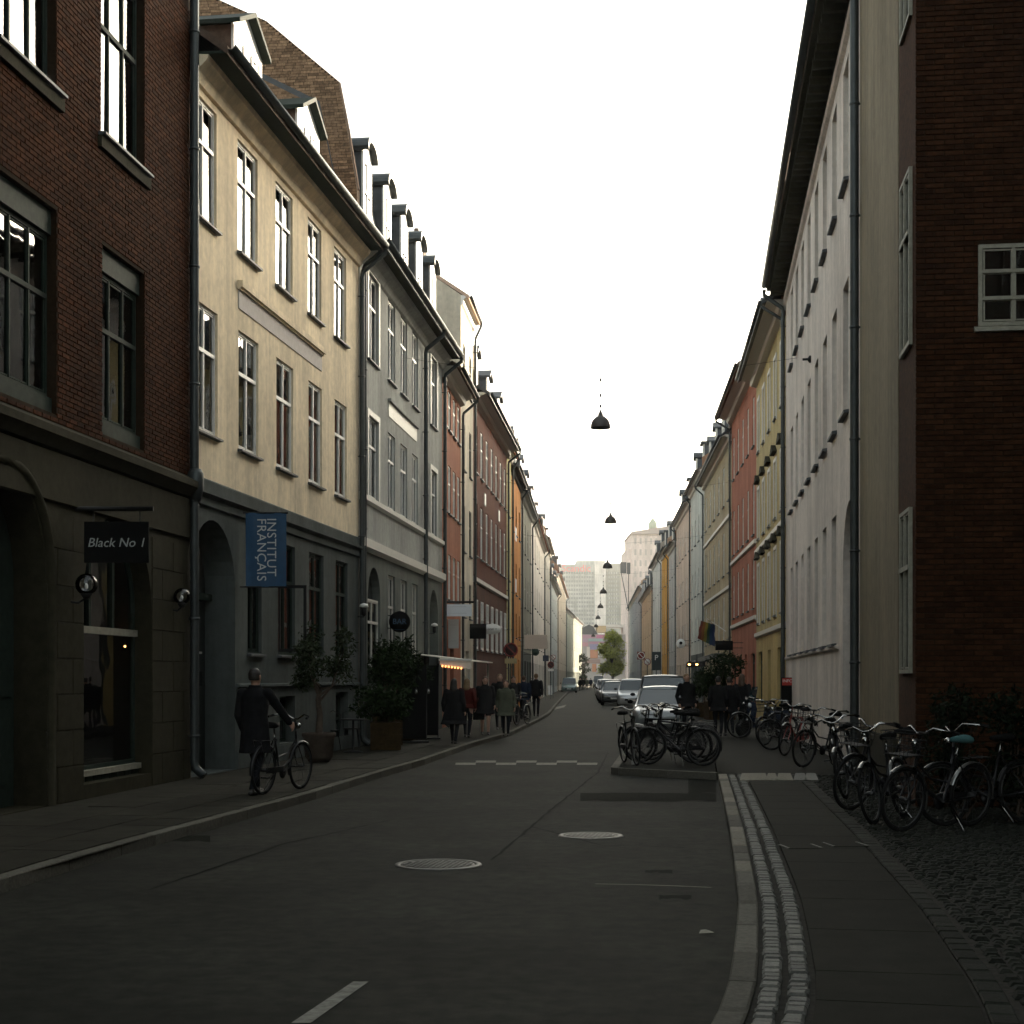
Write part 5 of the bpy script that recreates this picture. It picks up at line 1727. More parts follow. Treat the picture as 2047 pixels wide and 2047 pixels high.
    for sh, el, wr in arms:
        cone(c, sh, 0.044 * s, el, 0.036 * s); cone(c, el, 0.036 * s, wr - (wr - el).normalized() * 0.015 * s, 0.028 * s)
    if hood or True:
        c.lathe([(0.040 * s, 0.83 * s), (0.052 * s, 0.85 * s), (0.046 * s, 0.872 * s), (0.036 * s, 0.86 * s)], 14)
    cm = remesh(c, voxel * 1.1, [M[coat]], [], 'coat')
    put('coat', cm, root)
    # hair
    hb_ = MB()
    ell(hb_, [(0, -0.016 * s, hz - 0.03 * s, 0.042 * s, 0.040 * s), (0, -0.012 * s, hz - 0.005 * s, 0.048 * s, 0.052 * s), (0, -0.008 * s, hz + 0.03 * s, 0.048 * s, 0.056 * s), (0, -0.008 * s, hz + 0.055 * s, 0.036 * s, 0.042 * s), (0, -0.008 * s, hz + 0.070 * s, 0.014 * s, 0.018 * s)])
    if long_hair:
        ell(hb_, [(0, -0.045 * s, hz - 0.14 * s, 0.04 * s, 0.02 * s), (0, -0.045 * s, hz - 0.10 * s, 0.058 * s, 0.03 * s), (0, -0.03 * s, hz - 0.04 * s, 0.056 * s, 0.036 * s), (0, -0.02 * s, hz + 0.02 * s, 0.05 * s, 0.045 * s)])
    hm = remesh(hb_, voxel, [M[hair]], [], 'hair')
    put('hair', hm, root)
    e = MB()
    for sd in (-1, 1): e.lathe([(0, -0.006), (0.006, 0), (0, 0.006)], 6, c=(sd * 0.017 * s, 0.052 * s, hz + 0.008 * s))
    e.build('eyes', M['black'], root)
    if bag:
        g_ = MB(); g_.box(-0.16, 0.16, -0.06, 0.06, 0, 0.28); g_.tube([(-0.1, 0, 0.28), (-0.09, 0, 0.42), (0.09, 0, 0.42), (0.1, 0, 0.28)], 0.01, 6)
        g_.build('handbag', M[bag], root, (0.19 * s / 1.7, 0, 0.5 * s - 0.4))
    return root


person(-3.57, 20.75, SW, 18, 1.75, 'person in long black coat pushing bicycle along left pavement', coat_len=0.33, flare=0.012, shoe='shoe', hair='hair_dark', stride=0.24, arm_r=(0.34, 0.40, 0.98), voxel=0.010)
person(-1.42, 36.6, SW, 12, 1.60, 'broad person in long black coat nearest beside the cafe awning', coat_len=0.30, flare=0.06, hair='hair_dark', long_hair=True, wide=1.22, stride=0.15)
person(-1.22, 40.6, SW, 8, 1.60, 'person in red jacket half hidden behind broad black coat', coat='coat_red', coat_len=0.5, hair='hair_fair', long_hair=True)
person(-0.76, 42.4, SW, 176, 1.66, 'person in dark coat with bare legs walking towards camera', coat_len=0.36, flare=0.04, bare_legs=True, hair='hair_brown', long_hair=True, bag='black', wide=1.1)
person(-0.17, 41.7, SW, 184, 1.56, 'person in grey green coat walking close to left kerb', coat='coat_green', coat_len=0.36, flare=0.03, hair='hair_brown', long_hair=True, wide=1.12)
person(-0.38, 46.6, SW, 182, 1.74, 'person in dark jacket behind the grey green coat', coat_len=0.46, hair='hair_fair')
person(0.05, 51.8, SW, 170, 1.68, 'person in dark jacket wheeling bicycle on left pavement', coat_len=0.47, hair='hair_dark', arm_l=(-0.2, 0.32, 0.98))
person(0.45, 57.5, SW, 5, 1.70, 'person in navy jacket ahead of the wheeled bicycle', coat='coat_blue', coat_len=0.45, hair='hair_brown')
person(1.03, 63.6, SW, 4, 1.80, 'tall person in black jacket walking away on left kerb', coat_len=0.46, flare=0.0, hair='hair_fair', stride=0.12)
RGp = 'people standing by the right houses'
person(5.05, 43.2, SW, 160, 1.74, 'person with pale face beside parked car on right', coat_len=0.45, hair='hair_fair', stride=0.05, group=RGp)
person(5.72, 41.4, SW, 10, 1.66, 'person in black, left of the dark pair on right pavement', coat_len=0.42, hair='hair_dark', stride=0.08, group=RGp)
person(6.05, 41.6, SW, -8, 1.64, 'person in black, right of the dark pair on right pavement', coat_len=0.40, hair='hair_dark', stride=0.10, wide=1.12, group=RGp)
person(6.46, 41.9, SW, 30, 1.72, 'brown haired person in dark coat nearest right house wall', coat_len=0.38, hair='hair_brown', long_hair=True, stride=0.12, group=RGp)
for k, (x, Y_) in enumerate(((1166, 205), (1173, 215), (1181, 225), (1160, 190))):
    person((x - CX) / F * Y_, Y_, 0.0, 180 if k % 2 else 0, 1.72, 'tiny far pedestrian near street end, ' + ('leftmost but one of four', 'third from left of four', 'rightmost of four', 'leftmost of four')[k], coat=('coat_black', 'coat_green', 'coat_blue', 'coat_black')[k], hair='hair_brown', group='far pedestrians', voxel=0.03)

# ------------------------------------------------------------------ cars
def car(X, Y, heading, label, paint, L_=4.2, W_=1.76, H_=1.46, hood=0.95, belt=0.92, ws=0.95, roof0=1.75, roof1=3.3, rear=4.0, group='cars parked along the right kerb', van=False, tail=False):
    """local: front towards -y; heading in degrees clockwise of straight ahead"""
    root = empty('parked_car', (X, Y, 0), R(-heading), label, 'car', group)
    pm = mat('car_paint_' + paint[0], paint[1], 0.3, metal=0.3, coat=0.8)
    hw = W_ / 2

    def sect(y, w, z0, z1, r_=0.12):
        pts = []
        for sx, sz, a0 in ((1, 1, 0), (-1, 1, 90), (-1, -1, 180), (1, -1, 270)):
            for k in range(4):
                a = R(a0 + 30 * k)
                cx_, cz_ = sx * (w - r_), (z1 - r_ if sz > 0 else z0 + r_)
                pts.append((cx_ + r_ * math.cos(a), y, cz_ + r_ * math.sin(a)))
        return pts
    b = MB()
    y0 = -L_ / 2
    b.loft([sect(y0, hw * 0.80, 0.35, 0.62), sect(y0 + 0.08, hw * 0.90, 0.24, 0.74), sect(y0 + 0.35, hw * 0.98, 0.2, 0.80), sect(y0 + ws, hw, 0.2, hood), sect(y0 + roof0, hw, 0.2, belt), sect(y0 + roof1, hw, 0.2, belt + 0.02), sect(y0 + L_ - 0.35, hw * 0.98, 0.22, belt + 0.02), sect(y0 + L_ - 0.06, hw * 0.92, 0.28, belt - 0.05), sect(y0 + L_, hw * 0.86, 0.38, belt - 0.15)])
    b.build('body', pm, root)
    rw = hw * 0.74
    ring = lambda y, w, z: [(-w, y, z), (w, y, z)]
    b = MB()
    A = (y0 + ws + 0.05, hw * 0.90, hood - 0.04); B = (y0 + roof0, rw, H_ - 0.06); C = (y0 + roof1, rw, H_ - 0.05); E = (y0 + rear, hw * 0.88, belt - 0.02)
    vs = []
    for (y, w, z) in (A, B, C, E): vs += [(-w, y, z), (w, y, z)]
    b.add(vs, [(0, 1, 3, 2), (2, 3, 5, 4), (4, 5, 7, 6), (0, 2, 4, 6), (1, 7, 5, 3), (0, 6, 7, 1)])
    b.build('cabin', M['black'], root)
    # glass panels a little proud of the cabin

    def panel(name, q, off):
        q = [Vector(p) for p in q]
        c_ = sum(q, Vector()) / 4
        n_ = (q[1] - q[0]).cross(q[3] - q[0]).normalized()
        if n_.dot(Vector(off)) < 0: n_ = -n_
        i_ = [c_ + (p - c_) * 0.94 + n_ * 0.012 for p in q]
        o_ = [p + n_ * 0.006 for p in i_]
        g_ = MB(); g_.add(i_ + o_, [(3, 2, 1, 0), (4, 5, 6, 7), (0, 1, 5, 4), (1, 2, 6, 5), (2, 3, 7, 6), (3, 0, 4, 7)])
        g_.build(name, M['carglass'], root)
    V = vs
    panel('windscreen', (V[0], V[1], V[3], V[2]), (0, -1, 1)); panel('rear_window', (V[4], V[5], V[7], V[6]), (0, 1, 1))
    for q, off in (((V[0], V[2], V[4], V[6]), (-1, 0, 0)), ((V[1], V[3], V[5], V[7]), (1, 0, 0))): panel('side_window', q, off)
    b = MB()
    b.loft([[(x, y, z + dz) for x, dz in ((-w, 0), (-w * 0.9, 0.05), (-w * 0.5, 0.075), (0, 0.085), (w * 0.5, 0.075), (w * 0.9, 0.05), (w, 0), (w * 0.8, -0.02), (-w * 0.8, -0.02))] for y, w, z in ((B[0] - 0.05, rw + 0.015, B[2] - 0.045), (B[0] + 0.15, rw + 0.02, B[2]), (C[0] - 0.1, rw + 0.02, C[2]), (C[0] + 0.08, rw, C[2] - 0.04))])
    b.build('roof', pm, root)
    b = MB()
    for sx in (-1, 1):
        b.tube([(sx * A[1], A[0] - 0.02, A[2]), (sx * B[1], B[0], B[2])], 0.035, 6); b.tube([(sx * C[1], C[0], C[2]), (sx * E[1], E[0], E[2])], 0.05, 6)
        ym = (B[0] + C[0]) / 2 - 0.1; b.tube([(sx * hw * 0.95, ym, belt), (sx * rw * 1.01, ym, B[2])], 0.04, 6)
    b.build('pillars', pm, root)
    for sx in (-1, 1):
        b = MB(); b.loft([[(sx * (hw * 0.62 + 0.16 * math.cos(a)), y0 + 0.03 + dy, 0.66 + 0.075 * math.sin(a)) for a in [2 * math.pi * k / 10 for k in range(10)]] for dy in (0.0, 0.16)])
        b.build('headlight', M['headlamp'], root)
        b = MB(); b.box(sx * hw * 0.72 - 0.12, sx * hw * 0.72 + 0.12, y0 + L_ - 0.03, y0 + L_ + 0.012, 0.62, 0.85); b.build('tail_light', M['tail'] if tail else mat('red_lens', (0.25, 0.01, 0.01), 0.2), root)
        b = MB(); b.loft([[(sx * (hw + 0.10 + 0.09 * math.cos(a)), A[0] + 0.28 + dy, hood + 0.07 + 0.06 * math.sin(a)) for a in [2 * math.pi * k / 8 for k in range(8)]] for dy in (0.0, 0.08)])
        b.build('wing_mirror', M['black'], root)
        for yw in (y0 + 0.82, y0 + L_ - 0.78):
            b = MB(); b.lathe([(0.2, -0.1), (0.3, -0.1), (0.315, -0.08), (0.315, 0.08), (0.3, 0.1), (0.2, 0.1)], 22, ax='x')
            w_ = b.build('wheel', M['rubber'], root, (sx * (hw - 0.09), yw, 0.315))
            b = MB(); b.lathe([(0.2, -0.02), (0.2, 0.07), (0.06, 0.09), (0, 0.09)], 14, ax='x')
            rm = b.build('rim', M['silver_guard'], w_)
            if sx < 0: rm.rotation_euler = (0, 0, R(180))
    b = MB(); b.box(-0.45, 0.45, y0 - 0.012, y0 + 0.05, 0.42, 0.54); b.build('grille', M['black'], root)
    b = MB(); b.box(-0.26, 0.26, y0 - 0.03, y0 - 0.015, 0.40, 0.50); b.build('number_plate', M['white'], root)
    return root


car(4.62, 45.6, 7, 'small pale hatchback parked nose towards camera behind island bicycles', ('pale', (0.16, 0.17, 0.17)), H_=1.47, L_=3.9, rear=3.75)
car(5.30, 52.2, 6, 'black tall estate car parked behind the pale hatchback', ('black', (0.012, 0.014, 0.015)), H_=1.82, L_=4.7, W_=1.9, hood=1.1, belt=1.08, roof0=1.8, roof1=4.1, rear=4.6)
car(7.12, 88, 5, 'silver car parked left of the black estate car', ('silver', (0.45, 0.47, 0.48)), H_=1.66, L_=4.3, W_=1.8, hood=1.02, belt=1.0, roof0=1.65, roof1=3.6, rear=4.15)
for k, (x, Y_, nm, c_, H_) in enumerate(((1229, 96, 'dark', (0.03, 0.032, 0.035), 1.5), (1222, 104, 'charcoal', (0.05, 0.05, 0.05), 1.62), (1217, 114, 'deepblue', (0.02, 0.03, 0.05), 1.48), (1213, 126, 'grey', (0.12, 0.125, 0.13), 1.5), (1209, 142, 'white', (0.6, 0.6, 0.6), 1.6))):
    car((x - CX) / F * Y_, Y_, 4, ('very dark small car just beyond the silver car', 'charcoal car second beyond the silver car', 'deep blue car in far parked line', 'mid grey car in far parked line', 'white car furthest along the parked line')[k], (nm, c_), H_=H_)
car(6.75, 176, 3, 'teal grey van seen from behind with glowing tail lights', ('teal', (0.10, 0.17, 0.16)), H_=1.75, L_=4.2, W_=1.8, hood=1.05, belt=1.0, roof0=1.5, roof1=3.9, rear=4.15, group='moving vehicles', tail=True)
car(15.2, 262, 3, 'dark far van at street end', ('far', (0.02, 0.025, 0.03)), H_=2.1, L_=5, W_=2.0, hood=1.2, belt=1.1, roof0=1.5, roof1=4.6, rear=4.9, group='moving vehicles')

# scooter by the yellow house
sc_ = empty('motor_scooter', (6.9, 41.0, SW), R(200), 'dark blue motor scooter with windscreen parked by yellow house', 'scooter')
for x in (-0.62, 0.62):
    b = MB(); b.lathe([(0.12, -0.05), (0.2, -0.06), (0.24, -0.03), (0.24, 0.03), (0.2, 0.06), (0.12, 0.05)], 20, ax='y'); b.build('wheel', M['rubber'], sc_, (x, 0, 0.24))
b = MB(); ell(b, [(-0.4, 0, 0.28, 0.4, 0.12), (-0.42, 0, 0.45, 0.42, 0.17), (-0.42, 0, 0.62, 0.42, 0.17), (-0.42, 0, 0.72, 0.38, 0.14)]); b.box(-0.15, 0.4, -0.16, 0.16, 0.26, 0.34); b.build('body', M['coat_blue'], sc_)
b = MB(); b.loft([[(0.40 + dx, -0.2, 0.3), (0.40 + dx, 0.2, 0.3), (0.32 + dx, 0.22, 0.75), (0.30 + dx, 0.12, 0.95), (0.30 + dx, -0.12, 0.95), (0.32 + dx, -0.22, 0.75)] for dx in (0, 0.06)]); b.build('leg_shield', M['coat_blue'], sc_)
b = MB(); b.tube([(0.62, 0, 0.24), (0.42, 0, 0.6), (0.3, 0, 1.0)], 0.03, 8); b.tube([(0.26, -0.34, 1.02), (0.32, -0.1, 1.0), (0.32, 0.1, 1.0), (0.26, 0.34, 1.02)], 0.016, 8); b.build('handlebar', M['chrome'], sc_)
b = MB(); b.loft([[(0.36 - 0.1 * t_, -0.2 + 0.06 * t_, 1.0 + 0.38 * t_), (0.36 - 0.1 * t_, 0.2 - 0.06 * t_, 1.0 + 0.38 * t_), (0.35 - 0.1 * t_, 0.2 - 0.06 * t_, 1.0 + 0.38 * t_), (0.35 - 0.1 * t_, -0.2 + 0.06 * t_, 1.0 + 0.38 * t_)] for t_ in (0, 0.5, 1)], smooth=False); b.build('windscreen', M['carglass'], sc_)
b = MB(); ell(b, [(-0.4, 0, 0.72, 0.38, 0.13), (-0.4, 0, 0.80, 0.36, 0.13), (-0.4, 0, 0.83, 0.3, 0.1)]); b.build('seat', M['black'], sc_)
b = MB(); b.lathe([(0.07, 0), (0.08, 0.04), (0, 0.06)], 12, ax='x', c=(0.40, 0, 0.86)); b.build('headlamp', M['headlamp'], sc_)

# ------------------------------------------------------------------ street lamps on span wires
LAMPS = [(1200.5, 856, 41.8), (1220.6, 1046, 69.7), (1214.5, 1136, 86.6), (1206, 1186.5, 115), (1200.3, 1215.5, 139), (1195.4, 1237.5, 160), (1191.5, 1254, 180), (1186, 1273, 205)]
LFX = Poly([LB] + LQ)
RFX = Poly([rp(1795), RQ[0]] + RQ[1:])
names = ['nearest', 'second', 'third', 'fourth', 'fifth', 'sixth', 'seventh', 'farthest']
for i, (x, y, Y_) in enumerate(LAMPS):
    X, _, z = at(x, y, Y_)
    root = empty('street_lamp', (X, Y_, z), 0, names[i] + ' dark bell shaped lamp hanging over the street', 'street lamp', 'lamps hung over the street')
    b = MB()
    b.lathe([(0.265, 0.0), (0.28, 0.0), (0.28, 0.02), (0.272, 0.09), (0.245, 0.18), (0.195, 0.26), (0.125, 0.32), (0.075, 0.345), (0.07, 0.40), (0.04, 0.44), (0.03, 0.50), (0.0, 0.51)], 28)
    b.build('shade', mat('dark_brown_enamel', (0.035, 0.028, 0.022), 0.5), root)
    b = MB(); b.lathe([(0.0, 0.04), (0.06, 0.05), (0.085, 0.11), (0.05, 0.2), (0, 0.21)], 14); b.build('bulb', mat('unlit_lamp_glass', (0.4, 0.38, 0.35), 0.2), root)
    b = MB(); b.tube([(0, 0, 0.5), (0, 0, 1.42)], 0.008, 6)
    for q in (0.62, 0.92, 1.35): b.lathe([(0.0, -0.06), (0.03, -0.03), (0.035, 0.0), (0.03, 0.03), (0, 0.06)], 10, c=(0, 0, q))
    b.build('hanger', M['iron'], root)
    zl = z + 1.42
    xl, xr_ = LFX.X(Y_), (RFX.X(Y_) if Y_ > rp(1795)[1] else AR + 0.125 * Y_)
    w = MB(); n_ = 10
    for xe in (xl, xr_):
        w.tube([((xe - X) * k / n_, 0, 1.42 + 0.55 * (k / n_) ** 1.6) for k in range(n_ + 1)], 0.005, 4)
    w.build('span_wire', M['iron'], root)

# ------------------------------------------------------------------ left wall fittings and signs
def bracket_sign(name, label, cat, base, w, h, z0, m, thick=0.03, arm=True, gap=0.06, shape='rect', armz=None, group='projecting shop signs'):
    """board facing the camera, its left edge `gap` from base point (x,y) of the wall; extends to +x"""
    root = empty(name, (base[0], base[1], z0), 0, label, cat, group)
    b = MB()
    if shape == 'rect': b.box(gap, gap + w, -thick / 2, thick / 2, 0, h)
    else: b.lathe([(0.0, -thick / 2), (0.5, -thick / 2), (0.5, thick / 2), (0.0, thick / 2)], 36, ax='y')
    if shape != 'rect':
        b.v = [(gap + w / 2 + v[0] * w, v[1], h / 2 + v[2] * h) for v in b.v]
    b.build('board', m, root)
    if arm:
        a = MB()
        for z in (armz or (h * 0.2, h * 0.8)):
            a.tube([(-0.05, 0, z), (gap + w * 0.15, 0, z)], 0.014, 6)
        a.build('bracket', M['iron'], root)
    return root


signwhite = mat('sign_white', (0.82, 0.81, 0.77), 0.6)
u140 = L0.up(150)
bx, by, _ = L0.world(u140, 0, 0)
zb = CZ + (HY - 1125) * by / F
bs = empty('hanging_sign', (bx, by, zb), 0, 'black hanging shop sign lettered Black No 1', 'sign', 'projecting shop signs')
x0, x1 = (169 - CX) * by / F - bx, (298 - CX) * by / F - bx
hh = (1125 - 1043) * by / F
b = MB(); b.box(x0, x1, -0.02, 0.02, 0, hh); b.build('board', M['black'], bs)
b = MB(); zt = (1125 - 1017) * by / F; b.tube([(-0.08, 0, zt), (x1 + 0.06, 0, zt)], 0.032, 10); b.box(-0.1, -0.04, -0.06, 0.06, zt - 0.16, zt + 0.16); b.build('bracket', M['iron'], bs)
b = MB()
for q in (0.14, 0.86): b.tube([(x0 + (x1 - x0) * q, 0, zt - 0.02), (x0 + (x1 - x0) * q, 0, hh)], 0.008, 6)
b.build('hanger', M['iron'], bs)
text_obj('Black No 1', 0.17, bs, ((x0 + x1) / 2, -0.026, hh * 0.48), FR, mat('sign_letter_grey', (0.32, 0.34, 0.32), 0.6), shear=0.22)

blue = mat('deep_blue_banner', (0.012, 0.06, 0.13), 0.7, var=0.1)
ux = L1.up(480)
bx, by, _ = L1.world(ux, 0, 0)
sc = by / F
zb = CZ + (HY - 1173) * sc
bn = empty('banner', (bx, by, zb), R(2), 'blue banner lettered INSTITUT FRANÇAIS on cream house', 'banner')
x0, x1 = (491 - CX) * sc - bx, (572 - CX) * sc - bx
bh = 148 * sc
b = MB()
n_ = 14
vs = []; fs = []
for sd in (0, 1):
    for j in range(9):
        for k in range(n_ + 1):
            xx = x0 + (x1 - x0) * k / n_
            vs.append((xx, 0.012 * math.sin(k * 0.7 + j * 0.4) + sd * 0.004, bh * j / 8))
N = (n_ + 1)
for sd in (0, 1):
    o_ = sd * 9 * N
    for j in range(8):
        for k in range(n_):
            q = (o_ + j * N + k, o_ + j * N + k + 1, o_ + (j + 1) * N + k + 1, o_ + (j + 1) * N + k)
            fs.append(q if sd == 0 else q[::-1])
b.add(vs, fs, 0, True); b.build('cloth', blue, bn)
b = MB()
for z in (0.0, bh): b.tube([(-0.06, 0.004, z), (x1 + 0.03, 0.004, z)], 0.014, 8)
b.build('rod', M['iron'], bn)
lw = mat('banner_letter_white', (0.5, 0.52, 0.53), 0.7)
text_obj('INSTITUT', 0.235, bn, (x0 + (x1 - x0) * 0.63, -0.022, bh * 0.535), (R(90), R(90), 0), lw, space=1.06)
text_obj('FRANÇAIS', 0.235, bn, (x0 + (x1 - x0) * 0.385, -0.022, bh * 0.50), (R(90), R(90), 0), lw, space=1.06)

ux = L1.up(557); bx, by, _ = L1.world(ux, 0, 0); sc = by / F
sfm = empty('empty_sign', (bx, by, CZ + (HY - 1303) * sc), 0, 'empty black rectangular sign frame on cream house', 'sign frame')
w_ = (613 - 557) * sc; h_ = 133 * sc
b = MB(); t = 0.035
b.box(0.0, t, -t / 2, t / 2, 0, h_); b.box(w_ - 0.06, w_, -t / 2, t / 2, 0, h_); b.box(t, w_ - 0.06, -t / 2, t / 2, 0, 0.06); b.box(t, w_ - 0.06, -t / 2, t / 2, h_ - 0.06, h_)
b.build('frame', M['iron'], sfm)
b = MB(); b.tube([(-0.08, 0, h_ - 0.03), (0.02, 0, h_ - 0.03)], 0.012, 6); b.tube([(-0.08, 0, 0.03), (0.02, 0, 0.03)], 0.012, 6); b.build('bracket', M['iron'], sfm)

gm, t_, b_ = nt('globe_glass')
b_.inputs['Base Color'].default_value = (0.9, 0.92, 0.92, 1); b_.inputs['Roughness'].default_value = 0.03; b_.inputs['Transmission Weight'].default_value = 0.0
tr_ = t_.nodes.new('ShaderNodeBsdfTransparent'); gl_ = t_.nodes.new('ShaderNodeBsdfGlossy'); gl_.inputs['Roughness'].default_value = 0.03
fr_ = t_.nodes.new('ShaderNodeFresnel'); fr_.inputs['IOR'].default_value = 1.6; mx_ = t_.nodes.new('ShaderNodeMixShader')
t_.links.new(fr_.outputs[0], mx_.inputs[0]); t_.links.new(tr_.outputs[0], mx_.inputs[1]); t_.links.new(gl_.outputs[0], mx_.inputs[2]); t_.links.new(mx_.outputs[0], t_.nodes['Material Output'].inputs[0])
for (x, y, r_, wx, lab) in ((172, 1168, 0.145, 140, 'clear glass globe wall lamp left of shop arch'), (363, 1192, 0.13, 345, 'clear glass globe wall lamp beside corner drainpipe')):
    u = L0.up(wx); bx, by, _ = L0.world(u, 0, 0)
    X, _, z = at(x, y, by - 0.02)
    root = empty('globe_lamp', (bx, by, z), 0, lab, 'lamp', 'glass globe wall lamps')
    dx = X - bx
    b = MB(); b.lathe([(r_ * 0.45, -r_ * 0.92)] + [(r_ * math.cos(a), r_ * math.sin(a)) for a in [R(-60 + 150 * k / 14) for k in range(14)]] + [(0, r_)], 26, c=(dx, 0, 0)); b.build('globe', gm, root)
    b = MB(); b.lathe([(0, -0.05), (0.018, -0.03), (0.024, 0.0), (0.014, 0.03), (0, 0.035)], 12, c=(dx, 0, -0.02)); b.build('bulb', M['white'], root)
    b = MB(); b.tube([(-0.06, 0, -r_ - 0.07), (dx * 0.5, 0, -r_ - 0.10), (dx, 0, -r_ - 0.03)], 0.016, 8); b.lathe([(0.03, -r_ - 0.05), (r_ * 0.55, -r_ * 0.9), (r_ * 0.5, -r_ * 0.8)], 16, c=(dx, 0, 0)); b.box(-0.08, -0.02, -0.05, 0.05, -r_ - 0.16, -r_ + 0.02); b.build('bracket', M['iron'], root)
for (x, y, bl_, lab) in ((717, 1213, L1, 'small white capped wall lamp on pipe between cream and grey houses'), (861, 1251, L2, 'small white capped wall lamp by grey house doorway')):
    u = bl_.up(x - 3); bx, by, _ = bl_.world(u, 0, 0); z = CZ + (HY - y) * by / F
    root = empty('wall_lamp', (bx, by, z), 0, lab, 'lamp', 'small wall lamps')
    b = MB(); b.lathe([(0.02, -0.02), (0.11, 0.0), (0.09, 0.06), (0.0, 0.09)], 16, c=(0.16, 0, 0)); b.build('cap', M['white'], root)
    b = MB(); b.lathe([(0.03, -0.22), (0.06, -0.18), (0.06, -0.02)], 12, c=(0.16, 0, 0)); b.tube([(-0.03, 0, -0.24), (0.16, 0, -0.24), (0.16, 0, -0.2)], 0.012, 6); b.build('body', M['iron'], root)

ux = L2.up(775); bx, by, _ = L2.world(ux, 0, 0); sc = by / F
rs = bracket_sign('round_sign', 'round black sign lettered BAR in dark blue over the shrubs', 'sign', (bx, by), 42 * sc, 42 * sc, CZ + (HY - 1264) * sc, M['black'], 0.14, gap=3 * sc, shape='round')
text_obj('BAR', 0.2, rs, (3 * sc + 21 * sc, -0.074, 21 * sc), FR, mat('dark_blue_letter', (0.015, 0.06, 0.12), 0.5))
b = MB(); b.box(14 * sc, 34 * sc, -0.075, -0.071, 5 * sc, 5.6 * sc); b.build('stripe', mat('dark_blue_letter', (0, 0, 0)), rs)


def px_sign(name, label, x0, x1, y0, y1, Y_, m, shape='rect', txt=None, tm=None, size=0.15, thick=0.03, wallx=None, hang=False):
    sc = Y_ / F
    wx = (x0 - CX) * sc if wallx is None else wallx
    left = wx <= (x0 - CX) * sc + 0.01
    if left:
        r_ = bracket_sign(name, label, 'sign', (wx, Y_), (x1 - x0) * sc, (y1 - y0) * sc, CZ + (HY - y1) * sc, m, thick, True, (x0 - CX) * sc - wx, shape)
    else:
        r_ = bracket_sign(name, label, 'sign', ((x0 - CX) * sc, Y_), (x1 - x0) * sc, (y1 - y0) * sc, CZ + (HY - y1) * sc, m, thick, False, 0.0, shape)
        a = MB(); h_ = (y1 - y0) * sc
        for z in (h_ * 0.25, h_ * 0.8): a.tube([((x1 - x0) * sc * 0.8, 0, z), (wx - (x0 - CX) * sc + 0.05, 0, z)], 0.016, 6)
        a.build('bracket', M['iron'], r_)
    if txt:
        g_ = (x0 - CX) * sc - wx if left else 0.0
        text_obj(txt, size, r_, (g_ + (x1 - x0) * sc / 2, -thick / 2 - 0.004, (y1 - y0) * sc / 2), FR, tm or M['black'])
    return r_


lx = lambda Y_: LFX.X(Y_)
pbw = px_sign('hanging_sign', 'pale blue white hanging board before salmon house', 890, 943, 1208, 1232, 49.5, mat('pale_blue_white', (0.72, 0.77, 0.82), 0.6), wallx=lx(49.5))
b = MB(); b.tube([(0, 0, 28.5 * 49.5 / F), (0.95, 0, 28.5 * 49.5 / F)], 0.035, 8); b.build('top_bar', M['iron'], pbw)
px_sign('vertical_banner', 'grey white vertical banner below pale board by salmon house', 891, 917, 1238, 1296, 50.2, mat('grey_white_cloth', (0.45, 0.46, 0.44), 0.8), wallx=lx(50.2))
px_sign('hanging_sign', 'black rectangular sign with thin pale line on left', 932, 972, 1247, 1277, 57, M['black'], wallx=lx(57))
px_sign('oval_sign', 'white oval sign beside the black rectangular one', 966, 1002, 1247, 1268, 61, signwhite, shape='round', txt='noir •', size=0.16, wallx=lx(61))
px_sign('name_board', 'off white name board projecting over far left pavement', 1048, 1094, 1269, 1297, 82, mat('offwhite_board', (0.62, 0.56, 0.48), 0.7), wallx=lx(82))
px_sign('round_sign', 'small round dark green sign under name board', 1063, 1078, 1296, 1311, 88, mat('dark_green_sign', (0.02, 0.05, 0.035), 0.5), shape='round', wallx=lx(88))


def road_sign(X, Y_, z, dia, label, face, ring=None, group='road signs on posts', h=None, shape='round', sub=None):
    root = empty('road_sign', (X, Y_, SW), 0, label, 'road sign', group)
    b = MB(); b.tube([(0, 0.03, 0), (0, 0.03, z - SW + dia * 0.5)], 0.03, 10); b.build('post', M['zinc'], root)
    b = MB()
    if shape == 'round':
        b.lathe([(0, -0.012), (dia / 2, -0.012), (dia / 2, 0.0), (0, 0.0)], 30, ax='y', c=(0, -0.01, z - SW))
    else: b.box(-dia / 2, dia / 2, -0.02, -0.005, z - SW - dia / 2, z - SW + dia / 2)
    b.build('face', face, root)
    if ring:
        b = MB(); b.tube([(dia * 0.44 * math.cos(a), -0.024, z - SW + dia * 0.44 * math.sin(a)) for a in [2 * math.pi * k / 30 for k in range(30)]], dia * 0.055, 6, closed=True); b.build('ring', ring, root)
        b = MB(); b.box(-dia * 0.4, dia * 0.4, -0.028, -0.022, -dia * 0.04, dia * 0.04); o_ = b.build('bar', ring, root, (0, 0, z - SW)); o_.rotation_euler = (0, R(45), 0)
    if sub:
        b = MB(); b.box(-dia * 0.42, dia * 0.42, -0.02, -0.005, z - SW - dia * 0.95, z - SW - dia * 0.6); b.build('sub_plate', sub, root)
    return root


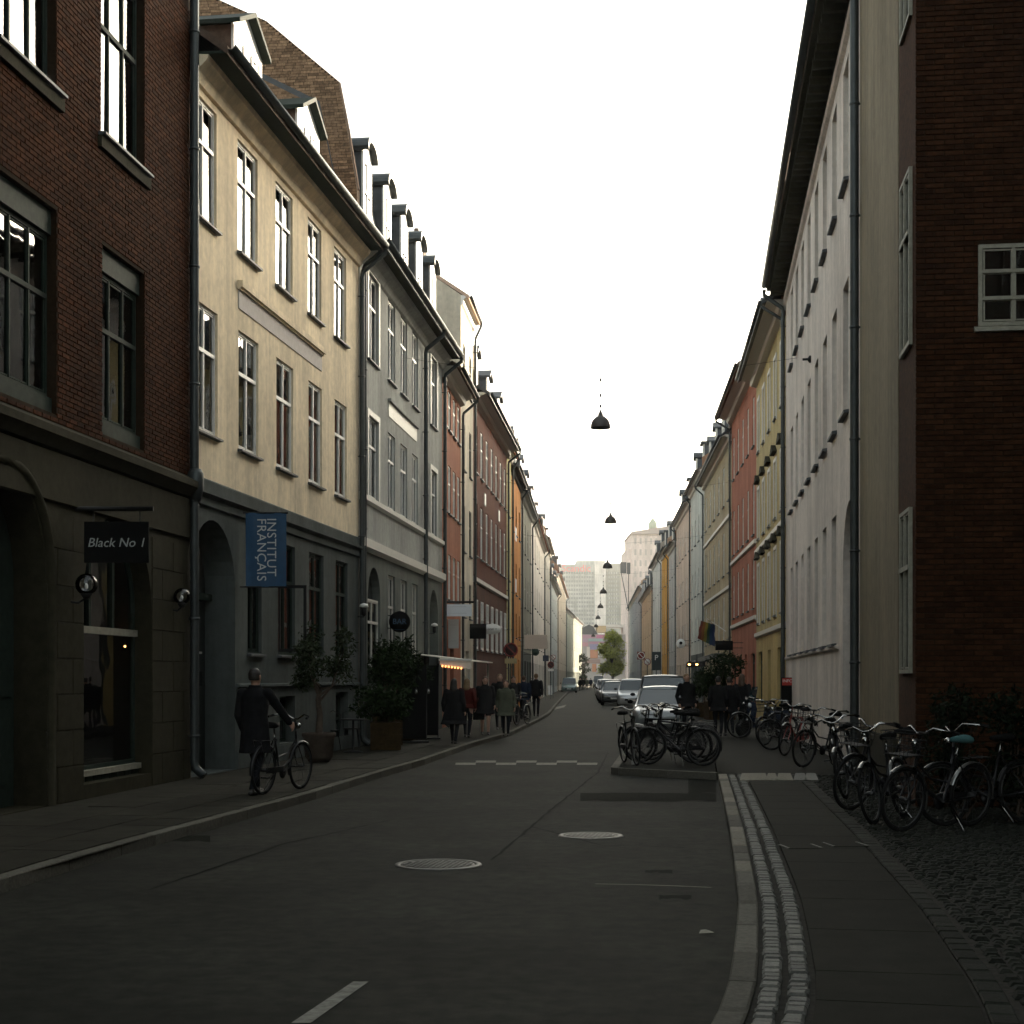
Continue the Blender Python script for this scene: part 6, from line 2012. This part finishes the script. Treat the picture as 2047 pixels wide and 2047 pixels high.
redm = mat('sign_red', (0.20, 0.015, 0.012), 0.6)
darkm = mat('sign_dark_face', (0.035, 0.012, 0.012), 0.7)
bluem = mat('sign_blue_dark', (0.02, 0.03, 0.06), 0.5)
X, _, z = at(1021, 1299, 58); road_sign(X + 0.0, 58, z, 0.56, 'dark red ringed round road sign on left kerb', darkm, redm, sub=mat('sub_plate_yellow', (0.35, 0.28, 0.14), 0.6))
X, _, z = at(1101, 1329, 112); road_sign(X, 112, z, 0.5, 'second smaller red round road sign further on left', darkm, redm, sub=signwhite)
X, _, z = at(1091, 1316, 108); road_sign(X, 108, z, 0.42, 'small dark blue square sign further on left', bluem, None, shape='sq')
X, _, z = at(1106, 1314, 118); road_sign(X, 118, z, 0.42, 'small pale round sign above second red sign', signwhite, redm)
ab = empty('pavement_board', (3.55, 142, SW), 0, 'white pavement board standing on far left pavement', 'board')
b = MB(); b.loft([[(-0.27, -0.2 + dy, 0), (0.27, -0.2 + dy, 0), (0.25, 0 + dy, 0.9), (-0.25, 0 + dy, 0.9)] for dy in (0, 0.03)], smooth=False); b.build('front_panel', signwhite, ab)
b = MB(); b.loft([[(-0.27, 0.23 + dy, 0), (0.27, 0.23 + dy, 0), (0.25, 0.035 + dy, 0.9), (-0.25, 0.035 + dy, 0.9)] for dy in (0, 0.03)], smooth=False); b.build('back_panel', signwhite, ab)

# right side signs
rx = lambda Y_: RFX.X(Y_)
info = empty('info_totem', (gp(1580, 1466, SW)[0], gp(1580, 1466, SW)[1] + 0.5, SW), 0, 'dark info totem with small red INFO sign by pale grey house', 'sign')
tw = 24 * info.location.y / F
b = MB(); b.box(-tw / 2, tw / 2, -0.04, 0.04, 0, 1.63); b.build('panel', M['black'], info)
b = MB(); b.box(-tw / 2 + 0.02, tw / 2 - 0.02, -0.06, -0.042, 1.40, 1.61); b.build('red_plate', mat('info_red', (0.45, 0.03, 0.02), 0.5), info)
text_obj('INFO', 0.13, info, (0, -0.064, 1.525), FR, signwhite)
px_sign('hanging_sign', 'black rectangular sign projecting from red house', 1430, 1465, 1281, 1300, 66, M['black'], wallx=rx(66))
px_sign('round_sign', 'white round sign with dark centre on right', 1352, 1370, 1277, 1296, 104, signwhite, shape='round', txt='•', size=0.9, wallx=rx(104))
X, _, z = at(1281.5, 1310.5, 100); road_sign(X, 100, z, 0.52, 'red square sign with white ring far on right', redm, signwhite, shape='sq')
X, _, z = at(1294, 1323, 104); road_sign(X, 104, z, 0.5, 'pale round no entry style sign far on right', signwhite, redm)
pp = empty('parking_sign', ((1312 - CX) / F * 98, 98, SW), 0, 'dark panel sign lettered P on right', 'sign')
b = MB(); b.box(-0.27, 0.27, -0.03, 0.03, CZ + 15 * 98 / F - SW, CZ + 52 * 98 / F - SW); b.build('panel', mat('dark_teal_sign', (0.012, 0.025, 0.028), 0.5), pp)
b = MB(); b.tube([(0, 0.05, 0), (0, 0.05, CZ + 50 * 98 / F - SW)], 0.035, 8); b.build('post', M['zinc'], pp)
text_obj('P', 0.5, pp, (0.0, -0.034, CZ + 40 * 98 / F - SW), FR, signwhite)
# rainbow flag on a slanting pole
fy = 76
X0, _, z0 = at(1418, 1240, fy); X1 = rx(fy); z1 = CZ + (HY - 1262) * fy / F
fl = empty('flag', (X0, fy, z0), 0, 'rainbow striped flag drooping from slanting pole on right', 'flag')
b = MB(); b.tube([(-0.1, 0, 0.08), (X1 - X0, 0, z1 - z0)], 0.018, 8); b.build('pole', M['white'], fl)
cols_ = [(0.12, 0.03, 0.02), (0.18, 0.07, 0.02), (0.18, 0.15, 0.03), (0.03, 0.06, 0.04), (0.02, 0.04, 0.08), (0.02, 0.03, 0.07)]
wf = 28 * fy / F; hf = 44 * fy / F
for k in range(6):
    b = MB(); vs = []; fs = []
    for j in range(11):
        for q in (0, 1):
            t = (k + q) / 6
            sx = -wf * 0.6 + wf * t
            vs.append((sx - 0.25 * (j / 10) * (1 - t) * wf + 0.02 * math.sin(j), 0.05 * math.sin(j * 0.5 + t * 7), -0.02 - hf * (j / 10) * (0.8 + 0.2 * t) - t * 0.2))
    for j in range(10): fs.append((2 * j, 2 * j + 1, 2 * j + 3, 2 * j + 2))
    b.add(vs, fs, 0, True); b.build('stripe', mat('flag_%d' % k, cols_[k], 0.8), fl)
# dark awning with two lit lamps on the right
aw = empty('black_awning', (rx(80), 80, 2.6), 0, 'black awning over bar front on right beneath lit lamps', 'awning')
b = MB(); b.add([(0.1, -4, 0.5), (0.1, 4, 0.5), (-1.3, 4, 0), (-1.3, -4, 0), (0.1, -4, 0.44), (0.1, 4, 0.44), (-1.3, 4, -0.06), (-1.3, -4, -0.06)], [(3, 2, 1, 0), (4, 5, 6, 7), (0, 4, 7, 3), (2, 6, 5, 1), (3, 7, 6, 2)]); b.build('canopy', M['black'], aw)
b = MB(); b.box(-1.31, -1.28, -4, 4, -0.28, -0.04); b.build('valance', M['black'], aw)
for x, lab in ((1378, 'left of two warm lit lamps under black awning'), (1393, 'right of two warm lit lamps under black awning')):
    X, _, z = at(x, 1328, 75.4)
    o_ = empty('lit_lamp', (X, 75.4, z), 0, lab, 'lamp', 'lit lamps on the right')
    b = MB(); b.lathe([(0, -0.06), (0.055, -0.04), (0.07, 0.0), (0.04, 0.05), (0, 0.06)], 14); b.build('bulb', M['bulb'], o_)
    b = MB(); b.lathe([(0.15, 0.03), (0.1, 0.12), (0.02, 0.16), (0.02, 0.5)], 14); b.build('shade', M['iron'], o_)
X, _, z = at(1041, 1318, 92)
o_ = empty('lit_lamp', (X, 92, z), 0, 'single warm lit lamp far on left below name board', 'lamp')
b = MB(); b.lathe([(0, -0.09), (0.09, -0.05), (0.1, 0.0), (0.06, 0.08), (0, 0.09)], 14); b.build('bulb', M['bulb'], o_)
b = MB(); b.tube([(0, 0, 0.08), (0, 0, 0.2), (-0.6, 0.2, 0.25)], 0.02, 6); b.build('arm', M['iron'], o_)

# ------------------------------------------------------------------ plants
def leaves(b, n, fn, size, mat_=0):
    for _ in range(n):
        p = fn()
        a, e = random.uniform(0, 6.283), random.uniform(-1.0, 1.0)
        d = Vector((math.cos(a) * math.cos(e), math.sin(a) * math.cos(e), math.sin(e)))
        s = d.cross(Vector((random.uniform(-1, 1), random.uniform(-1, 1), random.uniform(-1, 1))))
        if s.length < 1e-3: continue
        s.normalize()
        L_ = size * random.choice((0.6, 0.8, 1.0, 1.0, 1.3, 1.7))
        p = Vector(p)
        b.add([p, p + d * L_ * 0.5 + s * L_ * 0.17, p + d * L_, p + d * L_ * 0.5 - s * L_ * 0.17], [(0, 1, 2, 3)], mat_)


def ballpt(c, r_, shell=0.5):
    while True:
        v = Vector((random.uniform(-1, 1), random.uniform(-1, 1), random.uniform(-1, 1)))
        l = v.length
        if shell < l < 1: return (c[0] + v.x * r_[0], c[1] + v.y * r_[1], c[2] + v.z * r_[2])


def clump_fn(cs):
    def f():
        c = random.choice(cs)
        return ballpt(c[0], c[1], 0.15)
    return f


# potted olive tree
X, Y_ = gp(634, 1524, SW)
Y_ += 0.25
ol = empty('potted_tree', (X, Y_, SW), 0, 'olive tree in large round pot before cream house', 'potted tree')
b = MB(); b.lathe([(0.20, 0), (0.27, 0.1), (0.30, 0.45), (0.33, 0.5), (0.33, 0.56), (0.28, 0.56), (0.27, 0.5), (0, 0.5)], 24); b.build('pot', M['terracotta'], ol)
b = MB(); b.tube([(0, 0, 0.5), (0.02, 0, 0.9), (-0.02, 0.02, 1.2), (0.03, 0, 1.45)], [0.075, 0.06, 0.05, 0.04], 8)
tips = []
for k in range(9):
    a = 2.1 * k; e = (0.45 * math.cos(a) + 0.05, 0.4 * math.sin(a), 1.7 + 0.25 * (k % 4))
    b.tube([(0, 0, 1.15 + 0.04 * k), (e[0] * 0.5, e[1] * 0.5, 1.45 + 0.06 * (k % 3)), e], [0.03, 0.018, 0.006], 6); tips.append(e)
b.build('trunk', M['bark'], ol)
b = MB(); cs = [((e[0], e[1], e[2]), (random.uniform(0.16, 0.26),) * 3) for e in tips] + [((random.uniform(-0.4, 0.45), random.uniform(-0.4, 0.4), random.uniform(1.55, 2.35)), (0.2, 0.2, 0.2)) for _ in range(8)]
leaves(b, 2600, clump_fn(cs), 0.085); b.build('crown', M['leaf_olive'], ol)


def planter_shrub(X, Y_, w, hbox, htop, label, spread=1.0, n=2600, m='leaf', box='woodbox', group='planted boxes by the cafe', size=0.11):
    root = empty('planter_shrub', (X, Y_, SW), 0.1, label, 'planter', group)
    b = MB(); b.box(-w / 2, w / 2, -w / 2, w / 2, 0, hbox)
    for k in range(5): b.box(-w / 2 - 0.012, w / 2 + 0.012, -w / 2 - 0.012, w / 2 + 0.012, hbox * k / 5 + 0.015, hbox * (k + 1) / 5 - 0.015)
    b.build('box', M[box], root)
    b = MB()
    cs = []
    for k in range(16):
        a = random.uniform(0, 6.28); q = random.uniform(0, 0.55) * spread
        e = (q * math.cos(a), q * math.sin(a), random.uniform(hbox + 0.25, htop - 0.2))
        b.tube([(0.1 * math.cos(a), 0.1 * math.sin(a), hbox - 0.05), (e[0] * 0.4, e[1] * 0.4, (hbox + e[2]) / 2), e], [0.02, 0.014, 0.006], 5)
        cs.append((e, (random.uniform(0.22, 0.4) * spread, random.uniform(0.22, 0.4) * spread, random.uniform(0.2, 0.36))))
    b.build('stems', M['bark'], root)
    b = MB(); leaves(b, n, clump_fn(cs), size); b.build('foliage', M[m], root)
    return root


X, Y_ = gp(768, 1500, SW)
planter_shrub(X, Y_ + 0.35, 0.66, 0.62, 1.7, 'low brown planter box with shrub before the cafe')
planter_shrub(-3.02, 36.2, 0.7, 0.7, 2.75, 'tall dark shrub in box beside grey house arch window', 1.1, 3600)
planter_shrub(-2.88, 38.0, 0.7, 0.7, 2.55, 'tall leafy shrub in box under round bar sign', 1.1, 3600)
for (x, Yp, h_, lab) in ((812, 37.4, 1.95, 'black canvas screen panel before cafe, nearer one'), (838, 39.6, 1.95, 'black canvas screen panel before cafe, farther one')):
    Xp = (x - CX) / F * Yp
    rt = empty('cafe_screen', (Xp, Yp, SW), R(8), lab, 'screen', 'cafe screens')
    b = MB(); b.box(-0.5, 0.5, -0.02, 0.02, 0.1, h_); b.build('canvas', M['black'], rt)
    b = MB()
    for q in (-0.5, 0.5): b.tube([(q, 0, 0), (q, 0, h_ + 0.05)], 0.02, 8)
    b.box(-0.55, 0.55, -0.2, 0.2, 0, 0.04)
    b.build('stand', M['iron'], rt)
    for k in range(2):
        o_ = empty('candle_jar', (Xp - 0.25 + 0.5 * k, Yp - 0.06, 1.28 + 0.1 * k), 0, 'small shiny jar lamp hung on ' + ('nearer' if x == 812 else 'farther') + ' cafe screen, ' + ('left' if k == 0 else 'right'), 'lantern', 'jar lanterns')
        b = MB(); b.lathe([(0.03, -0.06), (0.045, -0.05), (0.045, 0.03), (0.03, 0.05), (0.03, 0.07)], 12); b.build('jar', M['chrome'], o_)
        b = MB(); b.tube([(-0.03, 0, 0.06), (0, 0, 0.14), (0.03, 0, 0.06)], 0.004, 5); b.build('handle', M['iron'], o_)
X, Y_ = gp(704, 1505, SW)
tb = empty('bistro_table', (X, Y_ + 0.2, SW), 0, 'small black bistro table beside the low planter', 'table')
b = MB(); b.lathe([(0, 0.70), (0.3, 0.70), (0.31, 0.715), (0.3, 0.73), (0, 0.73)], 26); b.build('table_top', M['iron'], tb)
b = MB(); b.tube([(0, 0, 0.03), (0, 0, 0.7)], 0.025, 8); b.build('pedestal', M['iron'], tb)
b = MB(); b.lathe([(0.22, 0), (0.2, 0.025), (0.03, 0.05)], 20); b.build('base', M['iron'], tb)
X, Y_ = gp(742, 1500, SW)
for k, (dx, dy, rz_) in enumerate(((-0.28, -0.45, 20), (0.05, 0.75, 190))):
    ch = empty('cafe_chair', (X - 0.6 + dx, Y_ + 0.25 + dy, SW), R(rz_), ('black metal cafe chair on near side of bistro table', 'black metal cafe chair on far side of bistro table')[k], 'chair', 'cafe chairs')
    b = MB(); b.lathe([(0, 0.44), (0.19, 0.44), (0.2, 0.455), (0.19, 0.47), (0, 0.47)], 18); b.build('seat', M['iron'], ch)
    for sx, sy in ((-1, -1), (1, -1), (-1, 1), (1, 1)):
        b = MB(); b.tube([(sx * 0.13, sy * 0.13, 0.45), (sx * 0.19, sy * 0.19, 0)], 0.011, 6); b.build('leg', M['iron'], ch)
    b = MB(); b.tube([(-0.17, -0.14, 0.45), (-0.18, -0.2, 0.8), (0, -0.22, 0.9), (0.18, -0.2, 0.8), (0.17, -0.14, 0.45)], 0.012, 6); b.build('backrest', M['iron'], ch)

# cafe awning with bulbs
aY = L2.Y(822)
ax0 = L2.world(L2.up(822), 0, 0)[0]
afx = (942 - CX) / F * aY
awn = empty('cafe_awning', (ax0, aY, 2.4), 0, 'pale cafe awning with scalloped edge and glowing string of bulbs', 'awning')
canv = mat('awning_canvas', (0.82, 0.76, 0.66), 0.85, var=0.06)
wA = afx - ax0
b = MB()
b.add([(0, 0, 0.05), (wA, 0, -0.16), (wA + 0.55, 5.0, -0.16), (0.52, 5.0, 0.05), (0, 0, 0.02), (wA, 0, -0.19), (wA + 0.55, 5.0, -0.19), (0.52, 5.0, 0.02)], [(0, 1, 2, 3), (7, 6, 5, 4), (0, 4, 5, 1), (1, 5, 6, 2), (2, 6, 7, 3), (3, 7, 4, 0)])
b.build('canopy', canv, awn)
b = MB(); vs = []; n_ = 24
xa_, xb_ = wA * 0.48, wA
for k in range(n_ + 1):
    x = xa_ + (xb_ - xa_) * k / n_
    zt = 0.05 - 0.21 * x / wA - 0.03
    vs += [(x, -0.012, zt), (x, -0.012, zt - 0.20 - 0.03 * abs(math.sin(k * math.pi / 4)))]
b.add(vs, [(2 * k, 2 * k + 1, 2 * k + 3, 2 * k + 2) for k in range(n_)])
b.build('valance', canv, awn)
b = MB(); b.box(wA * 0.46, wA + 0.02, -0.05, -0.015, -0.17, -0.12); b.build('front_rail', M['white'], awn)
for k in range(7):
    x = xa_ + (xb_ - xa_) * (0.08 + 0.1 * k)
    b = MB(); b.lathe([(0, -0.03), (0.025, -0.01), (0.026, 0.01), (0.012, 0.035), (0, 0.036)], 8); b.build('bulb', M['bulb_red'], awn, (x, -0.03, 0.05 - 0.21 * x / wA - 0.27))
b = MB(); b.tube([(wA - 0.06, 0.1, -0.2), (wA - 0.06, 0.1, -2.28)], 0.03, 8); b.tube([(wA + 0.4, 4.8, -0.2), (wA + 0.4, 4.8, -2.28)], 0.03, 8); b.build('post', M['offwhite'], awn)

# shrubs in the right corner
for (x, Yp, r_, h_, lab) in ((1922, 17.2, 0.36, 1.55, 'rounded dark shrub in corner before brick gable, left one'), (2026, 16.9, 0.40, 1.52, 'rounded dark shrub at right frame edge, right one')):
    Xp = (x - CX) / F * Yp
    sh = empty('shrub', (Xp, Yp, SW), 0, lab, 'shrub', 'corner shrubs')
    b = MB(); cs = []
    for k in range(14):
        a = random.uniform(0, 6.28); q = random.uniform(0, r_)
        e = (q * math.cos(a), q * math.sin(a), random.uniform(0.3, h_ - 0.22))
        b.tube([(0.04 * math.cos(a), 0.04 * math.sin(a), 0), e], [0.018, 0.006], 5); cs.append((e, (0.24, 0.24, 0.24)))
    cs.append(((0, 0, h_ - 0.28), (r_, r_, 0.26)))
    b.build('stems', M['bark'], sh)
    b = MB(); leaves(b, 2600, clump_fn(cs), 0.07); b.build('foliage', M['leaf_dark'], sh)
planter_shrub((1438 - CX) / F * 58, 58, 1.0, 0.7, 2.75, 'big dark bush in tub between yellow and red houses', 1.6, 4200, group='tubs on the right pavement')
planter_shrub((1412 - CX) / F * 62, 62, 0.8, 0.6, 2.0, 'smaller dark bush in tub left of the big one', 1.2, 2200, group='tubs on the right pavement')

# slim pole on the island
X, Y_ = gp(1266, 1528, SW)
pl = empty('marker_post', (X, Y_, SW), 0, 'slim grey post standing on front of bicycle island', 'post')
b = MB(); b.tube([(0, 0, 0), (0, 0, 0.86)], 0.03, 12); b.build('shaft', mat('grey_post', (0.16, 0.16, 0.15), 0.5), pl)
b = MB(); b.lathe([(0.036, 0.86), (0.036, 0.9), (0.0, 0.92)], 12); b.build('cap', M['zinc'], pl)

# ------------------------------------------------------------------ the far end
def tree(X, Y_, h_, r_, label, m, n=5200, leaf=0.3):
    root = empty('street_tree', (X, Y_, 0), 0, label, 'tree', 'trees at the street end')
    b = MB(); b.tube([(0, 0, 0), (0.1, 0, h_ * 0.2), (0, 0.1, h_ * 0.4), (0.1, 0, h_ * 0.65)], [0.28, 0.22, 0.17, 0.08], 9)
    cs = []
    for k in range(22):
        a = 2.4 * k; q = r_ * random.uniform(0.25, 0.85); z = h_ * random.uniform(0.16, 0.92)
        q *= math.sin(math.pi * min(1, max(0.18, (z / h_ - 0.12) / 0.95)))
        e = (q * math.cos(a), q * math.sin(a), z)
        b.tube([(0.05, 0, z * 0.6), (e[0] * 0.5, e[1] * 0.5, z * 0.85), e], [0.09, 0.05, 0.015], 5); cs.append((e, (r_ * 0.34, r_ * 0.34, r_ * 0.30)))
    b.build('trunk', M['bark'], root)
    b = MB(); leaves(b, n, clump_fn(cs), leaf); b.build('crown', M[m], root)


tree((1224 - CX) / F * 245, 245, 9.6, 3.1, 'yellow green street tree with sun glow in its leaf colour at end of street', 'leaf_lit', 9500, 0.34)
tree((1166 - CX) / F * 285, 285, 6.5, 1.3, 'small dark tree at far left street corner', 'leaf', 2600)

# tall hotel closing the view
HYY = 440
hs_ = HYY / F
def hx(x): return (x - CX) * hs_
def hz(y): return CZ + (HY - y) * hs_
ht = empty('hotel_tower', (hx(1095), HYY, 0), 0, 'tall pale grey hotel slab with red rooftop name at street end', 'building')
ox = hx(1095)
cl = plaster('hotel_pale_concrete', (0.50, 0.51, 0.48)); cd = plaster('hotel_grey_band', (0.36, 0.37, 0.33))
def hbox(n_, x0, x1, y0, y1, d0, d1, m):
    b = MB(); b.box(hx(x0) - ox, hx(x1) - ox, d0, d1, hz(y1) if y1 else 0, hz(y0)); return b.build(n_, m, ht)
hbox('west_block', 1095, 1189, 1128, None, 0.5, 18, cl)
hbox('core_shaft', 1189, 1211, 1121, None, 0.0, 18, plaster('hotel_core', (0.80, 0.76, 0.70)))
hbox('east_block', 1211, 1240, 1126, None, 0.6, 18, cd)
hbox('east_wing', 1240, 1282, 1126, None, 0.9, 18, cl)
hbox('roof_plant', 1153, 1200, 1119, 1128, 3, 14, cl)
for (x0, x1, d, nm) in ((1100, 1187, 0.5, 'window_band'), (1213, 1238, 0.6, 'window_band'), (1243, 1280, 0.9, 'window_band')):
    for k in range(13):
        yt = 1143 + k * 8.4
        b = MB(); b.box(hx(x0) - ox, hx(x1) - ox, d - 0.06, d - 0.01, hz(yt + 4.2), hz(yt)); w_ = b.build(nm, mat('hotel_window_band', (0.27, 0.285, 0.275), 0.5), ht)
        nn = int((x1 - x0) / 5)
        b = MB()
        for q in range(1, nn): b.box(hx(x0 + (x1 - x0) * q / nn) - ox - 0.12, hx(x0 + (x1 - x0) * q / nn) - ox + 0.12, d - 0.1, d - 0.061, hz(yt + 4.2), hz(yt))
        b.build('mullions', cl, w_)
tx = text_obj('Scandic', 2.9, ht, (hx(1152) - ox, 0.4, hz(1136.5)), FR, mat('hotel_sign_red', (0.75, 0.25, 0.23), 0.5), bold=0.03)
# pale low roof with colour panelled building in front
lowb = empty('panel_building', (hx(1150) * 350 / HYY, 350, 0), 0, 'low building with pink, teal and white front panels at street end', 'building')
s3 = 350 / F
def lb(n_, x0, x1, y0, y1, d0, d1, c_, r_=0.7):
    b = MB(); b.box((x0 - 1150) * s3, (x1 - 1150) * s3, d0, d1, CZ + (HY - y1) * s3, CZ + (HY - y0) * s3); return b.build(n_, mat('panel_%s' % str(c_), c_, r_, var=0.06), lowb)
lb('body', 1150, 1262, 1268, 1361, 0.5, 12, (0.33, 0.30, 0.28))
for (x0, x1, y0, y1, c_) in ((1164, 1190, 1269, 1276, (0.42, 0.22, 0.28)), (1192, 1212, 1269, 1276, (0.45, 0.13, 0.24)), (1177, 1208, 1276.5, 1282, (0.28, 0.38, 0.36)), (1164, 1176, 1276.5, 1283, (0.38, 0.26, 0.33)), (1178, 1214, 1282.5, 1287, (0.42, 0.20, 0.27)),
                             (1164, 1176, 1284, 1292, (0.48, 0.24, 0.27)), (1179, 1195, 1287.5, 1298, (0.26, 0.23, 0.36)), (1196, 1207, 1287.5, 1313, (0.66, 0.60, 0.54)), (1208, 1218, 1288, 1304, (0.55, 0.22, 0.12)), (1173, 1179, 1293, 1315, (0.60, 0.52, 0.46)), (1180, 1195, 1299, 1316, (0.45, 0.18, 0.09)), (1170, 1200, 1318, 1326, (0.25, 0.16, 0.14)), (1193, 1200, 1327, 1343, (0.55, 0.48, 0.42)), (1184, 1192, 1327, 1343, (0.42, 0.16, 0.07))):
    lb('facade_panel', x0, x1, y0, y1, 0.3, 0.49, c_)
b = MB(); q = [((x - 1150) * s3, CZ + (HY - y) * s3) for x, y in ((1156, 1268), (1196, 1268), (1186, 1252), (1178, 1248), (1162, 1256))]
b.prism(q, 1.0, 8); b.build('dark_roof', M['slate'], lowb)
lb('gable_front', 1194, 1212, 1251, 1264, 0.6, 6, (0.55, 0.38, 0.2))
lb('white_parapet', 1160, 1262, 1246, 1252, 8, 14, (0.7, 0.66, 0.6))

# big pale house block with domed turret behind the right row
bk = empty('domed_block', ((1262 - CX) / F * 345, 345, 0), 0, 'large pinkish stone block with green copper onion dome behind right row', 'building')
s4 = 345 / F
stp = plaster('pinkish_stone', (0.72, 0.60, 0.55))
def kb(n_, x0, x1, y0, y1, d0, d1, m):
    b = MB(); b.box((x0 - 1262) * s4, (x1 - 1262) * s4, d0, d1, (CZ + (HY - y1) * s4) if y1 else 0, CZ + (HY - y0) * s4); return b.build(n_, m, bk)
kb('wing', 1254, 1263, 1096, None, 0.4, 20, stp)
main = kb('wall', 1262, 1345, 1068, None, 0, 20, stp)
b = MB(); b.prism([((1259 - 1262) * s4, CZ + (HY - 1068) * s4), ((1348 - 1262) * s4, CZ + (HY - 1068) * s4), ((1348 - 1262) * s4, CZ + (HY - 1050) * s4), ((1262 - 1262) * s4, CZ + (HY - 1063) * s4)], -0.6, 20); b.build('roof', mat('pale_roof', (0.36, 0.30, 0.28), 0.8, var=0.1), bk)
for r_ in range(5):
    for c_ in range(7):
        kb('window', 1268 + c_ * 10.5, 1272 + c_ * 10.5, 1076 + r_ * 22, 1088 + r_ * 22, -0.05, 0.05, mat('pale_stone_window', (0.45, 0.38, 0.35), 0.3))
dx = (1310 - 1262) * s4; dz = CZ + (HY - 1054) * s4; q = s4
b = MB(); b.lathe([(7.5 * q, -6 * q), (7.5 * q, 4 * q), (8.8 * q, 5 * q), (9.4 * q, 12 * q), (8.6 * q, 18 * q), (5 * q, 23 * q), (1.6 * q, 27 * q), (0.9 * q, 33 * q), (0.35 * q, 56 * q), (0, 57 * q)], 20, c=(dx, 6, dz - 4 * q)); b.build('onion_dome', mat('green_copper', (0.28, 0.36, 0.26), 0.6, var=0.1), bk)
# roof sign box on a strut mast
bx_ = empty('roof_sign_box', ((1250 - CX) / F * 225, 225, 14.0), 0, 'dark boxed roof sign on struts above far right houses', 'sign')
z0 = CZ + (HY - 1146) * 225 / F - 14
b = MB(); b.box(-0.75, 0.15, -0.3, 0.3, z0, z0 + 1.65); b.box(0.25, 0.75, -0.2, 0.3, z0 - 0.1, z0 + 1.6); b.build('box', mat('dark_sign_box', (0.04, 0.05, 0.06), 0.5), bx_)
b = MB(); b.tube([(-0.6, 0, z0), (0.5, 0, -2.2)], 0.06, 6); b.tube([(0.5, 0, z0), (0.5, 0, -2.2)], 0.06, 6); b.build('strut', M['iron'], bx_)

# ------------------------------------------------------------------ evening haze
hzb = MB(); hzb.box(-160, 200, -40, 520, -1.2, 62)
hzo = hzb.build('haze', None if False else [])
hm_ = bpy.data.materials.new('haze')
hm_.use_nodes = True
ht_ = hm_.node_tree
ht_.nodes.clear()
pv = ht_.nodes.new('ShaderNodeVolumePrincipled')
pv.inputs['Color'].default_value = (0.95, 0.94, 0.92, 1)
pv.inputs['Density'].default_value = 0.0003
pv.inputs['Anisotropy'].default_value = 0.5
mo_ = ht_.nodes.new('ShaderNodeOutputMaterial')
ht_.links.new(pv.outputs[0], mo_.inputs['Volume'])
hzo.data.materials.append(hm_)
tag(hzo, kind='stuff')
SC.cycles.volume_bounces = 0
